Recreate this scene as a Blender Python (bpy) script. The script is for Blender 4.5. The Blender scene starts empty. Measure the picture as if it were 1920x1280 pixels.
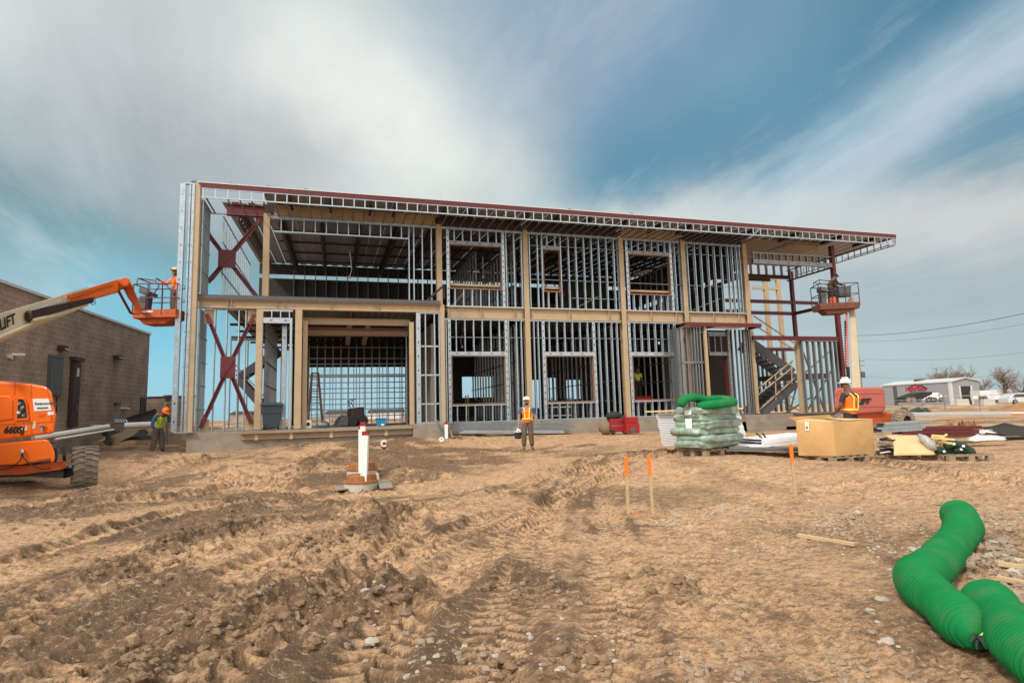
import bpy, bmesh, math, random
import numpy as np
from mathutils import Vector, Matrix
random.seed(7)
SC = bpy.context.scene
COL = SC.collection
PI = math.pi

# ------------------------------------------------------------------ camera
F, PITCH, ROLL, YAW = 1119.7, .118014, -.0273058, .28971
EYE = np.array([0., 0., 1.5])
_fw = np.array([math.sin(YAW)*math.cos(PITCH), math.cos(YAW)*math.cos(PITCH), math.sin(PITCH)])
_rt = np.array([math.cos(YAW), -math.sin(YAW), 0.])
_up = np.cross(_rt, _fw)
_r = math.cos(ROLL)*_rt + math.sin(ROLL)*_up
_u = -math.sin(ROLL)*_rt + math.cos(ROLL)*_up
cam_d = bpy.data.cameras.new('camera')
cam = bpy.data.objects.new('camera', cam_d)
COL.objects.link(cam)
cam_d.sensor_width = 36
cam_d.lens = F/1920*36
cam_d.clip_start = .05
cam_d.clip_end = 9000
cam.matrix_world = Matrix(((_r[0], _u[0], -_fw[0], EYE[0]), (_r[1], _u[1], -_fw[1], EYE[1]), (_r[2], _u[2], -_fw[2], EYE[2]), (0, 0, 0, 1)))
SC.camera = cam

# ------------------------------------------------------------------ exposure, sky and sun
SC.view_settings.view_transform = 'Standard'
SC.view_settings.look = 'None'
SC.view_settings.exposure = 0.0
SC.view_settings.gamma = 1
SUN_AZ, SUN_EL = math.radians(-126), math.radians(42)     # azimuth from +Y towards +X
sd = bpy.data.lights.new('sun', 'SUN')
sd.energy = 3.0
sd.angle = math.radians(9)
sd.color = (1, .95, .86)
sun = bpy.data.objects.new('sun', sd)
COL.objects.link(sun)
_sv = Vector((math.sin(SUN_AZ)*math.cos(SUN_EL), math.cos(SUN_AZ)*math.cos(SUN_EL), math.sin(SUN_EL)))
sun.rotation_euler = _sv.to_track_quat('Z', 'Y').to_euler()
sun.location = (-40, -20, 60)


def ray(px, py):
    return _fw + (px-960)/F*_r - (py-640)/F*_u


def atY(px, py, Y):
    d = ray(px, py)
    return EYE + d*(Y/d[1])


def atD(px, py, D):
    return EYE + ray(px, py)*D


def atZ(px, py, Z=0.):
    d = ray(px, py)
    return EYE + d*((Z-1.5)/d[2])


def fx(px, py, Y):
    return float(atY(px, py, Y)[0])


def srgb(r, g, b):
    f = lambda c: (c/255/12.92) if c/255 <= .04045 else ((c/255+.055)/1.055)**2.4
    return (f(r), f(g), f(b))


world = bpy.data.worlds.new('World')
SC.world = world
world.use_nodes = True


def make_sky():
    nt = world.node_tree
    nt.nodes.clear()
    N = lambda t, **k: nt.nodes.new(t)
    L = nt.links.new
    out = N('ShaderNodeOutputWorld')
    tc = N('ShaderNodeTexCoord')
    sky = N('ShaderNodeTexSky')
    sky.sky_type = 'NISHITA'
    sky.sun_disc = False
    sky.sun_elevation = SUN_EL
    sky.sun_rotation = SUN_AZ
    sky.air_density = 1.2
    sky.dust_density = 2.0

    def math_(op, a, b=None, clamp=False):
        m = N('ShaderNodeMath')
        m.operation = op
        m.use_clamp = clamp
        for i, v in enumerate((a, b)):
            if v is None:
                continue
            if isinstance(v, (int, float)):
                m.inputs[i].default_value = v
            else:
                L(v, m.inputs[i])
        return m.outputs[0]

    def vec(op, a, b):
        m = N('ShaderNodeVectorMath')
        m.operation = op
        for i, v in enumerate((a, b)):
            if isinstance(v, (tuple, list, np.ndarray)):
                m.inputs[i].default_value = tuple(float(c) for c in v)
            else:
                L(v, m.inputs[i])
        return m.outputs['Value'] if op == 'DOT_PRODUCT' else m.outputs[0]

    def noise(v, scale, det, rough=.55):
        n = N('ShaderNodeTexNoise')
        L(v, n.inputs['Vector'])
        n.inputs['Scale'].default_value = scale
        n.inputs['Detail'].default_value = det
        n.inputs['Roughness'].default_value = rough
        return n
    D = tc.outputs['Generated']
    # the cloud layer seen as a flat sheet high above: streaks run along one direction of it
    sep = N('ShaderNodeSeparateXYZ')
    L(D, sep.inputs[0])
    zc = math_('MAXIMUM', sep.outputs[2], .03)
    zc = math_('ADD', zc, .12)
    cx = math_('DIVIDE', sep.outputs[0], zc)
    cy = math_('DIVIDE', sep.outputs[1], zc)
    comb = N('ShaderNodeCombineXYZ')
    L(math_('MULTIPLY', math_('ADD', cx, math_('MULTIPLY', cy, .06)), 1.5), comb.inputs[0])
    L(math_('MULTIPLY', cy, .34), comb.inputs[1])
    streak = noise(comb.outputs[0], 1.5, 9, .62)
    streak.inputs['Distortion'].default_value = .35
    warp = noise(D, 2.2, 4, .5)
    wv = vec('SUBTRACT', warp.outputs['Color'], (.5, .5, .5))
    sv = vec('SUBTRACT', streak.outputs['Color'], (.5, .5, .5))
    m = N('ShaderNodeVectorMath'); m.operation = 'SCALE'; L(wv, m.inputs[0]); m.inputs['Scale'].default_value = .17
    m2 = N('ShaderNodeVectorMath'); m2.operation = 'SCALE'; L(sv, m2.inputs[0]); m2.inputs['Scale'].default_value = .06
    fwp = noise(D, 7.5, 6, .6)
    m3 = N('ShaderNodeVectorMath'); m3.operation = 'SCALE'; L(vec('SUBTRACT', fwp.outputs['Color'], (.5, .5, .5)), m3.inputs[0]); m3.inputs['Scale'].default_value = .075
    W = vec('ADD', vec('ADD', vec('ADD', D, m.outputs[0]), m2.outputs[0]), m3.outputs[0])

    bright = N('ShaderNodeMix'); bright.data_type = 'RGBA'; bright.blend_type = 'MULTIPLY'
    bright.inputs['Factor'].default_value = 1
    L(sky.outputs[0], bright.inputs['A'])
    bright.inputs['B'].default_value = (.1, .1, .1, 1)
    cur = bright.outputs['Result']

    def mix(cur, col, fac, gain=1.0):
        x = N('ShaderNodeMix'); x.data_type = 'RGBA'
        L(fac, x.inputs['Factor'])
        L(cur, x.inputs['A'])
        c = srgb(*col)
        x.inputs['B'].default_value = (c[0]*gain, c[1]*gain, c[2]*gain, 1)
        return x.outputs['Result']

    def blob(px, py, su, sv_, ang, col, amt, gain=1.0, soft=1.0):
        c = ray(px, py)
        c = c/np.linalg.norm(c)
        e = np.cross(c, (0, 0, 1.)); e /= np.linalg.norm(e)       # to the right
        n = np.cross(e, c)                                        # up the sky
        a = math.radians(ang)
        au = (math.cos(a)*e + math.sin(a)*n)/su
        av = (-math.sin(a)*e + math.cos(a)*n)/sv_
        du = math_('SUBTRACT', vec('DOT_PRODUCT', W, au), float(c @ au))
        dv = math_('SUBTRACT', vec('DOT_PRODUCT', W, av), float(c @ av))
        r2 = math_('ADD', math_('MULTIPLY', du, du), math_('MULTIPLY', dv, dv))
        # a cloud only on its own side of the sky
        g = math_('MULTIPLY', math_('POWER', 2.71828, math_('MULTIPLY', r2, -1.)), amt)
        side = math_('GREATER_THAN', vec('DOT_PRODUCT', D, c), .0)
        g = math_('MULTIPLY', g, side, True)
        return mix(BL[0], col, g, gain)
    # thin overall veil
    BL = [None]
    el = math_('MULTIPLY', math_('SUBTRACT', .55, sep.outputs[2]), 1.6, True)
    BL[0] = mix(cur, (124, 164, 180), math_('ADD', .74, math_('MULTIPLY', el, .2)))
    for b in SKY_BLOBS:
        BL[0] = blob(*b)
    # fibrous cirrus texture over everything
    st = math_('MULTIPLY', math_('SUBTRACT', streak.outputs['Fac'], .50), 4.2, True)
    dk = math_('MULTIPLY', math_('SUBTRACT', .47, streak.outputs['Fac']), 4.2, True)
    hi = math_('MULTIPLY', math_('SUBTRACT', sep.outputs[2], .04), 5., True)
    BL[0] = mix(BL[0], (206, 216, 222), math_('MULTIPLY', math_('MULTIPLY', st, hi), .60))
    BL[0] = mix(BL[0], (104, 148, 166), math_('MULTIPLY', math_('MULTIPLY', dk, hi), .20))
    puff = noise(D, 3.2, 9, .58)
    sh = N('ShaderNodeVectorMath'); sh.operation = 'SCALE'
    L(BL[0], sh.inputs[0]); L(math_('ADD', math_('MULTIPLY', puff.outputs['Fac'], .42), .83), sh.inputs['Scale'])
    BL[0] = sh.outputs[0]
    # unseen sky overhead and behind the photographer, brightened to add fill light
    back = vec('DOT_PRODUCT', D, (-.31, -.80, .52))
    bf = math_('MULTIPLY', math_('ADD', back, .16), 1.6, True)
    BL[0] = mix(BL[0], (250, 246, 238), math_('MULTIPLY', bf, .9), 1.75)
    bg = N('ShaderNodeBackground')
    bg.inputs['Strength'].default_value = 1.0
    L(BL[0], bg.inputs[0])
    L(bg.outputs[0], out.inputs[0])


#            px    py    along  across  tilt  colour          amount gain
SKY_BLOBS = [
    (1330,  250, .50, .15,  26, (84, 138, 164), .95),
    (1800,   10, .45, .13,  22, (72, 128, 156), .95),
    (1930,  300, .34, .07,  26, (92, 144, 170), .85),
    
    (1110,   80, .24, .26,  70, (152, 174, 196), .85),
    (1620,  270, .75, .050, 28, (178, 198, 212), .95),
    (1330,   60, .50, .045, 35, (112, 152, 182), .7),
    (  40,  110, .24, .24,  60, (238, 242, 238), 1.0),
    (  60,  290, .20, .12,   0, (204, 218, 214), .9),
    ( 240,   60, .20, .12,  40, (226, 232, 228), .8),
    ( 400,  200, .22, .20,  75, (160, 165, 174), .95),
    ( 520,   60, .10, .20,  20, (172, 180, 186), .6),
    ( 680,  200, .34, .15, 120, (222, 228, 224), .95),
    ( 720,  280, .22, .11, -10, (238, 240, 235), .95),
    ( 880,  350, .24, .070,-20, (224, 230, 224), .95),
    ( 100,  400, .34, .10, -14, (104, 144, 156), .95),
    ( 340,  370, .24, .09, -20, (164, 175, 180), .75),
    ( 140,  480, .34, .06,  -8, (122, 158, 168), .85),
    (1200,  310, .24, .070, 22, (92, 146, 172), .85),
    (1480,  330, .30, .035, 26, (120, 166, 188), .6),
    (1640,  300, .60, .030, 28, (180, 198, 212), .8),
    ( 560,  330, .16, .06, -10, (176, 182, 186), .7),
    ( 120,  530, .24, .05,   0, (150, 184, 192), .7),
    ( 290,  690, .13, .12,   0, (100, 190, 218), 1.0),
    (1180,  420, .42, .045, -7, (212, 220, 217), .95),
    (1820,  425, .34, .055,  4, (222, 219, 213), .95),
    (1780,  560, .40, .10,   0, (172, 188, 193), .95),
    (1700,  690, .50, .08,   0, (186, 200, 200), .9),
    ( 680,  740, .60, .09,   0, (176, 214, 226), .8),
]
make_sky()


# ------------------------------------------------------------------ helpers: materials
def mat(name, col, rough=.6, metal=0., var=.12, scale=6., bump=0., bscale=40., dirt=None, dirt_amt=.0, spec=.4, coat=0.):
    m = bpy.data.materials.new(name)
    m.use_nodes = True
    nt = m.node_tree
    b = nt.nodes['Principled BSDF']
    b.inputs['Roughness'].default_value = rough
    b.inputs['Metallic'].default_value = metal
    b.inputs['Specular IOR Level'].default_value = spec
    if coat:
        b.inputs['Coat Weight'].default_value = coat
    tc = nt.nodes.new('ShaderNodeTexCoord')
    n = nt.nodes.new('ShaderNodeTexNoise')
    n.inputs['Scale'].default_value = scale
    n.inputs['Detail'].default_value = 5
    nt.links.new(tc.outputs['Object'], n.inputs['Vector'])
    mx = nt.nodes.new('ShaderNodeMix'); mx.data_type = 'RGBA'
    lo = tuple(max(0, c*(1-var*1.6)) for c in col)
    hi = tuple(min(1, c*(1+var*1.2)) for c in col)
    mx.inputs['A'].default_value = (*lo, 1)
    mx.inputs['B'].default_value = (*hi, 1)
    nt.links.new(n.outputs['Fac'], mx.inputs['Factor'])
    res = mx.outputs['Result']
    if dirt is not None:
        n2 = nt.nodes.new('ShaderNodeTexNoise')
        n2.inputs['Scale'].default_value = scale*.6+1.3
        n2.inputs['Detail'].default_value = 8
        n2.inputs['Roughness'].default_value = .65
        nt.links.new(tc.outputs['Object'], n2.inputs['Vector'])
        mr = nt.nodes.new('ShaderNodeMapRange')
        mr.inputs['From Min'].default_value = .48
        mr.inputs['From Max'].default_value = .68
        mr.inputs['To Max'].default_value = dirt_amt
        nt.links.new(n2.outputs['Fac'], mr.inputs['Value'])
        m2 = nt.nodes.new('ShaderNodeMix'); m2.data_type = 'RGBA'
        nt.links.new(mr.outputs[0], m2.inputs['Factor'])
        nt.links.new(res, m2.inputs['A'])
        m2.inputs['B'].default_value = (*dirt, 1)
        res = m2.outputs['Result']
    nt.links.new(res, b.inputs['Base Color'])
    if bump:
        n3 = nt.nodes.new('ShaderNodeTexNoise')
        n3.inputs['Scale'].default_value = bscale
        n3.inputs['Detail'].default_value = 4
        nt.links.new(tc.outputs['Object'], n3.inputs['Vector'])
        bp = nt.nodes.new('ShaderNodeBump')
        bp.inputs['Strength'].default_value = bump
        bp.inputs['Distance'].default_value = .02
        nt.links.new(n3.outputs['Fac'], bp.inputs['Height'])
        nt.links.new(bp.outputs[0], b.inputs['Normal'])
    return m


SOIL = (.30, .20, .12)
M = dict(
    tan=mat('tan_primer_steel', (.43, .32, .20), .55, 0, .08, 3, .05, 30, (.30, .20, .11), .35),
    galv=mat('galvanized_steel', (.41, .475, .525), .36, .75, .22, 9, .03, 60),
    galv_dark=mat('darkened_galvanized_steel', (.23, .24, .25), .45, .6, .2, 7),  # darker copy of the steel; shade on indoor framing is put into its colour
    maroon=mat('maroon_primer_steel', (.115, .016, .019), .5, 0, .15, 4, .04, 30),
    joist=mat('dark_primer_steel', (.045, .022, .02), .6, 0, .2, 4),
    deck=mat('roof_deck_steel', (.31, .28, .26), .6, .2, .12, 2),
    concrete=mat('concrete', (.275, .235, .19), .85, 0, .18, 2.2, .3, 25, (.20, .14, .09), .6),
    pale_concrete=mat('pale_concrete', (.5, .46, .40), .85, 0, .14, 3, .3, 30, SOIL, .4),
    block=mat('block_wall', (.22, .18, .145), .9, 0, .15, 3, .3, 30),
    buck=mat('red_wood_buck', (.24, .135, .088), .7, 0, .18, 6),
    lumber=mat('sawn_lumber', (.50, .36, .20), .7, 0, .16, 5, .1, 50, SOIL, .3),
    old_lumber=mat('weathered_lumber', (.30, .225, .155), .75, 0, .2, 6, .15, 50, SOIL, .4),
    yellow_lumber=mat('fresh_yellow_lumber', (.68, .52, .22), .7, 0, .12, 5),
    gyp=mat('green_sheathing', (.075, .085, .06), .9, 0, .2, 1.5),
    dark=mat('shade_toned_sheathing', (.05, .042, .038), .9, 0, .25, 1.5),  # interior shade put into the colour of the inner walls
    grey_steel=mat('dark_grey_steel', (.095, .095, .10), .5, .2, .15, 4),
    orange=mat('orange_machine_paint', (.83, .145, .012), .38, 0, .05, 2, .02, 20, (.45, .16, .05), .25, coat=.2),
    dull_orange=mat('rusty_orange_machine_paint', (.52, .10, .025), .5, 0, .15, 4, .02, 20, (.2, .07, .03), .5),
    faded_red=mat('faded_red_machine_paint', (.44, .115, .095), .5, 0, .10, 3, .02, 20, (.25, .09, .06), .4),
    rusted=mat('weathered_brown_red_paint', (.155, .048, .026), .5, 0, .15, 4, .02, 20, (.15, .06, .03), .4),
    mast=mat('weathered_cream_paint', (.42, .345, .23), .5, 0, .08, 2, .02, 20, (.33, .25, .15), .4),
    cream=mat('cream_machine_paint', (.66, .57, .40), .45, 0, .07, 2, .02, 20, (.40, .31, .18), .3),
    black=mat('black_rubber', (.022, .021, .02), .7, 0, .25, 8),
    tyre=mat('dusty_tyre_rubber', (.20, .165, .13), .85, 0, .2, 9, .2, 60, (.40, .30, .20), .8),
    white=mat('white_plastic', (.78, .78, .76), .45, 0, .05, 4, 0, 30, (.5, .42, .32), .25),
    decal=mat('white_decal', (.75, .76, .78), .4, 0, .03, 4),
    ink=mat('black_lettering', (.02, .02, .025), .5, 0, .1, 4),
    redpaint=mat('red_paint', (.29, .011, .015), .4, 0, .1, 5),
    hotorange=mat('fluorescent_orange_paint', (.95, .20, .015), .6, 0, .08, 6),
    rust=mat('rusty_cast_iron', (.34, .135, .045), .8, 0, .25, 9, .3, 50, (.17, .06, .025), .6),
    blue=mat('blue_plastic', (.02, .22, .44), .4, 0, .08, 5),
    bin=mat('dark_teal_plastic', (.035, .06, .072), .5, 0, .12, 5),
    card=mat('cardboard', (.52, .315, .13), .8, 0, .08, 3, .06, 12, (.38, .22, .09), .35),
    card_in=mat('pale_cardboard', (.60, .42, .22), .8, 0, .08, 4),
    wrap=mat('green_wrapped_plastic', (.20, .29, .225), .28, 0, .25, 7, .6, 9, (.50, .57, .52), .7, spec=.7),
    foam=mat('white_foam_board', (.80, .79, .82), .6, 0, .05, 5),
    bagplastic=mat('grey_plastic_bag', (.36, .35, .34), .3, 0, .2, 8, .6, 14),
    plastic=mat('clear_white_plastic', (.66, .65, .64), .25, 0, .1, 8, .5, 14),
    darkgreen=mat('dark_green_mesh', (.018, .05, .03), .7, 0, .2, 8, .4, 90),
    skin=mat('skin', (.38, .19, .125), .6, 0, .1, 12),
    dark_skin=mat('brown_skin', (.16, .075, .045), .6, 0, .1, 12),
    hivis=mat('orange_hi_vis_cloth', (.95, .17, .02), .75, 0, .1, 12, .2, 30),
    lime=mat('lime_hi_vis_cloth', (.48, .66, .07), .75, 0, .12, 12, .2, 30),
    reflect=mat('reflective_tape', (.62, .64, .52), .4, .2, .1, 10),
    yreflect=mat('yellow_tape', (.75, .72, .12), .5, 0, .08, 10),
    bluecloth=mat('blue_cloth', (.03, .11, .26), .85, 0, .2, 14, .2, 30),
    browncloth=mat('brown_work_cloth', (.115, .08, .055), .9, 0, .2, 14, .25, 30, SOIL, .3),
    greycloth=mat('grey_work_cloth', (.13, .105, .11), .9, 0, .2, 14, .25, 30, (.24, .18, .15), .4),
    darkcloth=mat('dark_cloth', (.03, .028, .028), .9, 0, .2, 14, .2, 30),
    olivecloth=mat('faded_tan_cloth', (.20, .15, .10), .9, 0, .2, 14, .2, 30),
    boot=mat('work_boot_leather', (.07, .045, .03), .8, 0, .2, 14, 0, 30, SOIL, .25),
    silt=mat('black_fabric', (.03, .026, .022), .8, 0, .3, 3),
    rock=mat('grey_tan_rock', (.30, .22, .155), .85, 0, .2, 5, .5, 30),
    pale_rock=mat('pale_rock', (.40, .35, .29), .85, 0, .15, 6, .4, 30),
    mud=mat('damp_mud', (.20, .125, .072), .75, 0, .25, 7, .5, 30, (.27, .18, .11), .5),
    bark=mat('bare_branch_bark', (.20, .145, .11), .9, 0, .2, 3),
    grey_clad=mat('grey_metal_cladding', (.28, .28, .30), .5, .1, .06, .3),
    trim=mat('pale_metal_trim', (.55, .55, .55), .5, .1, .05, 1),
    sand=mat('red_brown_dirt', (.30, .155, .07), .9, 0, .2, 1.2, .5, 8),
    glass=mat('dark_glass', (.03, .035, .04), .08, 0, .1, 3, spec=.8),
    silver=mat('silver_car_paint', (.62, .64, .66), .3, .3, .04, 2, coat=.4),
    wire=mat('dark_cable', (.05, .05, .05), .6, 0, .1, 3),
)


# ------------------------------------------------------------------ helpers: meshes
class MB:
    """Collects faces for ONE mesh object. off is subtracted, so that a part can be given in world coordinates."""
    def __init__(self, off=(0, 0, 0)):
        self.v, self.f, self.off = [], [], np.array(off, float)

    def add(self, vs, fs):
        n = len(self.v)
        self.v += [np.array(p, float)-self.off for p in vs]
        self.f += [tuple(i+n for i in f) for f in fs]
        return self

    def hexa(self, p):
        return self.add(p, [(0, 3, 2, 1), (4, 5, 6, 7), (0, 1, 5, 4), (1, 2, 6, 5), (2, 3, 7, 6), (3, 0, 4, 7)])

    def bx(self, x0, x1, y0, y1, z0, z1):
        return self.hexa([(x0, y0, z0), (x1, y0, z0), (x1, y1, z0), (x0, y1, z0), (x0, y0, z1), (x1, y0, z1), (x1, y1, z1), (x0, y1, z1)])

    def bar(self, p, q, w, h=None, up=(0, 0, 1)):
        h = w if h is None else h
        p, q = Vector(p), Vector(q)
        d = (q-p).normalized()
        u = Vector(up)
        if abs(d.dot(u)) > .98:
            u = Vector((0, 1, 0))
        s = d.cross(u).normalized()*(w/2)
        t = s.cross(d).normalized()*(h/2)
        return self.hexa([p-s-t, p+s-t, p+s+t, p-s+t, q-s-t, q+s-t, q+s+t, q-s+t])

    def tube(self, pts, r, seg=8, caps=True):
        pts = [Vector(p) for p in pts]
        rs = r if isinstance(r, (list, tuple, np.ndarray)) else [r]*len(pts)
        vs, fs = [], []
        prev = None
        for i, p in enumerate(pts):
            a = pts[max(0, i-1)]
            b = pts[min(len(pts)-1, i+1)]
            d = (b-a).normalized()
            if prev is None:
                u = Vector((0, 0, 1)) if abs(d.z) < .9 else Vector((1, 0, 0))
                s = d.cross(u).normalized()
            else:
                s = (prev-d*prev.dot(d)).normalized()
            prev = s
            t = s.cross(d)
            for k in range(seg):
                an = 2*PI*k/seg
                vs.append(p+(s*math.cos(an)+t*math.sin(an))*rs[i])
        for i in range(len(pts)-1):
            for k in range(seg):
                a, b = i*seg+k, i*seg+(k+1) % seg
                fs.append((a, b, b+seg, a+seg))
        if caps:
            fs.append(tuple(range(seg))[::-1])
            fs.append(tuple((len(pts)-1)*seg+k for k in range(seg)))
        return self.add(vs, fs)

    def lathe(self, prof, c=(0, 0, 0), seg=24, ax=(0, 0, 1), capped=True):
        ax = Vector(ax).normalized()
        u = Vector((1, 0, 0)) if abs(ax.x) < .9 else Vector((0, 1, 0))
        s = ax.cross(u).normalized()
        t = ax.cross(s)
        c = Vector(c)
        vs, fs = [], []
        for (r, h) in prof:
            for k in range(seg):
                a = 2*PI*k/seg
                vs.append(c+ax*h+(s*math.cos(a)+t*math.sin(a))*r)
        for i in range(len(prof)-1):
            for k in range(seg):
                a, b = i*seg+k, i*seg+(k+1) % seg
                fs.append((a, b, b+seg, a+seg))
        if capped:
            fs.append(tuple(range(seg))[::-1])
            fs.append(tuple((len(prof)-1)*seg+k for k in range(seg)))
        return self.add(vs, fs)

    def prism(self, pts, ext):
        n = len(pts)
        e = np.array(ext, float)
        pts = [np.array(p, float) for p in pts]
        vs = pts+[p+e for p in pts]
        fs = [tuple(range(n))[::-1], tuple(range(n, 2*n))]+[(i, (i+1) % n, n+(i+1) % n, n+i) for i in range(n)]
        return self.add(vs, fs)

    def grid(self, P):
        """P: rows of points"""
        h, w = len(P), len(P[0])
        vs = [p for row in P for p in row]
        fs = [(i*w+j, i*w+j+1, (i+1)*w+j+1, (i+1)*w+j) for i in range(h-1) for j in range(w-1)]
        return self.add(vs, fs)

    def blob(self, c, r, rnd, seg=7, rings=5, amp=.25, squash=(1, 1, 1)):
        vs, fs = [], []
        c = np.array(c, float)
        for i in range(rings+1):
            th = PI*i/rings
            for k in range(seg):
                ph = 2*PI*k/seg
                q = np.array((math.sin(th)*math.cos(ph), math.sin(th)*math.sin(ph), math.cos(th)))
                rr = r*(1+rnd.uniform(-amp, amp))
                vs.append(c+q*rr*np.array(squash))
        for i in range(rings):
            for k in range(seg):
                a, b = i*seg+k, i*seg+(k+1) % seg
                fs.append((a, a+seg, b+seg, b))
        return self.add(vs, fs)

    def build(self, name, m, parent=None, smooth=False, bevel=0., label=None, solid=0., sub=0, fix=True):
        me = bpy.data.meshes.new(name)
        me.from_pydata([tuple(p) for p in self.v], [], self.f)
        if fix and len(self.f) < 60000:
            b = bmesh.new()
            b.from_mesh(me)
            bmesh.ops.recalc_face_normals(b, faces=b.faces)
            b.to_mesh(me)
            b.free()
        if smooth:
            me.shade_smooth()
        me.materials.append(M[m] if isinstance(m, str) else m)
        o = bpy.data.objects.new(name, me)
        COL.objects.link(o)
        if parent is not None:
            o.parent = parent
        if solid:
            s = o.modifiers.new('solid', 'SOLIDIFY')
            s.thickness = solid
        if bevel:
            b = o.modifiers.new('bevel', 'BEVEL')
            b.width = bevel
            b.segments = 2
            b.limit_method = 'ANGLE'
        if sub:
            b = o.modifiers.new('sub', 'SUBSURF')
            b.levels = b.render_levels = sub
        if label:
            o['label'] = label
        return o


def tag(o, label, cat, group=None):
    o['label'] = label
    o['category'] = cat
    if group:
        o['group'] = group
    return o


def thing(name, label, cat, loc=(0, 0, 0), rz=0., group=None):
    o = bpy.data.objects.new(name, None)
    COL.objects.link(o)
    o.empty_display_size = .2
    o.location = tuple(float(c) for c in loc)
    o.rotation_euler = (0, 0, rz)
    return tag(o, label, cat, group)


def kind(o, k):
    o['kind'] = k
    return o


def text(name, s, m, parent, origin, right, up, size, extrude=.002, shear=0., bold=0., align='LEFT', fit=None):
    """Lettering as a solid: origin is the text's baseline start, right and up span its plane."""
    c = bpy.data.curves.new(name, 'FONT')
    c.body = s
    c.size = size
    c.extrude = extrude
    c.shear = shear
    c.offset = bold
    c.align_x = align
    c.materials.append(M[m] if isinstance(m, str) else m)
    t_ = bpy.data.objects.new(name, c)
    me = bpy.data.meshes.new_from_object(t_)
    bpy.data.objects.remove(t_)
    o = bpy.data.objects.new(name, me)
    COL.objects.link(o)
    R, U = Vector(right).normalized(), Vector(up)
    U = (U-R*U.dot(R)).normalized()
    Nn = R.cross(U)
    o.matrix_world = Matrix(((R.x, U.x, Nn.x, origin[0]), (R.y, U.y, Nn.y, origin[1]), (R.z, U.z, Nn.z, origin[2]), (0, 0, 0, 1)))
    if parent is not None:
        o.parent = parent
        bl = parent.matrix_basis if parent.parent is None else parent.parent.matrix_basis @ parent.matrix_basis
        o.matrix_parent_inverse = bl.inverted()
    return o


# ------------------------------------------------------------------ the ground
def _hash(ix, iy, seed):
    h = (ix.astype(np.int64)*374761393 + iy.astype(np.int64)*668265263 + seed*362437) & 0xffffffff
    h = ((h ^ (h >> 13))*1274126177) & 0xffffffff
    h = (h ^ (h >> 16)) & 0xffffffff
    return h.astype(np.float64)/4294967295.


def vnoise(x, y, seed=0):
    xi, yi = np.floor(x), np.floor(y)
    fx_, fy_ = x-xi, y-yi
    ux, uy = fx_*fx_*(3-2*fx_), fy_*fy_*(3-2*fy_)
    a, b = _hash(xi, yi, seed), _hash(xi+1, yi, seed)
    c, d = _hash(xi, yi+1, seed), _hash(xi+1, yi+1, seed)
    return (a*(1-ux)+b*ux)*(1-uy)+(c*(1-ux)+d*ux)*uy


def fbm(x, y, seed=0, octv=4, gain=.5):
    s, a, t = 0, 1., 0
    for i in range(octv):
        s = s+a*vnoise(x*2**i+i*17.3, y*2**i-i*9.1, seed+i)
        t += a
        a *= gain
    return s/t


def clods(x, y, seed=0):
    """Rounded lumps, one in each cell: 0 in the gaps to 1 on top."""
    xi, yi = np.floor(x), np.floor(y)
    best = np.zeros_like(x)
    for dx in (-1, 0, 1):
        for dy in (-1, 0, 1):
            cx, cy = xi+dx, yi+dy
            px = cx+.15+.7*_hash(cx, cy, seed)
            py = cy+.15+.7*_hash(cx, cy, seed+1)
            rr = .35+.4*_hash(cx, cy, seed+2)
            hh = .35+.65*_hash(cx, cy, seed+3)
            sk = (_hash(cx, cy, seed+4)-.5)*1.2
            ex, ey = x-px, y-py
            d2 = (ex*ex+ey*ey+sk*ex*ey)/(rr*rr)
            best = np.maximum(best, hh*np.sqrt(np.clip(1-d2, 0, 1)))
    return best


_ctl = [(960, 1280, 3.3), (200, 1280, 3.4), (1800, 1280, 3.3), (157, 917, 14), (20, 905, 13.5), (990, 846, 20.3), (700, 916, 13.), (1195, 965, 8.5), (1490, 930, 9.6),
        (1330, 853, 13.5), (1580, 863, 13), (1840, 859, 13.6), (290, 851, 21.7), (370, 850, 21.7), (800, 817, 24.3), (1000, 813, 25.5), (1155, 813, 24.3), (1450, 830, 21.5),
        (1690, 807, 25), (1900, 782, 40), (1900, 762, 75), (130, 804, 31), (230, 801, 30), (200, 850, 18), (560, 1000, 6.8), (1850, 1000, 6.5), (1300, 1100, 4.9), (600, 830, 22.5), (800, 870, 16.5)]
_cp = np.array([atD(*c) for c in _ctl])
_far = np.array([(x, y, z) for x, y, z in ((-60, 30, 1.3), (-30, 34, 1.3), (-60, 80, 1.3), (0, 45, 1.0), (20, 60, .8), (60, 90, .7), (120, 120, .7), (0, 120, .9), (90, 30, .5), (60, 20, .4), (-40, 0, .3), (-10, -10, 0), (10, -10, 0), (40, 0, .1), (0, -2, 0.), (8, 4, .02), (-6, 5, .05))])
_cp = np.vstack([_cp, _far])


def base_z(x, y):
    x, y = np.asarray(x, float), np.asarray(y, float)
    num, den = np.zeros_like(x), np.zeros_like(x)
    for a, b, c in _cp:
        w = 1/((x-a)**2+(y-b)**2+.6)**1.6
        num += w*c
        den += w
    return num/den


def path(px, z=0.):
    """Waypoints on the ground, rounded into a smooth curve."""
    P = [atZ(a, b, z)[:2] for a, b in px]
    out = []
    for i in range(len(P)-1):
        p0, p1, p2, p3 = P[max(i-1, 0)], P[i], P[i+1], P[min(i+2, len(P)-1)]
        n = 10
        for k in range(n):
            t = k/n
            out.append(.5*((2*p1)+(-p0+p2)*t+(2*p0-5*p1+4*p2-p3)*t*t+(-p0+3*p1-3*p2+p3)*t**3))
    out.append(P[-1])
    return np.array(out)


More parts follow.
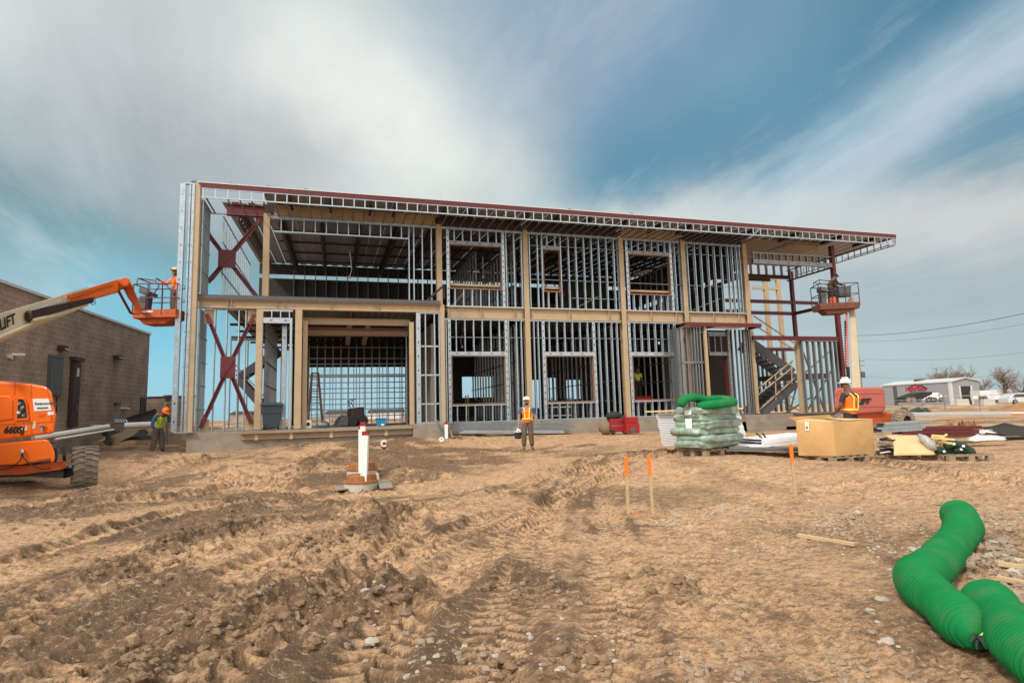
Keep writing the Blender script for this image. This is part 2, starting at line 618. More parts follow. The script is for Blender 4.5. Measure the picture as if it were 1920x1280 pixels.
def along(x, y, P):
    """Signed distance beside a path and length along it."""
    best = np.full(x.shape, 1e9)
    lat, lon = np.full(x.shape, 1e3), np.zeros(x.shape)
    s = 0
    for i in range(len(P)-1):
        a, d = P[i], P[i+1]-P[i]
        l = math.hypot(*d)
        if l < 1e-6:
            continue
        d = d/l
        ex, ey = x-a[0], y-a[1]
        t = np.clip(ex*d[0]+ey*d[1], 0, l)
        dd = (ex-t*d[0])**2+(ey-t*d[1])**2
        m = dd < best
        best = np.where(m, dd, best)
        lat = np.where(m, -ex*d[1]+ey*d[0], lat)
        lon = np.where(m, s+t, lon)
        s += l
    q = np.sqrt(best)
    return np.where(lat < 0, -q, q), lon


TRACKS = [  # wheel and crawler tracks pressed into the mud: waypoints, half width, depth, spacing of the lugs
    (path([(60, 1330), (300, 1190), (520, 1080), (760, 985), (960, 925), (1130, 880)]), .24, .040, .17),
    (path([(330, 1330), (560, 1180), (760, 1075), (960, 980), (1120, 920), (1250, 880)]), .24, .035, .17),
    (path([(-60, 1100), (160, 1040), (330, 985), (470, 950), (610, 938), (760, 925)]), .26, .045, .2),
    (path([(400, 900), (470, 918), (560, 932), (640, 948), (720, 968), (760, 1000), (740, 1060), (640, 1140)]), .22, .04, .18),
    (path([(-40, 1240), (200, 1130), (420, 1040), (560, 990)]), .25, .05, .19),
    (path([(900, 1330), (960, 1160), (1010, 1020), (1060, 930), (1120, 872)]), .22, .018, .15),
    (path([(1150, 1330), (1160, 1160), (1150, 1020), (1140, 940), (1160, 872)]), .22, .015, .15),
    (path([(1080, 905), (1250, 885), (1400, 872), (1560, 880), (1760, 905), (1980, 925)]), .26, .03, .2),
    (path([(1100, 890), (1260, 868), (1380, 858)]), .26, .02, .2),
    (path([(350, 880), (430, 902), (540, 920), (640, 925), (740, 905), (860, 880)]), .24, .05, .2),
    (path([(-40, 985), (200, 960), (400, 930), (520, 900), (620, 872)]), .25, .045, .2),
    (path([(640, 1330), (760, 1180), (900, 1060), (1000, 980), (1100, 915), (1230, 872)]), .24, .03, .18),
    (path([(180, 930), (330, 890), (520, 868), (640, 850)]), .26, .03, .2),
    (path([(1240, 985), (1500, 935), (1750, 915), (1980, 905)]), .3, .02, .2),
]
BERMS = [  # ridges of broken, darker clods beside the tracks: waypoints, half width, height
    (path([(250, 1300), (330, 1232), (430, 1190), (540, 1165), (660, 1150), (770, 1150)]), .26, .13),
    (path([(140, 1300), (420, 1255), (560, 1210), (700, 1170)]), .16, .10),
    (path([(540, 1095), (600, 1062), (690, 1030), (745, 985), (640, 978)]), .30, .12),
    (path([(300, 1010), (420, 985), (520, 960), (640, 955)]), .20, .06),
    (path([(170, 1120), (280, 1075), (380, 1045), (520, 1010)]), .22, .07),
    (path([(880, 1130), (960, 1075), (1040, 1130)]), .22, .04),
    (path([(900, 1270), (1020, 1240), (1120, 1230)]), .25, .05),
    (path([(1180, 1085), (1260, 1110), (1300, 1130)]), .18, .045),
    (path([(560, 905), (600, 880), (700, 868), (760, 880)]), .35, .10),
    (path([(1600, 1020), (1760, 1080), (1850, 1040)]), .3, .04),
    (path([(700, 850), (900, 860), (1100, 850)]), .5, .04),
    (path([(-20, 1000), (120, 965), (260, 940)]), .25, .05),
]
PUDDLE = atZ(285, 1262, -.05)
PIT = atD(685, 905, 13.)


def ground_z(x, y):
    """Height, dampness with painted hollow shade, and stoniness of the soil at points x, y (arrays)."""
    x, y = np.asarray(x, float), np.asarray(y, float)
    r = np.hypot(x, y)
    z = base_z(x, y)
    near = np.clip((34-r)/20, 0, 1)
    z = z + near*((fbm(x*.45, y*.45, 5, 3)-.5)*.14) + (1-near)*((fbm(x*.05, y*.05, 9, 3)-.5)*.5)*(r > 34)
    damp_shade = fbm(x*.55+3, y*.55, 21, 5, .6)
    fwd = x*math.sin(YAW)+y*math.cos(YAW)
    damp_shade = damp_shade+.04*np.clip((fwd-11)/5, 0, 1)+.03*np.exp(-((fwd-5)/1.6)**2)
    damp_shade = np.clip((damp_shade-.455)*4.6, 0, 1)
    rough = np.clip((fbm(x*.7, y*.7-4, 33, 3)-.28)*2.6, 0, 1)
    # the left half of the site is churned, the right half is packed and sandy
    side = x*math.cos(YAW)-y*math.sin(YAW)
    churn = np.clip(.55-side*.16, .0, 1)
    rough = np.clip(rough*(.42+.73*churn)+.16*churn, 0, 1)
    damp_shade = np.clip(damp_shade*(.55+.45*churn)+.10*churn, 0, 1)
    d = np.zeros_like(x)
    press = np.zeros_like(x)
    for P, w, dep, lug in TRACKS:
        lo, hi = P.min(0)-1.2, P.max(0)+1.2
        k = np.nonzero((x > lo[0]) & (x < hi[0]) & (y > lo[1]) & (y < hi[1]))[0]
        if not len(k):
            continue
        wob = (fbm(x[k]*1.3, y[k]*1.3, 51, 2)-.5)*.16
        lat, lon = along(x[k], y[k], P)
        lat = lat+wob
        q = np.abs(lat)
        ins = 1/(1+np.exp((q-w)/.022))
        fade = np.clip(fbm(x[k]*.6, y[k]*.6, 61, 2)*2.6-.45, .3, 1)
        ph = (lon+q*.45)/lug*2*PI + np.where(lat > 0, PI, 0)
        tread = np.clip(np.sin(ph)*2.2, -1, 1)
        edge = np.exp(-((q-w-.07)/.06)**2)
        d[k] += fade*(-dep*1.3*ins + ins*tread*dep*.8 + edge*dep*1.15*(.4+1.2*vnoise(x[k]*7, y[k]*7, 3)))
        press[k] = np.maximum(press[k], ins*fade)
        damp_shade[k] = np.clip(damp_shade[k]-.45*ins*fade*(tread > 0)+.35*edge*fade+.30*ins*fade*(tread < 0), 0, 1)  # lug tops paler, troughs and track edges darker
    berm = np.zeros_like(x)
    for P, w, h in BERMS:
        lo, hi = P.min(0)-1.2, P.max(0)+1.2
        k = np.nonzero((x > lo[0]) & (x < hi[0]) & (y > lo[1]) & (y < hi[1]))[0]
        if not len(k):
            continue
        lat, lon = along(x[k], y[k], P)
        q = np.abs(lat+(fbm(x[k]*2.2, y[k]*2.2, 71, 3)-.5)*.5)
        g = np.exp(-(q/w)**2)*np.clip(fbm(lon*1.1, lat*.8, 72, 2)*2.4-.35, .15, 1.1)
        berm[k] = np.maximum(berm[k], g*h)
        damp_shade[k] = np.clip(np.maximum(damp_shade[k], g*.95), 0, 1)
    bm_ = np.clip(berm/.08, 0, 1)
    fine = r < 30
    c1, c2, c3, c4 = (np.zeros_like(x) for _ in range(4))
    wx, wy = x+.10*(vnoise(x*6, y*6, 81)-.5), y+.10*(vnoise(x*6, y*6, 82)-.5)
    c1[fine] = clods(wx[fine]/.21, wy[fine]/.21, 100)
    c2[fine] = clods(wx[fine]/.095, wy[fine]/.095, 200)
    c3[fine] = clods(wx[fine]/.044, wy[fine]/.044, 300)
    ridge = 1-np.abs(2*fbm(x*2.6+y*.8, y*4.4, 91, 4)-1)
    d = d + berm*(.35+.5*fbm(x*5, y*5, 92, 2)) + bm_*(c1*.05+c2*.045+c3*.018)
    amp = rough*(1-.75*press)
    big = np.clip(fbm(x*1.7, y*1.7, 97, 3)*3.4-1.55, 0, 1)
    c4[fine] = clods(wx[fine]/.15+5, wy[fine]/.07, 400)
    d = d + amp*(c1*.034*big+c2*.034*(.35+.65*big)+c3*.017+c4*.022*(1-big)) + (.3+.7*rough)*(ridge-.7)*.06*(1-.6*press)
    d = d + (fbm(x*9, y*9, 95, 4, .6)-.5)*.036*(.4+.6*rough) + c3*.005*(1-press)
    d = d*np.clip((40-r)/22, .0, 1)*(1+.25*np.clip((r-7)/8, 0, 1))
    # pit round the manholes and the slope of loose soil beside it
    pr = np.hypot(x-PIT[0], y-PIT[1])
    z = z + np.where(y > PIT[1]+.2, .17, .02)*np.exp(-((pr-1.55)/.55)**2) - .13*np.exp(-(pr/1.0)**2)
    damp_shade = np.clip(damp_shade+.6*np.exp(-((pr-1.3)/.5)**2)*(y > PIT[1]), 0, 1)
    pu = np.hypot((x-PUDDLE[0])/.22, (y-PUDDLE[1])/.10)
    d = d*np.clip(pu-.6, 0, 1)
    z = z-.07*np.exp(-pu**2*.5)
    damp_shade = np.clip(damp_shade+np.exp(-pu**2*.3)*.8, 0, 1)
    # pale dry crust on crests; crevice shade painted as darker soil in hollows
    crust = .45*c2+.3*c3+.35*c4*(1-big)+.5*(fbm(x*9, y*9, 95, 4, .6)-.5)
    damp_shade = np.clip(damp_shade+(.33-crust)*.75*(.35+.65*rough)*(1-.5*bm_), 0, 1)
    gravel = np.clip(fbm(x*1.1, y*1.1, 131, 4)*3-1.5, 0, 1)*np.clip(.35+side*.12, .1, 1)
    return z+d, damp_shade, gravel


def gz(x, y):
    return float(ground_z(np.array([x]), np.array([y]))[0][0])


def on_ground(px, py, D, sink=.02):
    """The soil under a pixel's viewing ray at depth D."""
    p = atD(px, py, D)
    return np.array((p[0], p[1], gz(p[0], p[1])-sink))


def soil_material():
    m = bpy.data.materials.new('churned_soil')
    m.use_nodes = True
    nt = m.node_tree
    b = nt.nodes['Principled BSDF']
    N, L = nt.nodes.new, nt.links.new
    tc = N('ShaderNodeTexCoord')

    def noise(scale, det, rough=.6):
        n = N('ShaderNodeTexNoise')
        n.inputs['Scale'].default_value = scale
        n.inputs['Detail'].default_value = det
        n.inputs['Roughness'].default_value = rough
        L(tc.outputs['Object'], n.inputs['Vector'])
        return n.outputs['Fac']

    def rng(v, a, c, lo=0., hi=1.):
        r = N('ShaderNodeMapRange')
        L(v, r.inputs[0])
        for i, q in enumerate((a, c, lo, hi)):
            r.inputs[i+1].default_value = q
        return r.outputs[0]

    def mix(a, c, f, mode='MIX'):
        x = N('ShaderNodeMix'); x.data_type = 'RGBA'; x.blend_type = mode
        for sock, v in (('A', a), ('B', c)):
            if isinstance(v, tuple):
                x.inputs[sock].default_value = (*v, 1)
            else:
                L(v, x.inputs[sock])
        if isinstance(f, float):
            x.inputs['Factor'].default_value = f
        else:
            L(f, x.inputs['Factor'])
        return x.outputs['Result']

    def mth(op, a, c):
        x = N('ShaderNodeMath'); x.operation = op; x.use_clamp = True
        for i, v in enumerate((a, c)):
            if isinstance(v, float):
                x.inputs[i].default_value = v
            else:
                L(v, x.inputs[i])
        return x.outputs[0]
    at = N('ShaderNodeAttribute'); at.attribute_name = 'damp_shade'
    ag = N('ShaderNodeAttribute'); ag.attribute_name = 'gravel'
    dry = mix((.63, .385, .215), (.49, .293, .160), rng(noise(1.6, 6), .35, .65))
    dry = mix(dry, (.70, .485, .30), rng(noise(5.5, 7, .7), .50, .68, 0, .75))
    wet = mix((.205, .120, .066), (.115, .067, .037), rng(noise(3.1, 6), .35, .65))
    f = mth('ADD', at.outputs['Fac'], rng(noise(11, 8, .7), .3, .7, -.22, .22))
    c = mix(dry, wet, rng(f, .27, .80))
    c = mix(c, (.17, .112, .072), rng(noise(34, 6, .7), .53, .64, 0, .7))
    mp = N('ShaderNodeMapping')
    mp.inputs['Scale'].default_value = (6., 15., 6.)
    mp.inputs['Rotation'].default_value = (0, 0, .25)
    L(tc.outputs['Object'], mp.inputs[0])
    for sc_, lo, hi, colr, amt in ((1.0, .52, .60, (.17, .100, .056), .62), (2.3, .54, .60, (.14, .082, .047), .6), (4.5, .55, .60, (.18, .11, .064), .5), (1.6, .57, .63, (.64, .45, .285), .45)):
        fl = N('ShaderNodeTexNoise')
        fl.inputs['Scale'].default_value = sc_
        fl.inputs['Detail'].default_value = 5
        fl.inputs['Roughness'].default_value = .6
        fl.inputs['Distortion'].default_value = .6
        L(mp.outputs[0], fl.inputs['Vector'])
        c = mix(c, colr, rng(fl.outputs['Fac'], lo, hi, 0, amt))
    c = mix(c, (.60, .47, .34), rng(noise(58, 4, .6), .59, .68, 0, .6))
    # small stones and crushed rock
    v = N('ShaderNodeTexVoronoi'); v.inputs['Scale'].default_value = 26
    L(tc.outputs['Object'], v.inputs['Vector'])
    stone = rng(v.outputs['Distance'], .16, .22, 1, 0)
    pick = N('ShaderNodeSeparateColor'); L(v.outputs['Color'], pick.inputs[0])
    stone = mth('MULTIPLY', stone, mth('LESS_THAN', pick.outputs[0], mth('MULTIPLY', mth('ADD', ag.outputs['Fac'], .04), .36)))
    sc = mix((.50, .43, .35), (.27, .20, .145), rng(pick.outputs[1], .35, .75))
    c = mix(c, sc, stone)
    L(c, b.inputs['Base Color'])
    L(rng(f, .5, 1.1, .95, .62), b.inputs['Roughness'])
    b.inputs['Specular IOR Level'].default_value = .25
    hgt = mth('ADD', mth('MULTIPLY', noise(70, 7, .7), .6), mth('MULTIPLY', noise(19, 8, .7), .8))
    hgt = mth('ADD', mth('MULTIPLY', hgt, .7), mth('MULTIPLY', stone, .25))
    bp = N('ShaderNodeBump')
    bp.inputs['Strength'].default_value = 1.0
    bp.inputs['Distance'].default_value = .05
    L(hgt, bp.inputs['Height'])
    L(bp.outputs[0], b.inputs['Normal'])
    return m


def make_ground():
    q = int(SC.get('lod', 1))
    half = math.radians(62)
    na = 980
    an = np.concatenate([np.linspace(-half, half, na), np.linspace(half, 2*PI-half, 70)[1:-1]])
    ra = np.concatenate([[.05, .5, 1.0], np.geomspace(1.4, 32, 760), np.geomspace(32, 3000, 90)[1:]])
    A, Rr = np.meshgrid(an+YAW, ra)
    X, Y = (np.sin(A)*Rr).ravel(), (np.cos(A)*Rr).ravel()
    Z, dp, gv = ground_z(X, Y)
    w, h = len(an), len(ra)
    i, j = np.meshgrid(np.arange(h-1), np.arange(w), indexing='ij')
    a = (i*w+j).ravel()
    b_ = (i*w+(j+1) % w).ravel()
    F_ = np.stack([a, a+w, b_+w, b_], 1)
    me = bpy.data.meshes.new('ground')
    me.vertices.add(len(X))
    me.vertices.foreach_set('co', np.stack([X, Y, Z], 1).ravel().astype(np.float32))
    me.loops.add(F_.size)
    me.loops.foreach_set('vertex_index', F_.ravel().astype(np.int32))
    me.polygons.add(len(F_))
    me.polygons.foreach_set('loop_start', np.arange(0, F_.size, 4, dtype=np.int32))
    me.polygons.foreach_set('loop_total', np.full(len(F_), 4, np.int32))
    me.update(calc_edges=True)
    for nm, arr in (('damp_shade', dp), ('gravel', gv)):
        at = me.attributes.new(nm, 'FLOAT', 'POINT')
        at.data.foreach_set('value', arr.astype(np.float32))
    me.shade_smooth()
    me.materials.append(soil_material())
    o = bpy.data.objects.new('ground', me)
    COL.objects.link(o)
    kind(o, 'structure')
    return o


ground = make_ground()
if ground.data.polygons[0].normal.z < 0:
    ground.data.flip_normals()
pw = MB(PUDDLE)
_zw = gz(PUDDLE[0], PUDDLE[1])+.018
_pr = random.Random(4)
pw.add([(PUDDLE[0]+.30*math.cos(t)*(1+.3*math.sin(3*t)), PUDDLE[1]+.15*math.sin(t)*(1+.2*math.cos(2*t)), _zw) for t in np.linspace(0, 2*PI, 28)[:-1]], [tuple(range(27))])
M['water'] = mat('muddy_water', (.22, .16, .11), .04, 0, .1, 5, spec=.9)
po = pw.build('puddle', 'water')
po.location = tuple(PUDDLE)
kind(po, 'structure')


# ------------------------------------------------------------------ the steel-framed building
YF, YP, YW, YB = 23.0, 23.35, 24.7, 37.0        # roof edge, porch front, main wall, back wall
ZS = 1.12                                        # ground floor
ZB0, ZB1 = 5.51, 6.02                            # floor beams
ZSOF, ZL0, ZL1, ZR = 9.45, 9.47, 9.84, 10.02     # soffit, eaves ladder, roof edge
bld = thing('unfinished_building', 'two storey steel framed building under construction with bare metal studs and a long overhanging roof', 'building', (7.5, YW, ZS))
BO = (7.5, YW, ZS)
XW = lambda px, py=700: fx(px, py, YW)
XP = lambda px, py=700: fx(px, py, YP)


def B():
    return MB(BO)


def bpart(name, mb, m, parent=None, **k):
    return mb.build(name, m, parent or bld, **k)


def ibeam(mb, x0, x1, y, z0, z1, fl=.2, tf=.025, tw=.02, stiff=()):
    mb.bx(x0, x1, y-fl/2, y+fl/2, z0, z0+tf)
    mb.bx(x0, x1, y-fl/2, y+fl/2, z1-tf, z1)
    mb.bx(x0, x1, y-tw/2, y+tw/2, z0+tf, z1-tf)
    for s in stiff:
        mb.bx(s-.008, s+.008, y-fl/2+.004, y-tw/2, z0+tf, z1-tf)


def punched(mb, x0, x1, y0, y1, z0, z1, first=.3, step=.61, hole=(.035, .075)):
    """A stud turned flat: a web with slots punched through it and two lips."""
    c, hw, hh = (x0+x1)/2, hole[0]/2, hole[1]/2
    t = .004
    mb.bx(x0, c-hw, y0, y0+t, z0, z1)
    mb.bx(c+hw, x1, y0, y0+t, z0, z1)
    z, a = z0+first, z0
    while z < z1-.1:
        mb.bx(c-hw, c+hw, y0, y0+t, a, z-hh)
        a = z+hh
        z += step
    mb.bx(c-hw, c+hw, y0, y0+t, a, z1)
    mb.bx(x0, x0+t, y0+t, y1, z0, z1)
    mb.bx(x1-t, x1, y0+t, y1, z0, z1)


def header(mb, x0, x1, y0, y1, z0, z1, step=.5, first=.25):
    """A lintel channel with slots punched along it."""
    c = (z0+z1)/2
    t, hw, hh = .004, .05, .018
    mb.bx(x0, x1, y0, y0+t, z0, c-hh)
    mb.bx(x0, x1, y0, y0+t, c+hh, z1)
    a, x = x0, x0+first
    while x < x1-.08:
        mb.bx(a, x-hw, y0, y0+t, c-hh, c+hh)
        a = x+hw
        x += step
    mb.bx(a, x1, y0, y0+t, c-hh, c+hh)
    mb.bx(x0, x1, y0+t, y1, z0, z0+t)
    mb.bx(x0, x1, y0+t, y1, z1-t, z1)
    mb.bx(x0+.002, x1-.002, y1-.02, y1-.01, z0+t, z1-t)


# concrete
f = B()
f.bx(-4.9, 3.98, YP-.2, 33, .0, ZS-.02)
f.bx(3.98, 19.75, YW-.12, 37, .0, ZS-.02)
f.bx(19.75, 25.2, YW-.4, 28.5, .45, ZS-.05)
bpart('foundation', f, 'concrete', bevel=.015)
f = B(); f.bx(fx(775, 800, YP-.45), fx(833, 800, YP-.45), YP-.45, YP-.2, .4, 1.17)
bpart('concrete_pier', f, 'concrete', bevel=.02)
f = B()
for k in range(3):
    f.bx(fx(1395, 800, YW-.7), fx(1434+k*17, 800, YW-.7), YW-.9-.02*k, YW-.4, .0, ZS-.04-.3*k)
bpart('footing_step', f, 'concrete', bevel=.015)

# columns
COLS = [(-2.63, YW, ZB1, 9.55), (fx(822, 500, YW)+.02, YW, ZB1, 9.55), (XW(986, 560), YW, ZS, 9.55), (XW(1164, 520), YW, ZS, 9.55), (XW(1284, 580), YW, ZS, 9.55), (XW(1399, 560), YW, ZS, 9.55)]
C_X = [c[0] for c in COLS]
for x, y, z0, z1 in COLS:
    c = B()
    w = .115
    c.bx(x-w, x+w, y-w-.03, y-w-.015, z0, z1); c.bx(x-w, x+w, y+w, y+w+.015, z0, z1); c.bx(x-.01, x+.01, y-w-.015, y+w, z0, z1)
    c.bx(x-.16, x+.16, y-.16, y+.16, z0, z0+.02)
    bpart('column', c, 'tan')
PCOLS = [(fx(371, 345, YF+.15), YF+.15, ZS, 9.98, .12), (fx(485, 700, YP), YP, ZS, ZB0, .11), (fx(559, 700, YP), YP, ZS, ZB0, .12), (fx(571.5, 700, YP+.3), YP+.3, ZS, 5.15, .085), (fx(772, 700, YP+.2), YP+.2, ZS, 5.15, .09), (fx(830, 690, YP), YP, ZS-.1, ZB1-.18, .09)]
for x, y, z0, z1, w in PCOLS:
    c = B()
    c.bx(x-w, x+w, y-w, y+w, z0, z1)
    bpart('column', c, 'tan', bevel=.012)
# floor beams with stiffeners
xs = [fx(834, 585, YW)]+C_X[2:]
for a, b_ in zip(xs[:-1], xs[1:]):
    m_ = B()
    L_ = b_-a-.24
    ibeam(m_, a+.12, b_-.12, YW, ZB0, ZB1, .26, .03, .025, (a+.12+L_*.42, a+.12+L_*.86))
    for s in (a+.15, b_-.22):
        m_.bx(s, s+.07, YW-.03, YW-.0125, ZB0+.06, ZB1-.06)
    o = bpart('floor_beam', m_, 'tan')
    m_ = B()
    for s in (a+.17, a+.21, b_-.20, b_-.16):
        for k in range(5):
            m_.lathe([(.014, 0), (.014, .012)], (s, YW-.03, ZB0+.11+k*.075), 6, (0, -1, 0))
    bpart('bolts', m_, 'joist', o)
m_ = B()
x0, x1 = PCOLS[0][0]+.12, PCOLS[5][0]-.09
ibeam(m_, x0, x1, YP, ZB0, 5.82, .24, .025, .02, [x0+(x1-x0)*q for q in (.11, .125, .3, .33, .52, .72)])
o = bpart('porch_beam', m_, 'tan')
m_ = B()
for s in (x0+.08, x0+.13, x1-.12):
    for k in range(4):
        m_.lathe([(.013, 0), (.013, .012)], (s, YP-.01, ZB0+.06+k*.055), 6, (0, -1, 0))
bpart('bolts', m_, 'joist', o)
m_ = B()
m_.bx(x0-.1, x1+.02, YP-.16, YP-.15, 5.83, 5.98); m_.bx(x0-.1, x1+.02, YP-.15, YW+.15, 5.83, 5.84); m_.bx(x0-.1, x1+.02, YP-.15, YW-.3, 5.965, 5.98)
bpart('porch_roof', m_, 'grey_steel')

# upper deck inside, ribbed underside
m_ = B()
xx = -4.2
while xx < 19.7:
    m_.bx(xx, xx+.17, YW+.16, YB-.2, 5.86, 5.90); m_.bx(xx+.17, xx+.3, YW+.16, YB-.2, 5.80, 5.84)
    xx += .3
m_.bx(-4.2, 19.6, YW+.15, YB-.2, 5.905, 5.99)
bpart('upper_floor_deck', m_, 'deck')
for x in C_X[1:5]+[.6, -2.63]:
    m_ = B()
    m_.bx(x-.1, x+.1, YW+.25, YB-.4, 5.4, 5.425); m_.bx(x-.012, x+.012, YW+.25, YB-.4, 5.425, 5.77); m_.bx(x-.1, x+.1, YW+.25, YB-.4, 5.77, 5.795)
    bpart('floor_girder', m_, 'tan' if x < 3 else 'joist')
for y in (26.2, 28.2, 30.2, 32.3, 34.5):
    m_ = B(); ibeam(m_, -4.1, 19.5, y, 5.30, 5.39, .14)
    bpart('floor_joist', m_, 'joist')

# X braces
def xbrace(corners, ctr, y, plate, w=.115, parts=True):
    for p in corners:
        d = Vector((p[0]-ctr[0], 0, p[1]-ctr[1]))
        n = Vector((-d.z, 0, d.x)).normalized()*(w*.5)
        m_ = B()
        for s in (-1, 1):
            a = Vector((ctr[0], y, ctr[1]))+n*s*.75
            q = Vector((p[0], y, p[1]))+n*s*.75
            m_.bar(a, q, w*.25, .09, (0, 1, 0))
        a = Vector((ctr[0], y+.03, ctr[1])); q = Vector((p[0], y+.03, p[1]))
        m_.bar(a, q, w*.5, .012, (0, 1, 0))
        o = bpart('brace_arm', m_, 'maroon')
        e = d.normalized()
        m_ = B()
        m_.bar(Vector((p[0], y-.05, p[1]))-e*.25, Vector((p[0], y-.05, p[1]))+e*.16, w*1.05, .03, (0, 1, 0))
        bpart('brace_end', m_, 'maroon', o)
    m_ = B()
    pw_, ph_ = plate
    m_.bx(ctr[0]-pw_/2, ctr[0]+pw_/2, y-.075, y-.055, ctr[1]-ph_/2, ctr[1]+ph_/2)
    m_.bar((ctr[0]-pw_*.4, y-.085, ctr[1]-ph_*.42), (ctr[0]+pw_*.4, y-.085, ctr[1]+ph_*.42), .12, .02, (0, 1, 0))
    bpart('brace_plate', m_, 'maroon', bevel=.008)


P2 = lambda px, py, Y: (lambda v: (float(v[0]), float(v[2])))(atY(px, py, Y))
xbrace([P2(391, 597, YP), P2(474, 597, YP), P2(380, 794, YP), P2(469, 787, YP)], P2(428, 689, YP), YP-.02, (.5, .78), .13)
xbrace([P2(486, 415, YW), P2(394, 444, YW), P2(481, 556, YW), P2(395, 524, YW)], P2(426, 486, YW), YW, (.62, .72), .16)
for px0, px1, py0, py1 in ((382, 401, 579, 606), (464, 482, 579, 607), (375, 391, 786, 812), (459, 477, 784, 808)):
    m_ = B()
    a, c = P2(px0, (py0+py1)/2, YP), P2(px1, (py0+py1)/2, YP)
    zt, zb = P2(px0, py0, YP)[1], max(P2(px0, py1, YP)[1], ZS)
    m_.bx(a[0], c[0], YP+.06, YP+.075, zb, min(zt, ZB0))
    bpart('gusset_plate', m_, 'tan')

# ---- studs of the outer walls: one object each up to a hundred, the others in one part
STUDS = []


def stud(x, y, z0, z1, w=.037, d=.15):
    STUDS.append((z1-z0, x, y, z0, z1, w, d))


def track(name, x0, x1, y, z0, z1, d=.155):
    m_ = B(); m_.bx(x0, x1, y-d/2, y+d/2, z0, z1)
    return bpart(name, m_, 'galv')


def strip(pxs, py, Y):
    return [fx(p, py, Y) for p in pxs]


# ground floor
for (a, b_) in ((fx(835, 790, YW), C_X[2]-.12), (C_X[2]+.12, C_X[3]-.12), (C_X[3]+.12, C_X[4]-.12)):
    track('sill_track', a, b_, YW, ZS, ZS+.05)
    track('head_track', a, b_, YW, ZB0-.06, ZB0-.004)
LW = [(848, 946, (840, 950)), (1025, 1112, (1018, 1117)), (1187, 1265, (1179, 1269))]
WZ0, WZ1, WZ2 = 1.92, 3.92, 4.10
for wi, (a, b_, j) in enumerate(LW):
    xa, xb = fx(a, 710, YW), fx(b_, 710, YW)
    for x0, x1 in ((xa-.17, xa-.045), (xb+.045, xb+.17)):
        m_ = B(); punched(m_, x0, x1, YW-.075, YW+.075, ZS+.05, ZB0-.06, .25, .30, (.04, .07))
        bpart('jamb_stud', m_, 'galv')
    m_ = B(); header(m_, xa-.045, xb+.045, YW-.072, YW+.07, WZ1+.02, WZ2, .5)
    bpart('window_header', m_, 'galv')
    m_ = B()
    m_.bx(xa-.03, xb+.03, YW-.09, YW+.09, WZ0-.05, WZ0); m_.bx(xa-.03, xb+.03, YW-.09, YW+.09, WZ1-.03, WZ1+.015)
    m_.bx(xa-.035, xa, YW-.088, YW+.088, WZ0, WZ1-.03); m_.bx(xb, xb+.035, YW-.088, YW+.088, WZ0, WZ1-.03)
    bpart('window_buck', m_, 'buck')
    n = 5
    for k in range(n+1):
        x = xa+(xb-xa)*(k+.5)/(n+1)
        stud(x, YW, WZ2, ZB0-.06)
        stud(x, YW, ZS+.05, WZ0-.05)
    track('window_sill_track', xa-.03, xb+.03, YW+.001, WZ0-.10, WZ0-.052)
for p in (955, 970, 979): stud(fx(p, 700, YW), YW, ZS+.05, ZB0-.06)
for p in (994, 1003, 1011): stud(fx(p, 700, YW), YW, ZS+.05, ZB0-.06)
for p in (1126, 1138, 1150, 1160): stud(fx(p, 700, YW), YW, ZS+.05, ZB0-.06)
for p in (1177,): stud(fx(p, 700, YW), YW, ZS+.05, ZB0-.06)
stud(fx(837, 700, YW), YW, ZS+.05, ZB0-.06)
# upper floor
UZ0, UZ1, UZ2 = 6.84, 8.73, 8.90
track('sill_track', fx(836, 575, YW), C_X[2]-.12, YW, ZB1, ZB1+.045)
for a, b_ in zip(C_X[2:5], C_X[3:6]):
    track('sill_track', a+.12, b_-.12, YW, ZB1, ZB1+.045)
track('eaves_track', -2.5, C_X[-1], YW, ZSOF-.06, ZSOF)
track('eaves_track', -2.5, C_X[-1], YW-.03, ZSOF-.005, ZSOF+.04, .1)
UW = [(844, 939), (1019, 1049), (1179, 1254)]
for a, b_ in UW:
    xa, xb = fx(a, 510, YW), fx(b_, 510, YW)
    for x0, x1 in ((xa-.16, xa-.045), (xb+.045, xb+.16)):
        if b_-a > 50:
            m_ = B(); punched(m_, x0, x1, YW-.075, YW+.075, ZB1+.045, ZSOF-.06, .2, .26, (.04, .07))
            bpart('jamb_stud', m_, 'galv')
        else:
            stud((x0+x1)/2+(.04 if x0 < xa else -.04), YW, ZB1+.045, ZSOF-.06)
    m_ = B(); header(m_, xa-.045, xb+.045, YW-.072, YW+.07, UZ1+.02, UZ2, .55)
    bpart('window_header', m_, 'galv_dark')
    m_ = B()
    m_.bx(xa-.03, xb+.03, YW-.09, YW+.09, UZ0-.05, UZ0); m_.bx(xa-.03, xb+.03, YW-.09, YW+.09, UZ1-.03, UZ1+.015)
    m_.bx(xa-.035, xa, YW-.088, YW+.088, UZ0, UZ1-.03); m_.bx(xb, xb+.035, YW-.088, YW+.088, UZ0, UZ1-.03)
    bpart('window_buck', m_, 'buck')
    m_ = B(); m_.bx(xa-.1, xb+.1, YW+.10, YW+.14, UZ0+.12, UZ0+.22)
    bpart('guard_rail', m_, 'lumber')
    n = 6 if b_-a > 50 else 2
    for k in range(n):
        x = xa+(xb-xa)*(k+.5)/n
        stud(x, YW, UZ2, ZSOF-.06); stud(x, YW, ZB1+.045, UZ0-.05)
for p in (767, 776, 792, 809, 826): stud(fx(p, 520, YW), YW, ZB1, ZSOF-.06)
for p in (949, 964, 978): stud(fx(p, 510, YW), YW, ZB1+.045, ZSOF-.06)
for p in (993, 1008): stud(fx(p, 510, YW), YW, ZB1+.045, ZSOF-.06)
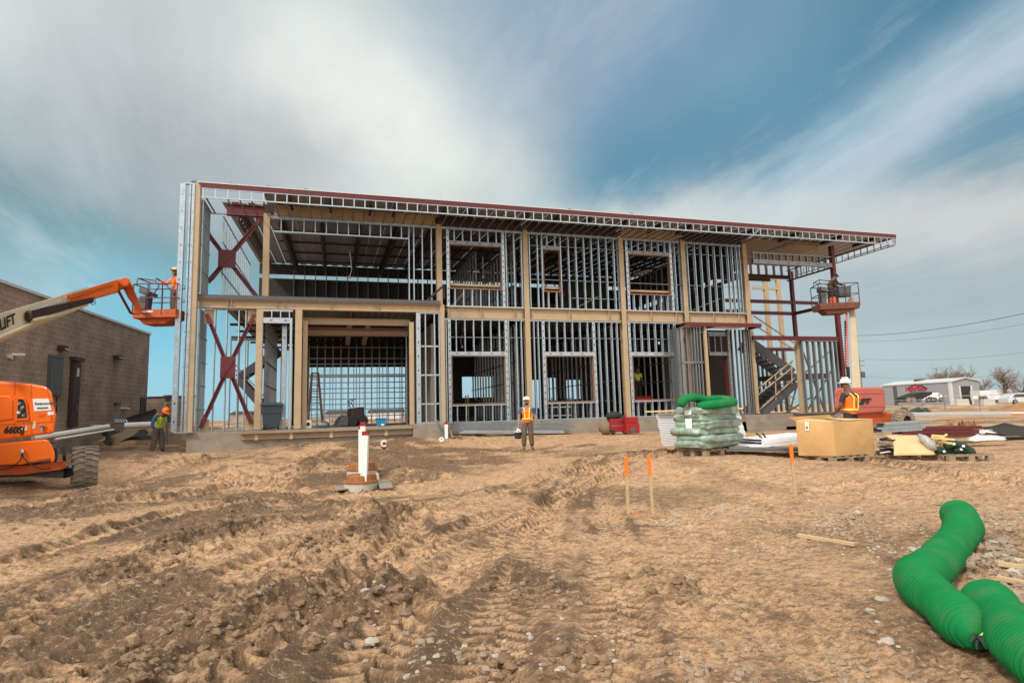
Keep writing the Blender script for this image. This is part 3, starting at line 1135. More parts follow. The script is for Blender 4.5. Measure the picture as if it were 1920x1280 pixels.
for p in (1066, 1080, 1095, 1109, 1123, 1137, 1151, 1159): stud(fx(p, 500, YW), YW, ZB1+.045, ZSOF-.06)
for p in (1169,): stud(fx(p, 520, YW), YW, ZB1+.045, ZSOF-.06)
for p in (1266, 1276, 1290, 1304, 1316, 1329, 1341, 1354, 1366, 1374, 1382, 1388): stud(fx(p, 520, YW), YW, ZB1+.045, ZSOF-.06)
# short drops over the open bay at the left
z0 = float(atY(600, 438, YW)[2])
track('drop_track', -2.4, fx(766, 445, YW), YW, z0-.05, z0)
x = -2.1
while x < fx(766, 445, YW):
    stud(x, YW, z0, ZSOF-.06); x += .43
# porch ground floor studs
for p in (401, 423, 446, 459): stud(fx(p, 690, YP+.1), YP+.12, ZS, ZB0-.03)
for p in (798, 815, 824): stud(fx(p, 690, YP), YP, ZS, ZB0-.05)
track('head_track', fx(400, 580, YP), fx(460, 580, YP), YP+.12, ZB0-.035, ZB0-.005)
track('head_track', fx(781, 590, YP), fx(826, 590, YP), YP, ZB0-.05, ZB0-.004)
track('sill_track', fx(781, 797, YP), fx(826, 797, YP), YP, ZS+.05, ZS+.10)
m_ = B(); punched(m_, fx(781, 690, YP-.08), fx(789, 690, YP-.08), YP-.09, YP+.07, ZS+.05, ZB0-.01, .4, .55, (.035, .08))
bpart('jamb_stud', m_, 'galv')
for py in (649, 703, 757):
    z = float(atY(800, py, YP)[2])
    track('blocking', fx(789, py, YP), fx(826, py, YP), YP, z-.03, z+.03, .04)
# personnel door opening beside the bin
xa, xb = fx(490, 690, YP), fx(548, 690, YP)
zh, zl = float(atY(515, 596, YP)[2]), float(atY(515, 606, YP)[2])
m_ = B(); header(m_, xa, xb-.1, YP-.08, YP+.1, zl, zh, .5, .3); bpart('door_header', m_, 'galv')
m_ = B(); m_.bx(xa, xb, YP-.1, YP+.1, ZB0-.08, ZB0-.02)
for k in range(4): m_.bx(xa+(xb-xa-.14)*k/3, xa+(xb-xa-.14)*k/3+.035, YP-.1, YP+.09, zh, ZB0-.08)
bpart('transom_frame', m_, 'galv')
m_ = B(); m_.bx(xb-.10, xb-.02, YP-.09, YP+.09, ZS, zh); m_.bx(xa-.02, xa+.035, YP-.09, YP+.09, ZS, zl); bpart('door_jamb', m_, 'galv')
m_ = B(); punched(m_, fx(528, 690, YP+.5), fx(537, 690, YP+.5), YP+.45, YP+.6, ZS, zl, .4, .6); bpart('jamb_stud', m_, 'galv')

STUDS.sort(key=lambda s: -s[0])
for L_, x, y, z0, z1, w, d in STUDS[:100]:
    m_ = B()
    m_.bx(x-w/2, x+w/2, y-d/2, y-d/2+.004, z0, z1); m_.bx(x-w/2, x+w/2, y+d/2-.004, y+d/2, z0, z1); m_.bx(x+w/2-.004, x+w/2, y-d/2+.004, y+d/2-.004, z0, z1)
    bpart('stud', m_, 'galv')
m_ = B()
for L_, x, y, z0, z1, w, d in STUDS[100:]:
    m_.bx(x-w/2, x+w/2, y-d/2, y-d/2+.004, z0, z1); m_.bx(x-w/2, x+w/2, y+d/2-.004, y+d/2, z0, z1); m_.bx(x+w/2-.004, x+w/2, y-d/2+.004, y+d/2-.004, z0, z1)
kind(bpart('short_studs', m_, 'galv'), 'stuff')

# bridging lines behind the studs
m_ = B()
for z, xa, xb in ((7.35, C_X[2], C_X[-1]), (8.9, C_X[2], C_X[-1]), (6.55, C_X[3]-2.5, C_X[3])):
    m_.bx(xa, xb, YW-.012, YW+.012, z-.014, z+.014)
for z, xa, xb in ((4.72, fx(836, 640, YW), C_X[4]), (2.6, fx(836, 700, YW), fx(843, 700, YW)), (3.4, fx(836, 700, YW), fx(843, 700, YW))):
    m_.bx(xa, xb, YW-.012, YW+.012, z-.014, z+.014)
bpart('bridging', m_, 'galv_dark')

# ---- the fin at the left end: gable studs in front of and behind the corner column
m_ = B()
for px, w in ((335.5, .17), (349.5, .05), (356, .08)):
    x = fx(px, 580, YF+.1)
    punched(m_, x-w/2, x+w/2, YF, YF+.15, ZS+.02, 9.96, .35, .62, (.05, .085) if w > .1 else (.02, .05))
m_.bx(fx(326, 810, YF), fx(362, 810, YF), YF-.01, YF+.16, ZS-.02, ZS+.02)
m_.bx(fx(345, 345, YF), fx(366, 345, YF), YF+.02, YF+.16, 9.96, 10.0)
bpart('end_wall_studs', m_, 'galv')
# side wall of the porch and balcony: studs seen at a grazing angle, sheathed on the upper floor
xs_ = PCOLS[0][0]+.14
m_ = B()
y = YF+.3
while y < YW+.1:
    m_.bx(xs_, xs_+.05, y, y+.045, ZS, ZB0); m_.bx(xs_, xs_+.05, y, y+.045, ZB1, 9.45)
    y += .30
for z in (1.9, 2.75, 3.6, 4.5, 6.9, 7.8, 8.65): m_.bx(xs_+.01, xs_+.04, YF+.3, YW+.1, z, z+.03)
m_.bx(xs_-.02, xs_+.07, YF+.25, YW+.1, 9.45, 9.5); m_.bx(xs_-.01, xs_+.06, YF+.25, YW+.1, ZB1-.02, ZB1+.03)
bpart('side_wall_studs', m_, 'galv')
m_ = B(); m_.bx(xs_-.05, xs_-.03, YF+.3, YW, ZB1, 9.45)
bpart('side_wall_sheathing', m_, 'galv_dark')

# ---- roof: red edge, ladder framing of the eaves, soffit strips, deck and joists
RX0, RX1 = fx(377, 345, YF), fx(1679, 441, YF)
m_ = B()
m_.bx(RX0, RX1, YF-.03, YF-.01, ZL1+.005, ZR); m_.bx(RX0, RX1, YF-.01, YF+.12, ZR-.02, ZR); m_.bx(RX0, RX1, YF-.01, YF+.12, ZL1+.005, ZL1+.02)
m_.bx(RX1-.02, RX1, YF+.12, 29.0, ZL1+.01, ZR)
bpart('roof_edge', m_, 'maroon')
m_ = B(); m_.bx(RX0-.1, RX1+.02, YF-.05, YF+.2, ZR+.002, ZR+.035)
bpart('drip_strip', m_, 'trim')
m_ = B()
m_.bx(RX0+.02, RX1, YF-.02, YF+.02, ZL0, ZL0+.045); m_.bx(RX0+.02, RX1, YF-.02, YF+.02, ZL1-.03, ZL1)
x, i = RX0+.06, 0
while x < RX1-.05:
    m_.bx(x, x+.04, YF-.022, YF+.02, ZL0+.045, ZL1-.03)
    x += .405
m_.bar((18.9, YF-.03, ZL0+.05), (19.25, YF-.03, ZL1-.02), .03, .02, (0, 1, 0))
bpart('eaves_ladder', m_, 'galv')
m_ = B()
x = RX0+.06
while x < C_X[-1]:
    if x > -3.9:
        m_.bx(x, x+.036, YF+.02, YW-.08, ZL0+.0, ZL0+.045)
    x += .405
m_.bx(RX0+.1, -2.6, YW-.06, YW, ZL0-.04, ZL0)
m_.bx(RX0+.15, RX0+.2, YF+.02, YW, ZL0+.001, ZL0+.04)
bpart('soffit_strips', m_, 'galv_dark')
m_ = B()
yy = YF
while yy < 30.5:
    m_.bx(RX1-.04, RX1, yy+.02, yy+.06, ZL0+.04, ZL1); yy += .42
m_.bx(RX1-.04, RX1, YF+.02, 30.5, ZL0, ZL0+.04)
m_.bx(RX1-.3, RX1-.27, YF+.05, 26, ZL0+.02, ZL0+.06)
bpart('end_ladder', m_, 'galv_dark')
RZ = lambda y: ZL1+.04+(y-YF)*.052
m_ = B()
xa = fx(492, 372, YF)
x = xa
while x < 20.0:
    e = .6
    m_.hexa([(x, YF+.1, RZ(YF)), (x+e*.55, YF+.1, RZ(YF)), (x+e*.55, YB, RZ(YB)), (x, YB, RZ(YB)), (x, YF+.1, RZ(YF)+.03), (x+e*.55, YF+.1, RZ(YF)+.03), (x+e*.55, YB, RZ(YB)+.03), (x, YB, RZ(YB)+.03)])
    m_.hexa([(x+e*.55, YF+.1, RZ(YF)+.04), (x+e, YF+.1, RZ(YF)+.04), (x+e, YB, RZ(YB)+.04), (x+e*.55, YB, RZ(YB)+.04), (x+e*.55, YF+.1, RZ(YF)+.07), (x+e, YF+.1, RZ(YF)+.07), (x+e, YB, RZ(YB)+.07), (x+e*.55, YB, RZ(YB)+.07)])
    x += e
x = -4.3
while x < xa-.1:
    e = min(.6, xa-x)
    for q, dz in ((0, 0), (.55, .04)):
        m_.hexa([(x+e*q, YW+.1, RZ(YW)+dz), (x+e*(q+.5), YW+.1, RZ(YW)+dz), (x+e*(q+.5), YB, RZ(YB)+dz), (x+e*q, YB, RZ(YB)+dz), (x+e*q, YW+.1, RZ(YW)+dz+.03), (x+e*(q+.5), YW+.1, RZ(YW)+dz+.03), (x+e*(q+.5), YB, RZ(YB)+dz+.03), (x+e*q, YB, RZ(YB)+dz+.03)])
    x += e
bpart('roof_deck', m_, 'deck')
m_ = B()
x = 20.0
while x < RX1-.1:
    e = min(.6, RX1-.05-x)
    m_.bx(x, x+e*.55, YF+.1, 29.5, RZ(YF), RZ(YF)+.03); m_.bx(x+e*.55, x+e, YF+.1, 29.5, RZ(YF)+.04, RZ(YF)+.07)
    x += e
bpart('canopy_deck', m_, 'deck')
# outriggers from the wall to the roof edge
for px in (545, 620, 695, 740, 830, 880, 985, 1040, 1100, 1165, 1230, 1284, 1340, 1399, 1480, 1560, 1620):
    x = fx(px, 400, YF+.6)
    m_ = B(); m_.bx(x-.05, x+.05, YF+.13, YW-.2, ZL1-.13, ZL1-.10); m_.bx(x-.012, x+.012, YF+.13, YW-.2, ZL1-.10, ZL1+.02)
    bpart('outrigger', m_, 'joist')
for a, b_, mt in ((-2.5, C_X[1], 'tan'), (C_X[1], C_X[2], 'joist'), (C_X[2], C_X[3], 'joist'), (C_X[3], C_X[4], 'tan'), (C_X[4], C_X[5], 'joist'), (fx(1480, 478, 24.3), 24.4, 'tan')):
    m_ = B(); ibeam(m_, a+.13, b_-.13, YW+.02, ZSOF+.06, ZSOF+.50, .2)
    bpart('eaves_beam', m_, mt)
m_ = B(); ibeam(m_, -4.1, -2.7, YW+.02, ZSOF-.02, ZSOF+.42, .2); bpart('eaves_beam', m_, 'maroon')
# open web joists running back under the deck
for jx in [-3.7, -2.2, -.6, 1.0, 2.6, 4.2, 5.8, 7.4, 9.0, 10.6, 12.2, 13.8, 15.4, 17.0, 18.6]:
    m_ = B()
    n = 20
    for k in range(n):
        ya, yb = YW+.2+(YB-YW-.4)*k/n, YW+.2+(YB-YW-.4)*(k+1)/n
        za, zb, zm = RZ(ya)-.06, RZ(yb)-.06, RZ((ya+yb)/2)-.62
        m_.bar((jx, ya, za), (jx, (ya+yb)/2, zm), .03); m_.bar((jx, (ya+yb)/2, zm), (jx, yb, zb), .03)
    m_.bar((jx, YW+.2, RZ(YW)-.05), (jx, YB-.2, RZ(YB)-.05), .13, .05); m_.bar((jx, YW+.4, RZ(YW)-.62), (jx, YB-.3, RZ(YB)-.62), .13, .05)
    bpart('roof_joist', m_, 'joist')
for y in (26.4, 28.4, 30.6, 33., 35.2):
    m_ = B(); m_.bar((-2.5, y, RZ(y)-.60), (19.6, y, RZ(y)-.60), .05); m_.bar((-2.5, y+.05, RZ(y)-.12), (19.6, y+.05, RZ(y)-.12), .05)
    bpart('joist_bridging', m_, 'joist')
# little clips along the roof edge
for px in (362, 432, 502, 573, 1070, 1185):
    p = atY(px, 345+(px-375)*.0745, YF)
    m_ = B(); m_.bx(p[0]-.07, p[0]+.07, YF+.02, YF+.12, ZR+.03, ZR+.11); bpart('roof_clip', m_, 'galv_dark')

# ---- inside
PZ = 9.75
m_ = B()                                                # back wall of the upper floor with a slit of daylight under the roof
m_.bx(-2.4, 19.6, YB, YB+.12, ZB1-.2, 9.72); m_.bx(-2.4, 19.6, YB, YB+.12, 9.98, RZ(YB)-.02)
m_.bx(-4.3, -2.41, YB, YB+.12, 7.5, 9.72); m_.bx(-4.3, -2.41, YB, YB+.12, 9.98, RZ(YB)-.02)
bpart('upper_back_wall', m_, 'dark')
m_ = B()                                                # side wall at the right with a row of slits
xq = 19.55
m_.bx(xq, xq+.12, 26.6, YB, ZB1-.1, 8.05); m_.bx(xq, xq+.12, YW+.2, YB, 8.36, 10.3); m_.bx(xq, xq+.12, YW+.2, 26.6, 7.9, 8.05); m_.bx(xq, xq+.12, YW+.2, 26.6, ZB1-.1, 6.4)
y = YW+.2
while y < YB: m_.bx(xq+.001, xq+.119, y, y+.22, 8.05, 8.36); y += .72
m_.bx(xq, xq+.12, 27.2, YB, ZS, 5.4)
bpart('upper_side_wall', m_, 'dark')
m_ = B(); x = -2.4
while x < 19.6:
    m_.bx(x, x+.05, YB-.16, YB-.01, ZB1, 10.5); x += .61
m_.bx(-2.4, 19.6, YB-.03, YB-.02, 7.4, 7.45)
bpart('upper_back_studs', m_, 'galv_dark')
for z, y, xa, xb in ((7.15, 33.6, -1.6, 7), (6.75, 33.6, -1.6, 7), (7.25, 30., 8, 12)):
    m_ = B(); m_.bar((xa, y, z), (xb, y, z-.05), .07); bpart('red_pipe_rail', m_, 'maroon')
for k in range(5):
    x = -1.4+k*2.
    m_ = B(); m_.bx(x-.06, x+.06, 33.55, 33.67, ZB1, 7.2); bpart('interior_post', m_, 'joist' if k % 2 else 'tan')
# left end wall of the upper floor, studs only, the sky behind
m_ = B(); y = YW+.4
while y < 33:
    m_.bx(-4.3, -4.24, y, y+.045, ZB1, 9.5); y += .61
for z in (ZB1, 7.2, 8.4, 9.46): m_.bx(-4.29, -4.25, YW+.3, 33, z, z+.045)
bpart('gable_studs', m_, 'galv')
# ground floor partitions running back from the wall
def partition(x, y0, y1, m='galv_dark', step=.61, z0=ZS, z1=5.35, rows=(1.9, 2.8, 3.7, 4.6), sheet=False):
    m_ = B(); y = y0
    while y < y1:
        m_.bx(x-.04, x+.04, y, y+.042, z0, z1); y += step
    for z in rows: m_.bx(x-.03, x+.03, y0, y1, z, z+.04)
    m_.bx(x-.075, x+.075, y0, y1, z0, z0+.04); m_.bx(x-.075, x+.075, y0, y1, z1-.04, z1)
    o = bpart('partition_frame', m_, m)
    return o


partition(C_X[2]-.45, YW+.3, 34); partition(C_X[3]-.5, YW+.3, 34); partition(C_X[4]-.5, YW+.2, 33); partition(C_X[2]+.9, 29, 34.); partition(-2.6, 25, 29.5)
partition(C_X[2]-.3, YW+.5, 33, z0=ZB1, z1=9.2, rows=(7.2, 8.4)); partition(C_X[1]+2.2, YW+2.5, 33, z0=ZB1, z1=9.2, rows=(7.2, 8.4)); partition(C_X[4]+1.2, YW+.8, 31, z0=ZB1, z1=9.2, rows=(7.2, 8.4))
for xa, xb, y, z0, z1 in ((C_X[3]+.3, C_X[4]+.3, 33.5, ZB1, 9.6), (C_X[4]+.3, C_X[5], 34, ZB1, 7.6)):
    m_ = B(); m_.bx(xa, xb, y, y+.02, z0, z1); bpart('green_sheathing_board', m_, 'gyp')
# back wall of the ground floor: studs and girts, sheathed at the top, with openings left for doors and windows
ys = 33.4
def backwall(xa, xb, holes):
    m_ = B()
    edges = sorted(set([xa, xb]+[h[0] for h in holes]+[h[1] for h in holes]))
    for a, c in zip(edges[:-1], edges[1:]):
        hs = [h for h in holes if h[0] <= a+1e-4 and h[1] >= c-1e-4]
        if hs:
            m_.bx(a, c, ys, ys+.03, hs[0][3], 5.8)
            if hs[0][2] > ZS+.05: m_.bx(a, c, ys, ys+.03, ZS, hs[0][2])
        else:
            m_.bx(a, c, ys, ys+.03, ZS, 5.8)
    return m_
X_ = lambda px: fx(px, 750, ys)
Zb = lambda py, px=700: float(atY(px, py, ys)[2])
gx0, gx1 = X_(578), X_(762)
holes = [(X_(430), X_(547), ZS, Zb(640)), (gx0, gx1, ZS, Zb(688)), (X_(867), X_(925), Zb(745, 890), Zb(706, 890)), (X_(992), X_(1012), Zb(765, 1000), Zb(712, 1000)), (X_(1025), X_(1045), Zb(750, 1040), Zb(708, 1040)), (X_(1060), X_(1089), Zb(748, 1070), Zb(712, 1070))]
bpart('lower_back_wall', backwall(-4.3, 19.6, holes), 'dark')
m_ = B()
x = gx0
while x < gx1:
    m_.bx(x, x+.045, ys-.16, ys-.02, ZS, 5.7); x += .405
for z in (1.5, 2.15, 2.75, 3.3, 3.6, 3.72, 4.3, 4.6, 5.2): m_.bx(gx0, gx1, ys-.15, ys-.03, z, z+.05)
m_.bx(gx0, gx1, ys-.14, ys-.04, 3.62, 3.70)
bpart('back_door_studs', m_, 'galv')
m_ = B()
x = gx0-.6
while x < gx1+.6:
    m_.bx(x, x+.04, ys+2.4, ys+2.5, ZS, 5.2); x += .33
for z in (1.9, 2.5, 3.1, 3.9): m_.bx(gx0-.6, gx1+.6, ys+2.41, ys+2.49, z, z+.05)
bpart('outer_wall_frame', m_, 'galv')
for a, b_, py in ((430, 547, 700), (925, 950, 720), (992, 1012, 730), (1025, 1045, 730), (1060, 1089, 730)):
    x = X_(a)
    m_ = B(); m_.bx(x, X_(b_), ys-.16, ys-.01, 5.6, 5.65)
    while x < X_(b_):
        m_.bx(x, x+.045, ys-.15, ys-.02, ZS, 5.6); x += .405
    bpart('back_window_frame', m_, 'galv_dark')
m_ = B(); xcm = fx(764, 700, 33); 
m_.bx(xcm, xcm+.2, YP+1.2, 33.3, ZS, 5.25); bpart('block_side_wall', m_, 'block')
m_ = B(); 
for px in (762.5,): m_.bx(fx(px, 690, YP+.9)-.02, fx(px, 690, YP+.9)+.02, YP+.9, YP+1.1, ZS, 5.1)
bpart('door_guide', m_, 'galv_dark')
# heavy lintel beams inside the wide door
for y, z0, z1, mt in ((YP+.55, 5.05, 5.3, 'tan'), (YP+.5, 4.82, 4.9, 'maroon'), (YP+1.4, 4.75, 4.98, 'tan')):
    m_ = B(); ibeam(m_, PCOLS[2][0], PCOLS[4][0], y, z0, z1, .14); bpart('door_lintel', m_, mt)
for x in (.55, 1.3): 
    m_ = B(); m_.bar((x, YP+1.8, 5.3), (x+.02, 29.5, 5.05), .2, .25); bpart('deep_floor_beam', m_, 'tan')
# staircase seen through the left end
def flight(p, q, w, h=.34):
    """A flight of steel stairs: two stringers with treads, p and q at the outer string, w across."""
    p, q, w = Vector(p), Vector(q), Vector(w)
    m_ = B(); m_.bar(p, q, .04, h, (0, 0, 1)); m_.bar(p+w, q+w, .04, h, (0, 0, 1))
    n = max(6, int(abs(q.z-p.z)/.18))
    for k in range(n):
        a = p.lerp(q, (k+.5)/n)
        d = Vector((q.x-p.x, q.y-p.y, 0)).normalized()*.14
        m_.hexa([a-d, a+d, a+d+w, a-d+w, a-d+Vector((0, 0, .03)), a+d+Vector((0, 0, .03)), a+d+w+Vector((0, 0, .03)), a-d+w+Vector((0, 0, .03))])
    return m_


A_ = lambda px, py, Y: tuple(atY(px, py, Y))
st = bpart('inner_staircase', flight(A_(446, 708, 29.6), A_(524, 655, 29.6), (0, 1.1, 0)), 'grey_steel')
bpart('stair_flight', flight(A_(446, 708, 28.4), A_(505, 778, 28.4), (0, 1.1, 0)), 'grey_steel', st)
m_ = B()
for dy in (16, 26):
    m_.tube([A_(440, 708-dy, 28.3), A_(507, 782-dy, 28.3)], .02, 6)
bpart('handrail', m_, 'maroon', st)

# cables and a few loose pieces hanging inside the frame
_cr = random.Random(17)
for px, py0, py1, Y in ((655, 470, 520, 29), (700, 455, 500, 31), (880, 470, 505, 27), (905, 480, 520, 28.5), (1075, 470, 540, 27), (1100, 610, 660, 27), (905, 605, 640, 27.5), (870, 610, 650, 28.5), (1230, 470, 520, 28), (968, 610, 700, 26.)):
    a, b_ = atY(px, py0, Y), atY(px+_cr.uniform(-6, 6), py1, Y)
    m_ = B(); m_.tube([a, (a*.7+b_*.3)+np.array((_cr.uniform(-.1, .1), 0, 0)), (a*.3+b_*.7)+np.array((_cr.uniform(-.12, .12), 0, 0)), b_], .022, 6)
    m_.blob(b_, .07, _cr, 7, 5, .2)
    bpart('hanging_cable', m_, 'wire' if _cr.random() < .6 else 'white')
for px0, py0, px1, py1, Y in ((846, 575, 870, 548, YW+.5), (1084, 575, 1120, 556, YW+1.2), (1300, 580, 1350, 560, YW+1.4)):
    m_ = B(); m_.bar(atY(px0, py0, Y), atY(px1, py1, Y+.6), .09, .04); bpart('temporary_brace', m_, 'lumber')


# ---- entrance with its red canopy, and the open stair tower at the right end
YC = YF+.55
zc0, zc1 = float(atY(1290, 611, YC)[2]), float(atY(1290, 604.5, YC)[2])
m_ = B(); m_.bx(fx(1284, 607, YC), fx(1428, 607, YC), YC, YC+.03, zc0, zc1+.02); m_.bx(fx(1284, 607, YC)+.01, fx(1428, 607, YC)-.01, YC+.03, YW-.2, zc1-.02, zc1)
m_.bx(fx(1428, 607, YC)-.03, fx(1428, 607, YC), YC+.03, YW-.2, zc0, zc1+.02)
bpart('entrance_canopy', m_, 'maroon')
m_ = B()
for px, Y in ((1283, YC+.4), (1291, YC+.3), (1300, YC+.2), (1306, YC+.1), (1311, YC+.1), (1317, YC+.1)):
    x = fx(px, 690, Y); m_.bx(x-.022, x+.022, Y, Y+.15, ZS, zc0-.03)
xq = fx(1280, 690, YC+.2)
y = YC+.2
while y < YW: 
    m_.bx(xq-.02, xq+.12, y, y+.042, ZS, zc0-.03); y += .3
m_.bx(xq, fx(1320, 690, YC+.1), YC+.09, YC+.26, zc0-.04, zc0-.005); m_.bx(xq, fx(1320, 690, YC+.1), YC+.1, YC+.12, 3.5, 3.58); m_.bx(xq-.01, fx(1320, 690, YC+.1), YC+.09, YC+.26, ZS-.01, ZS+.03)
bpart('vestibule_studs', m_, 'galv_dark')
c = B(); x = fx(1326, 690, YC+.15); c.bx(x-.06, x+.06, YC+.1, YC+.22, ZS, zc0); bpart('column', c, 'tan')
m_ = B()
xe0, xe1 = fx(1331, 690, YW-.3), fx(1366, 690, YW-.3)
header(m_, xe0, xe1, YW-.36, YW-.26, 3.92, 4.08, .5); bpart('door_header', m_, 'galv_dark')
m_ = B(); header(m_, xe0, xe1, YW-.36, YW-.26, 4.85, 5.0, .4); bpart('door_header', m_, 'galv_dark')
m_ = B(); x = xe0+.02
while x < xe1: m_.bx(x, x+.04, YW-.3, YW-.2, 4.08, 4.85); x += .34
bpart('transom_frame', m_, 'galv_dark')
m_ = B(); x = xe0+.02
while x < xe1: m_.bx(x, x+.04, YW+2.2, YW+2.35, ZS, 5.2); x += .34
m_.bx(xe0-1, xe1+2.2, YW+2.355, YW+2.4, ZS, 5.4)
bpart('inner_wall', m_, 'dark')
m_ = B(); x = fx(1364, 720, YW-.2); m_.bx(x-.05, x+.05, YW-.25, YW-.15, ZS, 3.9); bpart('red_door_post', m_, 'maroon')
m_ = B()
for px in (1369, 1376, 1384, 1392, 1399, 1404, 1408):
    x = fx(px, 690, YW-.4)
    if px % 2: punched(m_, x-.06, x+.06, YW-.45, YW-.32, ZS, zc0-.02, .2, .28, (.03, .06))
    else: m_.bx(x-.02, x+.02, YW-.42, YW-.3, ZS, zc0-.02)
m_.bx(fx(1367, 690, YW-.4), fx(1411, 690, YW-.4), YW-.46, YW-.3, ZS-.005, ZS+.03)
bpart('pilaster_studs', m_, 'galv_dark')
c = B(); x = fx(1412, 690, YW-.1); c.bx(x-.1, x+.1, YW-.2, YW, ZS, ZB0); bpart('column', c, 'tan')

# tower columns: two red ones outside, tan ones of the back wall
TY0, TY1 = 24.2, 27.3
txo = fx(1567, 560, TY0)
txi = fx(1488, 580, TY1)
for x, y, z1, w, mt in ((txo, TY0, 9.6, .10, 'maroon'), (txi, TY1, 9.0, .09, 'maroon'), (fx(1499, 700, TY0+.3), TY0+.3, 4.7, .10, 'tan')):
    c = B(); c.bx(x-w, x+w, y-w, y+w, ZS-.1, z1); bpart('column', c, mt, bevel=.01)
TYB = 33.
for px in (1408, 1442, 1466):
    c = B(); x = fx(px, 600, TYB); c.bx(x-.14, x+.14, TYB, TYB+.2, ZS, 10.2); bpart('column', c, 'tan')
m_ = B()
xa, xb = fx(1408, 520, TYB), fx(1466, 520, TYB)
for py, h in ((520, .28), (540, .16)):
    z = float(atY(1435, py, TYB)[2]); m_.bx(xa+.14, xb-.14, TYB+.02, TYB+.15, z-h/2, z+h/2)
bpart('window_beam', m_, 'tan')
m_ = B(); z = float(atY(1435, 510, TYB)[2]); x = xa
while x < xb+1.5: m_.bx(x, x+.16, TYB+.02, TYB+.1, z-.3, z+.5); x += .62
m_.bx(xa, xb+1.6, TYB, TYB+.12, z+.5, z+.9)
bpart('clerestory_frame', m_, 'joist')
# header ring of the tower
zh0, zh1, zh2 = float(atY(1480, 497.5, TY0)[2]), float(atY(1480, 490, TY0)[2]), float(atY(1480, 477, TY0)[2])
m_ = B(); header(m_, C_X[-1]+.12, txo-.1, TY0-.08, TY0+.08, zh0, zh1, .6, .3); bpart('tower_header', m_, 'galv_dark')
m_ = B(); x = C_X[-1]+.15
m_.bx(C_X[-1]+.12, txo-.1, TY0-.07, TY0+.07, zh2-.05, zh2)
while x < txo: m_.bx(x, x+.04, TY0-.06, TY0+.06, zh1, zh2-.05); x += .405
bpart('tower_ladder', m_, 'galv_dark')
m_ = B(); y = TY0+.1
while y < TY1: m_.bx(txo-.06, txo+.0, y, y+.04, zh0+.05, zh2); y += .405
m_.bx(txo-.08, txo+.02, TY0+.1, TY1+.1, zh0-.03, zh0+.05); m_.bx(txo-.06, txo, TY0+.1, TY1+.1, zh2, zh2+.05)
bpart('tower_side_ladder', m_, 'galv_dark')
m_ = B(); m_.bx(C_X[-1], txo, TY1, TY1+.12, zh0+.1, zh0+.3); m_.bx(C_X[-1], txo, TY1+1.5, TY1+1.6, zh0+.3, zh0+.7); bpart('tower_rear_beam', m_, 'joist')
m_ = B(); m_.bx(C_X[-1]+.1, txo, TY0+.3, TY1, ZL1-.08, ZL1+.0)
bpart('tower_soffit', m_, 'deck')
# sprinkler pipe with fittings under the overhang
m_ = B(); m_.tube([tuple(atY(1440, 470, 25.2)), tuple(atY(1498, 453, 24.0))], .05, 8)
for px, py in ((1442, 471), (1470, 462), (1487, 456)): m_.blob(atY(px, py, 24.6), .09, random.Random(px), amp=.2)
bpart('pipe_run', m_, 'galv_dark')
# red tie beams
zt = {k: float(atY(1488, k, TY1)[2]) for k in (567, 588)}
for k in (567, 588):
    m_ = B(); m_.bx(C_X[-1]+.2, txi, TY1-.06, TY1+.06, zt[k]-.09, zt[k]+.09)
    if k == 588: m_.bx(txi-.05, txi+.06, TY0, TY1, zt[k]-.085, zt[k]+.085)
    else: m_.bx(txi, txi+1.7, TY1-.06, TY1+.06, zt[k]-.09, zt[k]+.09)
    bpart('tie_beam', m_, 'maroon')
zl_ = float(atY(1490, 634, TY0)[2])
m_ = B(); m_.bx(fx(1411, 634, TY0), txo+.05, TY0-.06, TY0+.06, zl_-.10, zl_+.10); bpart('landing_beam', m_, 'maroon')
m_ = B(); m_.bx(fx(1411, 640, TY1), txi, TY1-.06, TY1+.06, zl_-.3, zl_-.15); bpart('landing_beam', m_, 'maroon')
# stairs of the tower
A_ = lambda px, py, Y: tuple(atY(px, py, Y))
st = bpart('tower_staircase', flight(A_(1427, 775, TY0+.7), A_(1492, 716, TY0+.7), (0, 1.2, 0), .52), 'grey_steel')
bpart('stair_flight', flight(A_(1412, 644, TY0+2.), A_(1488, 699, TY0+2.), (0, 1.1, 0), .48), 'grey_steel', st)
m_ = B(); a, b_ = A_(1486, 702, TY0+.7), A_(1570, 690, TY0+.7); m_.bx(a[0], txo-.1, TY0+.7, TY0+3.2, a[2]-.2, a[2]+.05)
bpart('stair_landing', m_, 'grey_steel', st)
m_ = B()
for (p, q, Y, r) in (((1419, 730), (1486, 676), TY0+.65, .035), ((1419, 742), (1487, 688), TY0+.65, .035), ((1424, 768), (1490, 709), TY0+.62, .03), ((1413, 592), (1500, 650), TY0+1.9, .035), ((1422, 614), (1500, 662), TY0+1.9, .03), ((1445, 622), (1430, 640), TY0+1.9, .02)):
    m_.tube([A_(*p, Y), A_(*q, Y)], r, 6)
for px, py0, py1 in ((1420, 731, 778), (1454, 703, 750), (1484, 677, 720)): m_.tube([A_(px, py0, TY0+.65), A_(px+1, py1, TY0+.65)], .03, 6)
bpart('stair_rail', m_, 'tan', st)
m_ = B(); m_.tube([A_(1418, 722, TY0+.5), A_(1436, 722, TY0+.5), A_(1465, 752, TY0+.5), A_(1500, 770, TY0+.5)], .02, 6); m_.tube([A_(1448, 700, TY0+.55), A_(1462, 730, TY0+.55), A_(1490, 748, TY0+.55)], .02, 6)
bpart('hanging_cable', m_, 'wire', st)
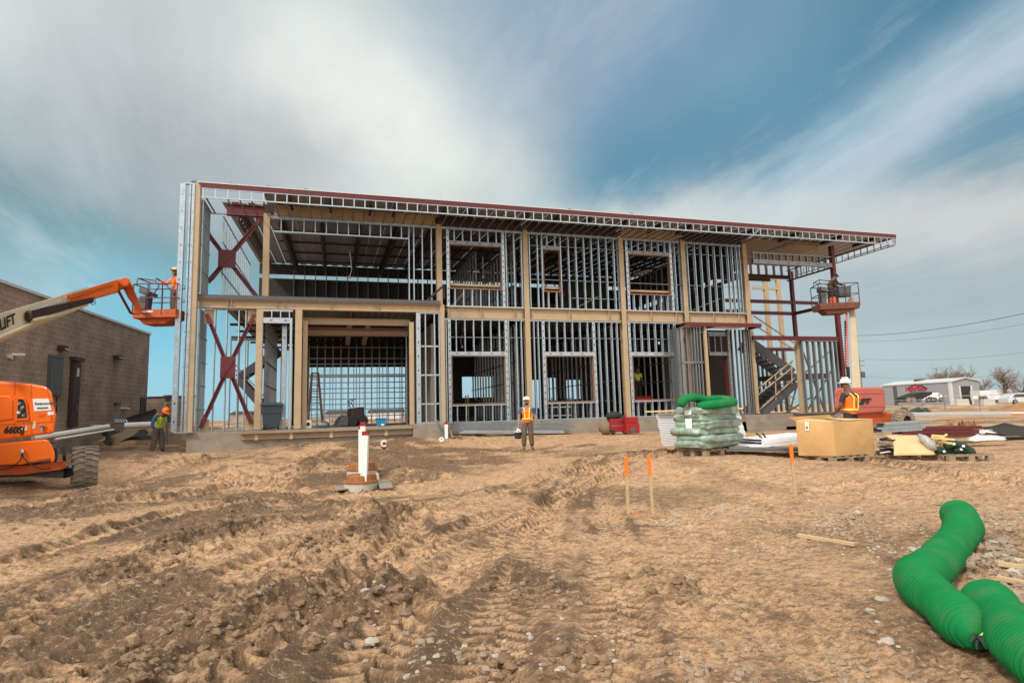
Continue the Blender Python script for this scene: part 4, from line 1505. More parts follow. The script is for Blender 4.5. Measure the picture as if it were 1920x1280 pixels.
# stud wall of the lower tower
m_ = B()
zq0, zq1 = ZS-.04, float(atY(1530, 640, TY0)[2])
for px in (1507, 1519, 1530, 1541, 1552, 1562, 1571):
    x = fx(px, 700, TY0+.05); m_.bx(x-.045, x+.03, TY0-.03, TY0+.13, zq0, zq1)
m_.bx(fx(1503, 640, TY0), fx(1573, 640, TY0), TY0-.04, TY0+.14, zq1, zq1+.05); m_.bx(fx(1490, 775, TY0), fx(1586, 775, TY0), TY0-.05, TY0+.14, zq0-.04, zq0)
z = float(atY(1530, 712, TY0)[2]); m_.bx(fx(1503, 700, TY0), fx(1573, 700, TY0), TY0+.03, TY0+.05, z, z+.03)
bpart('tower_studs', m_, 'galv_dark')
m_ = B()
for a, b_, Y in (((1506, 660), (1548, 776), TY0+.9), ((1562, 690), (1510, 776), TY0+.95), ((1560, 655), (1508, 700), TY0+1.2), ((1500, 700), (1480, 776), TY0+.8), ((1520, 745), (1470, 776), TY0+1.4)):
    m_ = B(); m_.bar(A_(*a, Y), A_(*b_, Y), .06, .06); bpart('diagonal_brace', m_, 'galv_dark')
m_ = B()
for px in (1416, 1424, 1432, 1440, 1452, 1462, 1474): 
    x = fx(px, 700, TY1+1.5); m_.bx(x-.04, x+.04, TY1+1.5, TY1+1.65, ZS, zl_)
m_.bx(fx(1410, 655, TY1+1.5), fx(1500, 655, TY1+1.5), TY1+1.5, TY1+1.62, zl_, zl_+.08)
bpart('tower_rear_studs', m_, 'galv_dark')

# loose members at the upper floor edge
m_ = B(); m_.bar(A_(797, 567, YP+.2), A_(832, 535, YP+.7), .13, .05); m_.bar(A_(832, 535, YP+.72), A_(832, 560, YP+.72), .10, .05)
bpart('leaning_angle', m_, 'joist')


# ------------------------------------------------------------------ people
def skin(name, nodes, edges, m, parent, root, sub=2, label=None):
    """One continuous surface grown over a skeleton: nodes = {key: (position, radius)}."""
    ks = list(nodes)
    me = bpy.data.meshes.new(name)
    bm = bmesh.new()
    lay = bm.verts.layers.skin.verify()
    vs = {}
    for k in ks:
        p, r = nodes[k]
        v = bm.verts.new(p)
        rr = r if isinstance(r, tuple) else (r, r)
        v[lay].radius = rr
        v[lay].use_root = (k == root)
        vs[k] = v
    for a, b in edges:
        bm.edges.new((vs[a], vs[b]))
    bm.to_mesh(me)
    bm.free()
    me.materials.append(M[m] if isinstance(m, str) else m)
    o = bpy.data.objects.new(name, me)
    COL.objects.link(o)
    o.parent = parent
    s = o.modifiers.new('skin', 'SKIN')
    s.use_smooth_shade = True
    s.branch_smoothing = .6
    u = o.modifiers.new('sub', 'SUBSURF')
    u.levels = u.render_levels = sub
    if label:
        o['label'] = label
    return o


POSE = dict(pelvis=(0, 0, .98), waist=(0, 0, 1.12), chest=(0, .01, 1.33), neck=(0, .01, 1.50), head=(0, -.01, 1.60), crown=(0, .0, 1.71),
            hipL=(.10, 0, .92), kneeL=(.115, -.01, .50), ankleL=(.12, .02, .10), toeL=(.145, -.15, .045),
            hipR=(-.10, 0, .92), kneeR=(-.115, -.01, .50), ankleR=(-.12, .02, .10), toeR=(-.145, -.15, .045),
            shL=(.19, .01, 1.43), elL=(.255, .03, 1.15), wrL=(.27, -.05, .91), haL=(.27, -.07, .83),
            shR=(-.19, .01, 1.43), elR=(-.255, .03, 1.15), wrR=(-.27, -.05, .91), haR=(-.27, -.07, .83))


def person(label, loc, rz, pose=None, scale=1., skin_m='skin', shirt='bluecloth', trousers='browncloth', vest='hivis', hat='white', sleeve=True, tape='reflect', beard=False, legs=True, ear_pro=False, brim=1.):
    J = dict(POSE)
    J.update(pose or {})
    J = {k: Vector(v)*scale for k, v in J.items()}
    s_ = scale
    t = thing('person', label, 'person', loc, rz)
    R = dict(pelvis=.125, waist=.115, chest=(.15, .125), neck=.055, head=(.078, .09), crown=(.07, .082), hip=.085, knee=.058, ankle=.042, toe=.035, sh=.062, el=.045, wr=.030, ha=(.04, .022))
    nd = {k: (v, (tuple(c*s_ for c in R[k.rstrip('LR')]) if isinstance(R[k.rstrip('LR')], tuple) else R[k.rstrip('LR')]*s_)) for k, v in J.items()}
    ed = [('pelvis', 'waist'), ('waist', 'chest'), ('chest', 'neck'), ('neck', 'head'), ('head', 'crown')]
    for q in 'LR':
        ed += [('pelvis', 'hip'+q), ('hip'+q, 'knee'+q), ('knee'+q, 'ankle'+q), ('ankle'+q, 'toe'+q), ('chest', 'sh'+q), ('sh'+q, 'el'+q), ('el'+q, 'wr'+q), ('wr'+q, 'ha'+q)]
        # four fingers and a thumb, curled
        d = (J['ha'+q]-J['wr'+q]).normalized()
        fwd = Vector((0, -1, 0)) - d*Vector((0, -1, 0)).dot(d)
        fwd = fwd.normalized() if fwd.length > .1 else Vector((1, 0, 0))
        inn = d.cross(fwd) * (1 if q == 'L' else -1)
        for i, (off, ln) in enumerate(((-.030, .058), (-.011, .070), (.010, .066), (.030, .052))):
            b0 = J['ha'+q]+d*.03*s_+fwd*(-off)*s_
            nd[f'f{q}{i}a'] = (b0, .010*s_)
            nd[f'f{q}{i}b'] = (b0+(d*ln*.55+inn*.012)*s_, .009*s_)
            nd[f'f{q}{i}c'] = (b0+(d*ln*.85+inn*.042)*s_, .008*s_)
            ed += [('ha'+q, f'f{q}{i}a'), (f'f{q}{i}a', f'f{q}{i}b'), (f'f{q}{i}b', f'f{q}{i}c')]
        b0 = J['wr'+q]+(d*.03+fwd*.035)*s_
        nd[f't{q}a'] = (b0, .012*s_)
        nd[f't{q}b'] = (b0+(d*.04+fwd*.022+inn*.015)*s_, .010*s_)
        ed += [('wr'+q, f't{q}a'), (f't{q}a', f't{q}b')]
    up = (J['crown']-J['head']).normalized()
    face = Vector((0, -1, 0)) - up*Vector((0, -1, 0)).dot(up)
    if pose and 'face' in pose:
        face = Vector(pose['face'])
        face = face-up*face.dot(up)
        J.pop('face', None); nd.pop('face', None)
    face = face.normalized()
    side = up.cross(face)
    nd['nose'] = (J['head']+face*.098*s_+up*.045*s_, .014*s_)
    nd['chin'] = (J['head']+face*.06*s_-up*.035*s_, .035*s_)
    ed += [('head', 'nose'), ('head', 'chin')]
    for q, sg in (('L', 1), ('R', -1)):
        nd['ear'+q] = (J['head']+side*sg*.085*s_+up*.04*s_, .018*s_)
        ed.append(('head', 'ear'+q))
    for q in 'LR':
        a = J['ankle'+q]; b = J['toe'+q]
        nd['toe'+q] = (a+(b-a)*.55+Vector((0, 0, .012)), .026*s_)
    skin('body', nd, ed, skin_m, t, 'pelvis', 2)
    # clothes follow the same skeleton, a little fuller
    g = lambda k, r: (J[k], tuple(c*s_ for c in r) if isinstance(r, tuple) else r*s_)
    tn = {'w': (J['waist']-(J['waist']-J['pelvis'])*.3, .134*s_), 'p': g('pelvis', .142)}
    te = [('w', 'p')]
    for q in 'LR':
        cu = J['ankle'+q]+(J['knee'+q]-J['ankle'+q])*.06
        tn.update({'h'+q: g('hip'+q, .118), 'k'+q: g('knee'+q, .096), 'm'+q: ((J['knee'+q]+J['ankle'+q])/2, .09*s_), 'c'+q: (cu, .09*s_)})
        te += [('p', 'h'+q), ('h'+q, 'k'+q), ('k'+q, 'm'+q), ('m'+q, 'c'+q)]
    skin('trousers', tn, te, trousers, t, 'p', 2)
    for q in 'LR':
        a, b = J['ankle'+q], J['toe'+q]
        skin('boot', {'a': (a+Vector((0, 0, .05)), .056*s_), 'b': (a-Vector((0, 0, .035)), .052*s_), 'c': ((a+b)/2-Vector((0, 0, .025)), .050*s_), 'd': (b-Vector((0, 0, .0)), .044*s_)}, [('a', 'b'), ('b', 'c'), ('c', 'd')], 'boot', t, 'b', 2)
    sn = {'p': (J['pelvis']+(J['waist']-J['pelvis'])*.35, .138*s_), 'w': g('waist', .136), 'c': g('chest', (.168, .142)), 'n': (J['chest']+(J['neck']-J['chest'])*.72, .078*s_)}
    se = [('p', 'w'), ('w', 'c'), ('c', 'n')]
    for q in 'LR':
        end = J['wr'+q] if sleeve == 'long' else J['sh'+q]+(J['el'+q]-J['sh'+q])*.8
        sn.update({'s'+q: g('sh'+q, .078), 'e'+q: ((J['el'+q] if sleeve == 'long' else (J['sh'+q]+J['el'+q])/2), .06*s_), 'v'+q: (end, .05*s_ if sleeve == 'long' else .062*s_)})
        se += [('c', 's'+q), ('s'+q, 'e'+q), ('e'+q, 'v'+q)]
    skin('shirt', sn, se, shirt, t, 'c', 2)
    if vest:
        vn = {'p': (J['pelvis']-(J['waist']-J['pelvis'])*.42, .165*s_), 'q': g('pelvis', .168), 'w': g('waist', .160), 'c': g('chest', (.19, .165)), 'n': (J['chest']+(J['neck']-J['chest'])*.66, .10*s_),
              'sL': (J['chest']+(J['shL']-J['chest'])*.95, .092*s_), 'sR': (J['chest']+(J['shR']-J['chest'])*.95, .092*s_)}
        skin('vest', vn, [('p', 'q'), ('q', 'w'), ('w', 'c'), ('c', 'n'), ('c', 'sL'), ('c', 'sR')], vest, t, 'c', 2)
        ax = (J['chest']-J['waist']).normalized()
        sd_ = (J['shL']-J['shR']).normalized()
        fr = sd_.cross(ax)
        m_ = MB()
        for k, (a, rr) in enumerate(((-.06, .172), (.045, .164))):
            c = J['waist']+ax*a*s_
            n = 22
            ring = lambda h, e: [c+ax*h*s_+(sd_*math.cos(q*2*PI/n)*(rr+e)+fr*math.sin(q*2*PI/n)*(rr+e))*s_ for q in range(n+1)]
            if k == 0:
                m_.grid([ring(-.02, .0), ring(-.02, .012), ring(.02, .012), ring(.02, .0)])
        for sg in (-1, 1):
            for fsg in (-1, 1):
                P = []
                for h, out in ((-.04, .166), (.06, .168), (.13, .176), (.20, .182), (.27, .160), (.325, .085)):
                    P.append(J['waist']+(ax*h+sd_*sg*(.075+.02*(h > .2))+fr*fsg*out)*s_)
                for a, b in zip(P[:-1], P[1:]):
                    m_.bar(a, b, .030*s_, .014*s_, fr)
        m_.build('reflective_tape', tape, t)
    if hat:
        c = J['crown']+up*.0
        m_ = MB()
        pr = [(.118, -.01), (.122, .0), (.118, .035), (.10, .075), (.065, .103), (.02, .115)]
        m_.lathe([(r*s_, h*s_) for r, h in pr], c, 18, up)
        B0 = c-up*.008*s_
        rim = []
        for q in range(20):
            a = 2*PI*q/20
            ex = (.012 + .062*max(0, math.cos(a))**2*brim)
            rim.append(B0+(face*math.cos(a)+side*math.sin(a))*(.118+ex)*s_)
        m_.prism(rim, up*.012*s_)
        m_.bar(c+up*.118*s_-face*.08*s_, c+up*.118*s_+face*.08*s_, .03*s_, .012*s_, up)
        m_.build('hard_hat', hat, t, smooth=False, bevel=.004)
    if beard:
        m_ = MB(); m_.blob(J['head']+face*.05*s_-up*.035*s_, .06*s_, random.Random(3), 9, 6, .05, (1, .9, .8)); m_.build('beard', 'darkcloth', t, smooth=True)
    m_ = MB()
    for sg in (-1, 1):
        m_.blob(J['head']+face*.082*s_+side*sg*.032*s_+up*.06*s_, .010*s_, random.Random(1), 7, 5, 0)
        e = m_.build('eye', 'ink', t, smooth=True)
        m_ = MB()
    t['height_used'] = 0.
    del t['height_used']
    return t, J


FACE_CAM = -math.atan2(math.sin(YAW), math.cos(YAW))     # rz that turns a figure towards the photographer

# the man in the middle with his bucket
gp = on_ground(990, 845, 20.3, .0)
D_ = math.atan2(-gp[0], gp[1])
man, J = person('bearded worker in an orange vest walking towards us with a bucket', gp, D_,
                dict(kneeR=(-.12, -.06, .50), ankleR=(-.13, -.03, .10), toeR=(-.16, -.2, .05), kneeL=(.12, .0, .5), ankleL=(.15, .06, .10), toeL=(.2, -.1, .045), wrR=(-.29, -.06, .90), haR=(-.295, -.07, .81), elR=(-.27, .02, 1.15),
                     elL=(.27, .04, 1.16), wrL=(.30, .0, .92), haL=(.305, -.02, .84)), 1.0, 'skin', 'bluecloth', 'browncloth', 'hivis', 'white', True, 'yreflect', True)
hp = Matrix.Rotation(D_, 4, 'Z') @ Vector((-.33, -.09, .72))
bk = thing('bucket', 'small dark bucket with a white rim hanging from the walking worker\'s hand', 'bucket', (gp[0]+hp.x, gp[1]+hp.y, gp[2]+.40))
m_ = MB(); m_.lathe([(.10, 0), (.105, .01), (.125, .24), (.115, .24), (.10, .02)], (0, 0, 0), 20, capped=False); m_.lathe([(.10, 0), (.10, .01)], (0, 0, 0), 20); m_.build('pail', 'darkcloth', bk)
m_ = MB(); m_.lathe([(.124, .225), (.134, .225), (.134, .25), (.118, .25), (.118, .225)], (0, 0, 0), 20, capped=False); m_.build('rim', 'white', bk)
m_ = MB(); m_.tube([(.13*math.cos(a), 0, .24+.17*math.sin(a)) for a in np.linspace(0, PI, 12)], .006, 6); m_.build('handle', 'galv', bk)
m_ = MB(); m_.blob((.02, -.02, .26), .08, random.Random(5), amp=.3); m_.build('contents', 'white', bk)

# the man at the left corner, bent to his work
gp = on_ground(295, 848, 21.3, .0)
person('stooping worker in a lime vest and blue sleeves at the building\'s left corner', gp, math.radians(42),
       dict(waist=(0, -.04, 1.10), chest=(.0, -.17, 1.28), neck=(0, -.30, 1.38), head=(.0, -.39, 1.42), crown=(0, -.45, 1.50), shL=(.19, -.2, 1.36), shR=(-.19, -.2, 1.36), elL=(.25, -.30, 1.10), wrL=(.2, -.46, 1.0), haL=(.17, -.53, .99),
            elR=(-.29, -.16, 1.10), wrR=(-.27, -.18, .90), haR=(-.26, -.2, .83), ankleL=(.16, -.05, .1), toeL=(.2, -.2, .045), ankleR=(-.16, .08, .1), toeR=(-.22, -.06, .045)), 1.03, 'dark_skin', 'bluecloth', 'greycloth', 'lime', 'hotorange', 'long', 'yreflect')
# the man behind the cardboard box, seen from behind
gp = on_ground(1603, 868, 14.2, .0)
gp[2] = base_z(gp[0], gp[1])
person('worker with his back to us in an orange vest behind the cardboard box', (gp[0], gp[1], float(atD(1603, 851, 14.2)[2])), math.radians(180+8),
       dict(head=(.02, -.03, 1.60), crown=(.03, -.03, 1.71), elL=(-.0+.28, -.03, 1.14), wrL=(.24, -.2, .98), haL=(.22, -.27, .96), elR=(-.28, -.05, 1.13), wrR=(-.34, -.14, .92), haR=(-.36, -.19, .87)), 1.0, 'dark_skin', 'darkcloth', 'darkcloth', 'hivis', 'white', True, 'yreflect')


# ------------------------------------------------------------------ boom lifts
def vx(*a):
    return Vector(a)


def poly(pxs, D):
    """An outline lying across the view at depth D."""
    return [atD(a, b, D) for a, b in pxs]


FWH = np.array([math.sin(YAW), math.cos(YAW), 0.])          # horizontal direction away from the photographer
RTH = np.array([math.cos(YAW), -math.sin(YAW), 0.])


DV = FWH


def hdir(px):
    """Horizontal direction away from us over a point of the view."""
    d = ray(px, 760); d = np.array((d[0], d[1], 0.)); return d/np.linalg.norm(d)


def wheel(parent, c, ax, R_, W_, m_t='tyre', hub='dull_orange'):
    """A lugged tyre on its rim: c centre, ax the axle's direction (outward)."""
    ax = Vector(ax).normalized()
    m_ = MB(LO)
    pr = [(R_*.55, -W_/2), (R_*.84, -W_/2), (R_*.925, -W_*.42), (R_*.925, W_*.42), (R_*.86, W_/2), (R_*.55, W_/2), (R_*.5, W_*.3), (R_*.5, -W_*.3)]
    m_.lathe([(r, h) for r, h in pr]+[pr[0]], c, 40, ax, False)
    u = Vector((0, 0, 1)); s = ax.cross(u).normalized()
    n = 22
    for k in range(n):
        for sg in (-1, 1):
            a = 2*PI*(k+(.5 if sg > 0 else 0))/n
            rad = lambda an: s*math.cos(an)+u*math.sin(an)
            da = 2*PI/n
            for (h0, o0), (h1, o1) in (((-.03, .30), (.20, .30)), ((.20, .30), (.34, .0)), ((.34, .0), (.51, -.12))):
                vs = []
                for rr in (R_*.90, R_*1.0):
                    for h, o in ((h0, o0), (h1, o1)):
                        for e in (-.22, .22):
                            an = a+da*(o*1.0+e)
                            vs.append(Vector(c)+ax*sg*h*W_+rad(an)*(rr if h < .45 else rr*.985))
                m_.add(vs, [(0, 1, 3, 2), (4, 6, 7, 5), (0, 4, 5, 1), (2, 3, 7, 6), (0, 2, 6, 4), (1, 5, 7, 3)])
    w = m_.build('wheel', m_t, parent)
    m_ = MB(LO)
    m_.lathe([(R_*.52, -W_*.34), (R_*.55, W_*.36), (R_*.45, W_*.38), (R_*.4, W_*.1), (R_*.22, W_*.14), (R_*.2, W_*.34), (R_*.02, W_*.36)], c, 24, ax)
    m_.build('rim', hub, w)
    m_ = MB(LO)
    for k in range(8):
        a = 2*PI*k/8
        m_.lathe([(.018, 0), (.018, .03)], Vector(c)+ax*W_*.13+(s*math.cos(a)+u*math.sin(a))*R_*.31, 6, ax)
    m_.build('nuts', 'galv_dark', w)
    return w


def hood_box(parent, name, pts, depth, m, bevel=.05, ext=None):
    m_ = MB(LO)
    m_.prism(pts, (DV if ext is None else np.array(ext))*depth)
    return m_.build(name, m, parent, bevel=bevel)


# --- the orange one at the left
c0 = on_ground(30, 900, 13.6, 0)
LO = c0
DV = LDV = hdir(112)
lift = thing('boom_lift', 'bright orange boom lift with its cream boom raised to the left end of the frame', 'boom lift', c0)
DL = 12.9
hood = hood_box(lift, 'hood', poly([(-130, 712), (0, 714), (60, 719), (86, 724), (97, 734), (104, 772), (106, 778), (101, 812), (86, 814), (0, 826), (-130, 836)], DL), 1.05, 'orange', .05)
m_ = MB(LO); m_.prism(poly([(-60, 738), (18, 742), (24, 750), (24, 786), (0, 789), (-60, 789)], DL-.02), LDV*.05); m_.build('side_panel', 'orange', hood, bevel=.02)
m_ = MB(LO); m_.prism(poly([(34, 748), (44, 749), (48, 757), (51, 783), (32, 785)], DL-.004), LDV*.05); m_.build('engine_opening', 'black', hood)
m_ = MB(LO)
for px, py, r in ((38, 757, .045), (43, 765, .05), (37, 774, .05), (45, 778, .035)): m_.blob(atD(px, py, DL+.0), r, random.Random(px), amp=.3)
m_.build('engine', 'galv_dark', hood)
m_ = MB(LO); m_.prism(poly([(29, 745), (45, 745), (51, 757), (54, 787), (29, 789), (31, 785), (51, 783.5), (48.5, 757.5), (44, 749), (34, 748)], DL-.03), LDV*.04); m_.build('opening_lip', 'orange', hood, bevel=.008)
dec = MB(LO); dec.prism(poly([(61, 747.5), (91, 747), (97, 768.5), (64, 770.5)], DL-.008), LDV*.01); d_ = dec.build('hood_decal', 'decal', hood)
rt_ = np.array(atD(91, 752.7, DL))-np.array(atD(61, 753.4, DL)); up_ = _u
M['steel_ink'] = mat('dark_grey_lettering', (.06, .07, .09), .5, 0, .1, 4)
text('decal_lettering', 'EquipmentShare', 'steel_ink', hood, atD(64.5, 758.5, DL-.012), rt_, up_, .075, .002, .15, .001)
m_ = MB(LO); m_.prism(poly([(69, 763.5), (90, 762.5), (91, 766), (70, 767)], DL-.010), LDV*.002); m_.build('decal_bar', 'galv_dark', hood)
for pp in (((89, 772), (100, 771), (101, 777), (90, 778.5)), ((63, 790), (68, 789.5), (66, 803), (60, 803.5)), ((40, 799), (51, 798), (51, 806.5), (40, 807.5))):
    m_ = MB(LO); m_.prism(poly(pp, DL-.008), LDV*.01); m_.build('small_decal', 'decal' if pp[0][0] > 70 else 'cream', hood)
m_ = MB(LO); m_.prism(poly([(43, 790.5), (59, 789.5), (59, 793), (43, 794)], DL-.006), LDV*.01); m_.build('vent_slot', 'dull_orange', hood)
m_ = MB(LO); m_.prism(poly([(73, 777), (84, 776), (84, 781), (73, 782)], DL-.006), LDV*.01); m_.build('vent_slot', 'dull_orange', hood)
m_ = MB(LO); m_.tube([atD(75, 799, DL-.03), atD(82, 797, DL-.05)], .025, 8); m_.tube([atD(79, 801, DL-.04), atD(77, 810, DL-.06)], .022, 8); m_.build('latch', 'galv', hood)
text('model_number', '660SJ', 'ink', hood, atD(6.4, 811.8, DL-.012), rt_, up_, .20, .004, .25, .006)
m_ = MB(LO)
for a, b_ in (((28, 716), (27, 741)), ((27, 790), (26, 823)), ((58, 720), (59, 745)), ((59, 790), (60, 818)), ((0, 796), (102, 790)), ((88, 726), (92, 745)), ((97, 768), (96, 788))):
    m_.bar(atD(*a, DL-.003), atD(*b_, DL-.003), .010, .012, LDV)
m_.build('panel_seams', 'dull_orange', hood)
m_ = MB(LO)
for px, py in ((10, 722), (22, 723), (64, 726), (80, 728), (8, 818), (40, 818), (70, 814), (94, 806), (99, 784)):
    m_.lathe([(.012, 0), (.010, .008)], atD(px, py, DL-.004), 8, -LDV)
m_.build('bolts', 'galv_dark', hood)
m_ = MB(LO); m_.prism(poly([(104, 735), (108, 736), (107, 770), (105, 776)], DL+.2), LDV*.35); m_.build('radiator_grille', 'black', lift)
# lower turntable and chassis
tt = hood_box(lift, 'turntable', poly([(-130, 838), (0, 831), (84, 823), (92, 826), (103, 852), (97, 860), (40, 871), (-130, 876)], DL-.05), 1.2, 'orange', .03)
m_ = MB(LO); m_.prism(poly([(90, 828), (97, 834), (103, 850), (102, 862), (97, 868), (94, 858)], DL-.10), LDV*.15); m_.build('fender', 'orange', tt, bevel=.02)
ch = hood_box(lift, 'chassis', poly([(-130, 873), (50, 872), (122, 864), (126, 874), (118, 880), (40, 890), (-130, 893)], DL+.1), .9, 'dull_orange', .02)
m_ = MB(LO); m_.prism(poly([(-130, 889), (0, 886), (80, 884), (120, 882), (118, 896), (60, 893), (-130, 900)], DL+.35), LDV*.6); m_.build('under_frame', 'grey_steel', ch)
m_ = MB(LO); m_.prism(poly([(115, 873), (136, 869), (139, 892), (117, 897)], DL+.55), LDV*.35); m_.build('axle_housing', 'black', lift, bevel=.03)
m_ = MB(LO); m_.tube([atD(116, 875, DL+.5), atD(132, 873, DL+.5)], .05, 10); m_.build('steering_rod', 'galv', lift)
m_ = MB(LO)
m_.tube([atD(91, 826, DL), atD(103, 829, DL), atD(116, 838, DL), atD(120, 852, DL), atD(121, 862, DL+.2)], .03, 8)
m_.tube([atD(41, 846, DL-.12), atD(44, 858, DL-.12), atD(56, 870, DL-.1), atD(80, 880, DL), atD(110, 874, DL+.2)], .012, 6)
m_.tube([atD(41, 846, DL-.12), atD(40, 860, DL-.12), atD(24, 875, DL-.1), atD(0, 880, DL)], .012, 6)
m_.tube([atD(104, 840, DL), atD(106, 856, DL), atD(104, 866, DL)], .02, 6)
m_.build('hoses', 'black', lift)
m_ = MB(LO); m_.tube([atD(41, 843, DL-.1), atD(43, 849, DL-.12)], .03, 8); m_.build('hose_port', 'galv', lift)
wc = atD(158.5, 876, 14.0)
wheel(lift, wc, RTH*.80+FWH*.60, .505, .50)
wheel(lift, atD(-95, 880, 13.0), -RTH*.80-FWH*.60, .505, .5)


def boxbeam(parent, name, A, Bp, m, bevel=.02, off=None):
    """A tapering box beam between two four-cornered ends."""
    m_ = MB(LO if off is None else off)
    m_.hexa(list(A)+list(Bp))
    return m_.build(name, m, parent, bevel=bevel)


def section(px, py0, py1, D, w):
    """End of a boom: top and bottom seen at px, w wide away from us."""
    a, b = np.array(atD(px, py1, D)), np.array(atD(px, py0, D))
    return [a, a+LDV*w, b+LDV*w, b]


main = boxbeam(lift, 'main_boom', section(-60, 605, 662, 12.2, .42), section(128, 549, 585, 15.85, .42), 'cream')
m_ = MB(LO); m_.hexa(section(126, 549.5, 553.5, 15.8, .40)+section(166, 538, 542, 16.7, .40)); m_.build('boom_top_plate', 'cream', main)
b2 = boxbeam(lift, 'fly_boom', section(118, 554, 573, 15.62, .36), section(222, 523, 546, 18.3, .32), 'orange')
fly = boxbeam(lift, 'fly_boom_rib', section(128, 559.5, 562.5, 15.7, .03), section(212, 532.5, 535.5, 17.95, .03), 'dull_orange')
m_ = MB(LO); m_.prism(poly([(212, 526), (236, 518.5), (243, 523), (240, 536), (216, 544), (210, 541)], 18.5), LDV*.42); m_.build('boom_nose', 'dull_orange', lift, bevel=.03)
text('boom_lettering', 'LIFT', 'ink', main, atD(0, 619.5, 13.02), np.array(atD(29, 606, 13.60))-np.array(atD(0, 619.5, 13.06)), up_, .33, .004, .1, .010)
# cable carrier slung along the boom
car = boxbeam(lift, 'cable_carrier', section(48, 583, 601, 13.95, .12), section(176, 556, 566, 16.6, .12), 'joist', .02)
m_ = MB(LO); m_.prism(poly([(46, 585), (60, 582), (61, 600), (50, 601), (46, 596)], 14.0), LDV*.2); m_.build('carrier_end', 'joist', car, bevel=.03)
m_ = MB(LO)
for k in range(11):
    t_ = k/10
    px, py, D = 56+t_*62, 582-t_*17, 14.15+t_*1.5
    m_.bar(atD(px, py, D), atD(px+12, py-2.5, D+.02), .03, .02)
m_.build('carrier_links', 'galv', car)
m_ = MB(LO); m_.tube([atD(60, 601, 14.1), atD(110, 589, 15.3), atD(150, 576, 16.3), atD(163, 571, 16.6)], .045, 8); m_.tube([atD(-20, 640, 12.8), atD(60, 606, 14.2), atD(140, 581, 16.1)], .04, 8); m_.build('boom_pipe', 'cream', lift)
m_ = MB(LO); m_.tube([atD(172, 560, 16.7), atD(178, 560, 16.8), atD(178, 570, 16.8), atD(172, 571, 16.7), atD(169, 566, 16.7)], .012, 6); m_.build('hose_loop', 'black', lift)
jib = boxbeam(lift, 'jib', section(236, 524, 534, 18.7, .2), section(266, 575, 588, 20.6, .2), 'orange', .02)
m_ = MB(LO); m_.prism(poly([(232, 524), (243, 522), (266, 578), (263, 590), (250, 588), (252, 572), (240, 556), (228, 532)], 18.9), LDV*.16); m_.build('jib_arm', 'dull_orange', jib, bevel=.02)
m_ = MB(LO); m_.bar(atD(221, 543, 18.7), atD(245, 587, 19.1), .055); m_.bar(atD(244, 587, 19.1), atD(262, 588, 19.3), .06); m_.build('levelling_link', 'maroon', jib)


def basket(parent, c, rz, L_=2.4, W_=.9, m_floor='dull_orange', m_rail='maroon', off=None):
    """A platform with toe boards, rails, a control box and a swing gate; c is its floor centre."""
    Rm = Matrix.Translation(Vector(c)) @ Matrix.Rotation(rz, 4, 'Z')
    T = lambda *p: Rm @ Vector(p)
    o_ = LO if off is None else off
    x0, x1, y0, y1 = -L_/2, L_/2, -W_/2, W_/2
    m_ = MB(o_)
    m_.hexa([T(x0, y0, -.12), T(x1, y0, -.12), T(x1, y1, -.12), T(x0, y1, -.12), T(x0, y0, 0), T(x1, y0, 0), T(x1, y1, 0), T(x0, y1, 0)])
    b_ = m_.build('platform', m_floor, parent, bevel=.02)
    m_ = MB(o_); m_.hexa([T(x0*.6, y0*.7, -.32), T(x1*.35, y0*.7, -.32), T(x1*.35, y1*.7, -.32), T(x0*.6, y1*.7, -.32), T(x0*.8, y0*.8, -.121), T(x1*.8, y0*.8, -.121), T(x1*.8, y1*.8, -.121), T(x0*.8, y1*.8, -.121)])
    m_.build('platform_support', m_floor, b_, bevel=.02)
    m_ = MB(o_)
    for a, q in (((x0, y0), (x1, y0)), ((x1, y0), (x1, y1)), ((x1, y1), (x0, y1)), ((x0, y1), (x0, y0))):
        m_.bar(T(*a, .09), T(*q, .09), .02, .16)
    m_.build('toe_board', m_floor, b_)
    m_ = MB(o_); r = .02
    for z in (.58, 1.08):
        m_.tube([T(x0, y0, z), T(x1, y0, z), T(x1, y1, z), T(x0, y1, z), T(x0, y0, z)], r, 6)
    for x in (x0, x0+L_*.33, x0+L_*.66, x1):
        for y in (y0, y1):
            m_.tube([T(x, y, 0), T(x, y, 1.08)], r, 6)
    m_.build('guard_rail', m_rail, b_)
    m_ = MB(o_)
    cx = x0+.15
    m_.hexa([T(cx, y0+.05, .78), T(cx+.35, y0+.05, .70), T(cx+.35, y0+.62, .70), T(cx, y0+.62, .78), T(cx, y0+.05, 1.0), T(cx+.35, y0+.05, .82), T(cx+.35, y0+.62, .82), T(cx, y0+.62, 1.0)])
    m_.hexa([T(cx, y0+.1, .05), T(cx+.2, y0+.1, .05), T(cx+.2, y0+.5, .05), T(cx, y0+.5, .05), T(cx, y0+.1, .7), T(cx+.25, y0+.1, .7), T(cx+.25, y0+.5, .7), T(cx, y0+.5, .7)])
    cb = m_.build('control_box', 'grey_steel', b_, bevel=.02)
    m_ = MB(o_); m_.tube([T(cx-.05, y0, 1.08), T(cx-.05, y0+.05, 1.3), T(cx+.55, y0+.05, 1.2), T(cx+.7, y0+.05, 1.0), T(cx+.45, y0+.05, .62)], r, 6); m_.tube([T(cx-.05, y1-.1, 1.08), T(cx-.05, y1-.15, 1.3), T(cx+.55, y1-.15, 1.2), T(cx+.7, y1-.15, 1.0)], r, 6); m_.tube([T(cx-.05, y0+.05, 1.3), T(cx-.05, y1-.15, 1.3)], r, 6)
    m_.build('hoop_guard', m_rail, b_)
    return b_, T


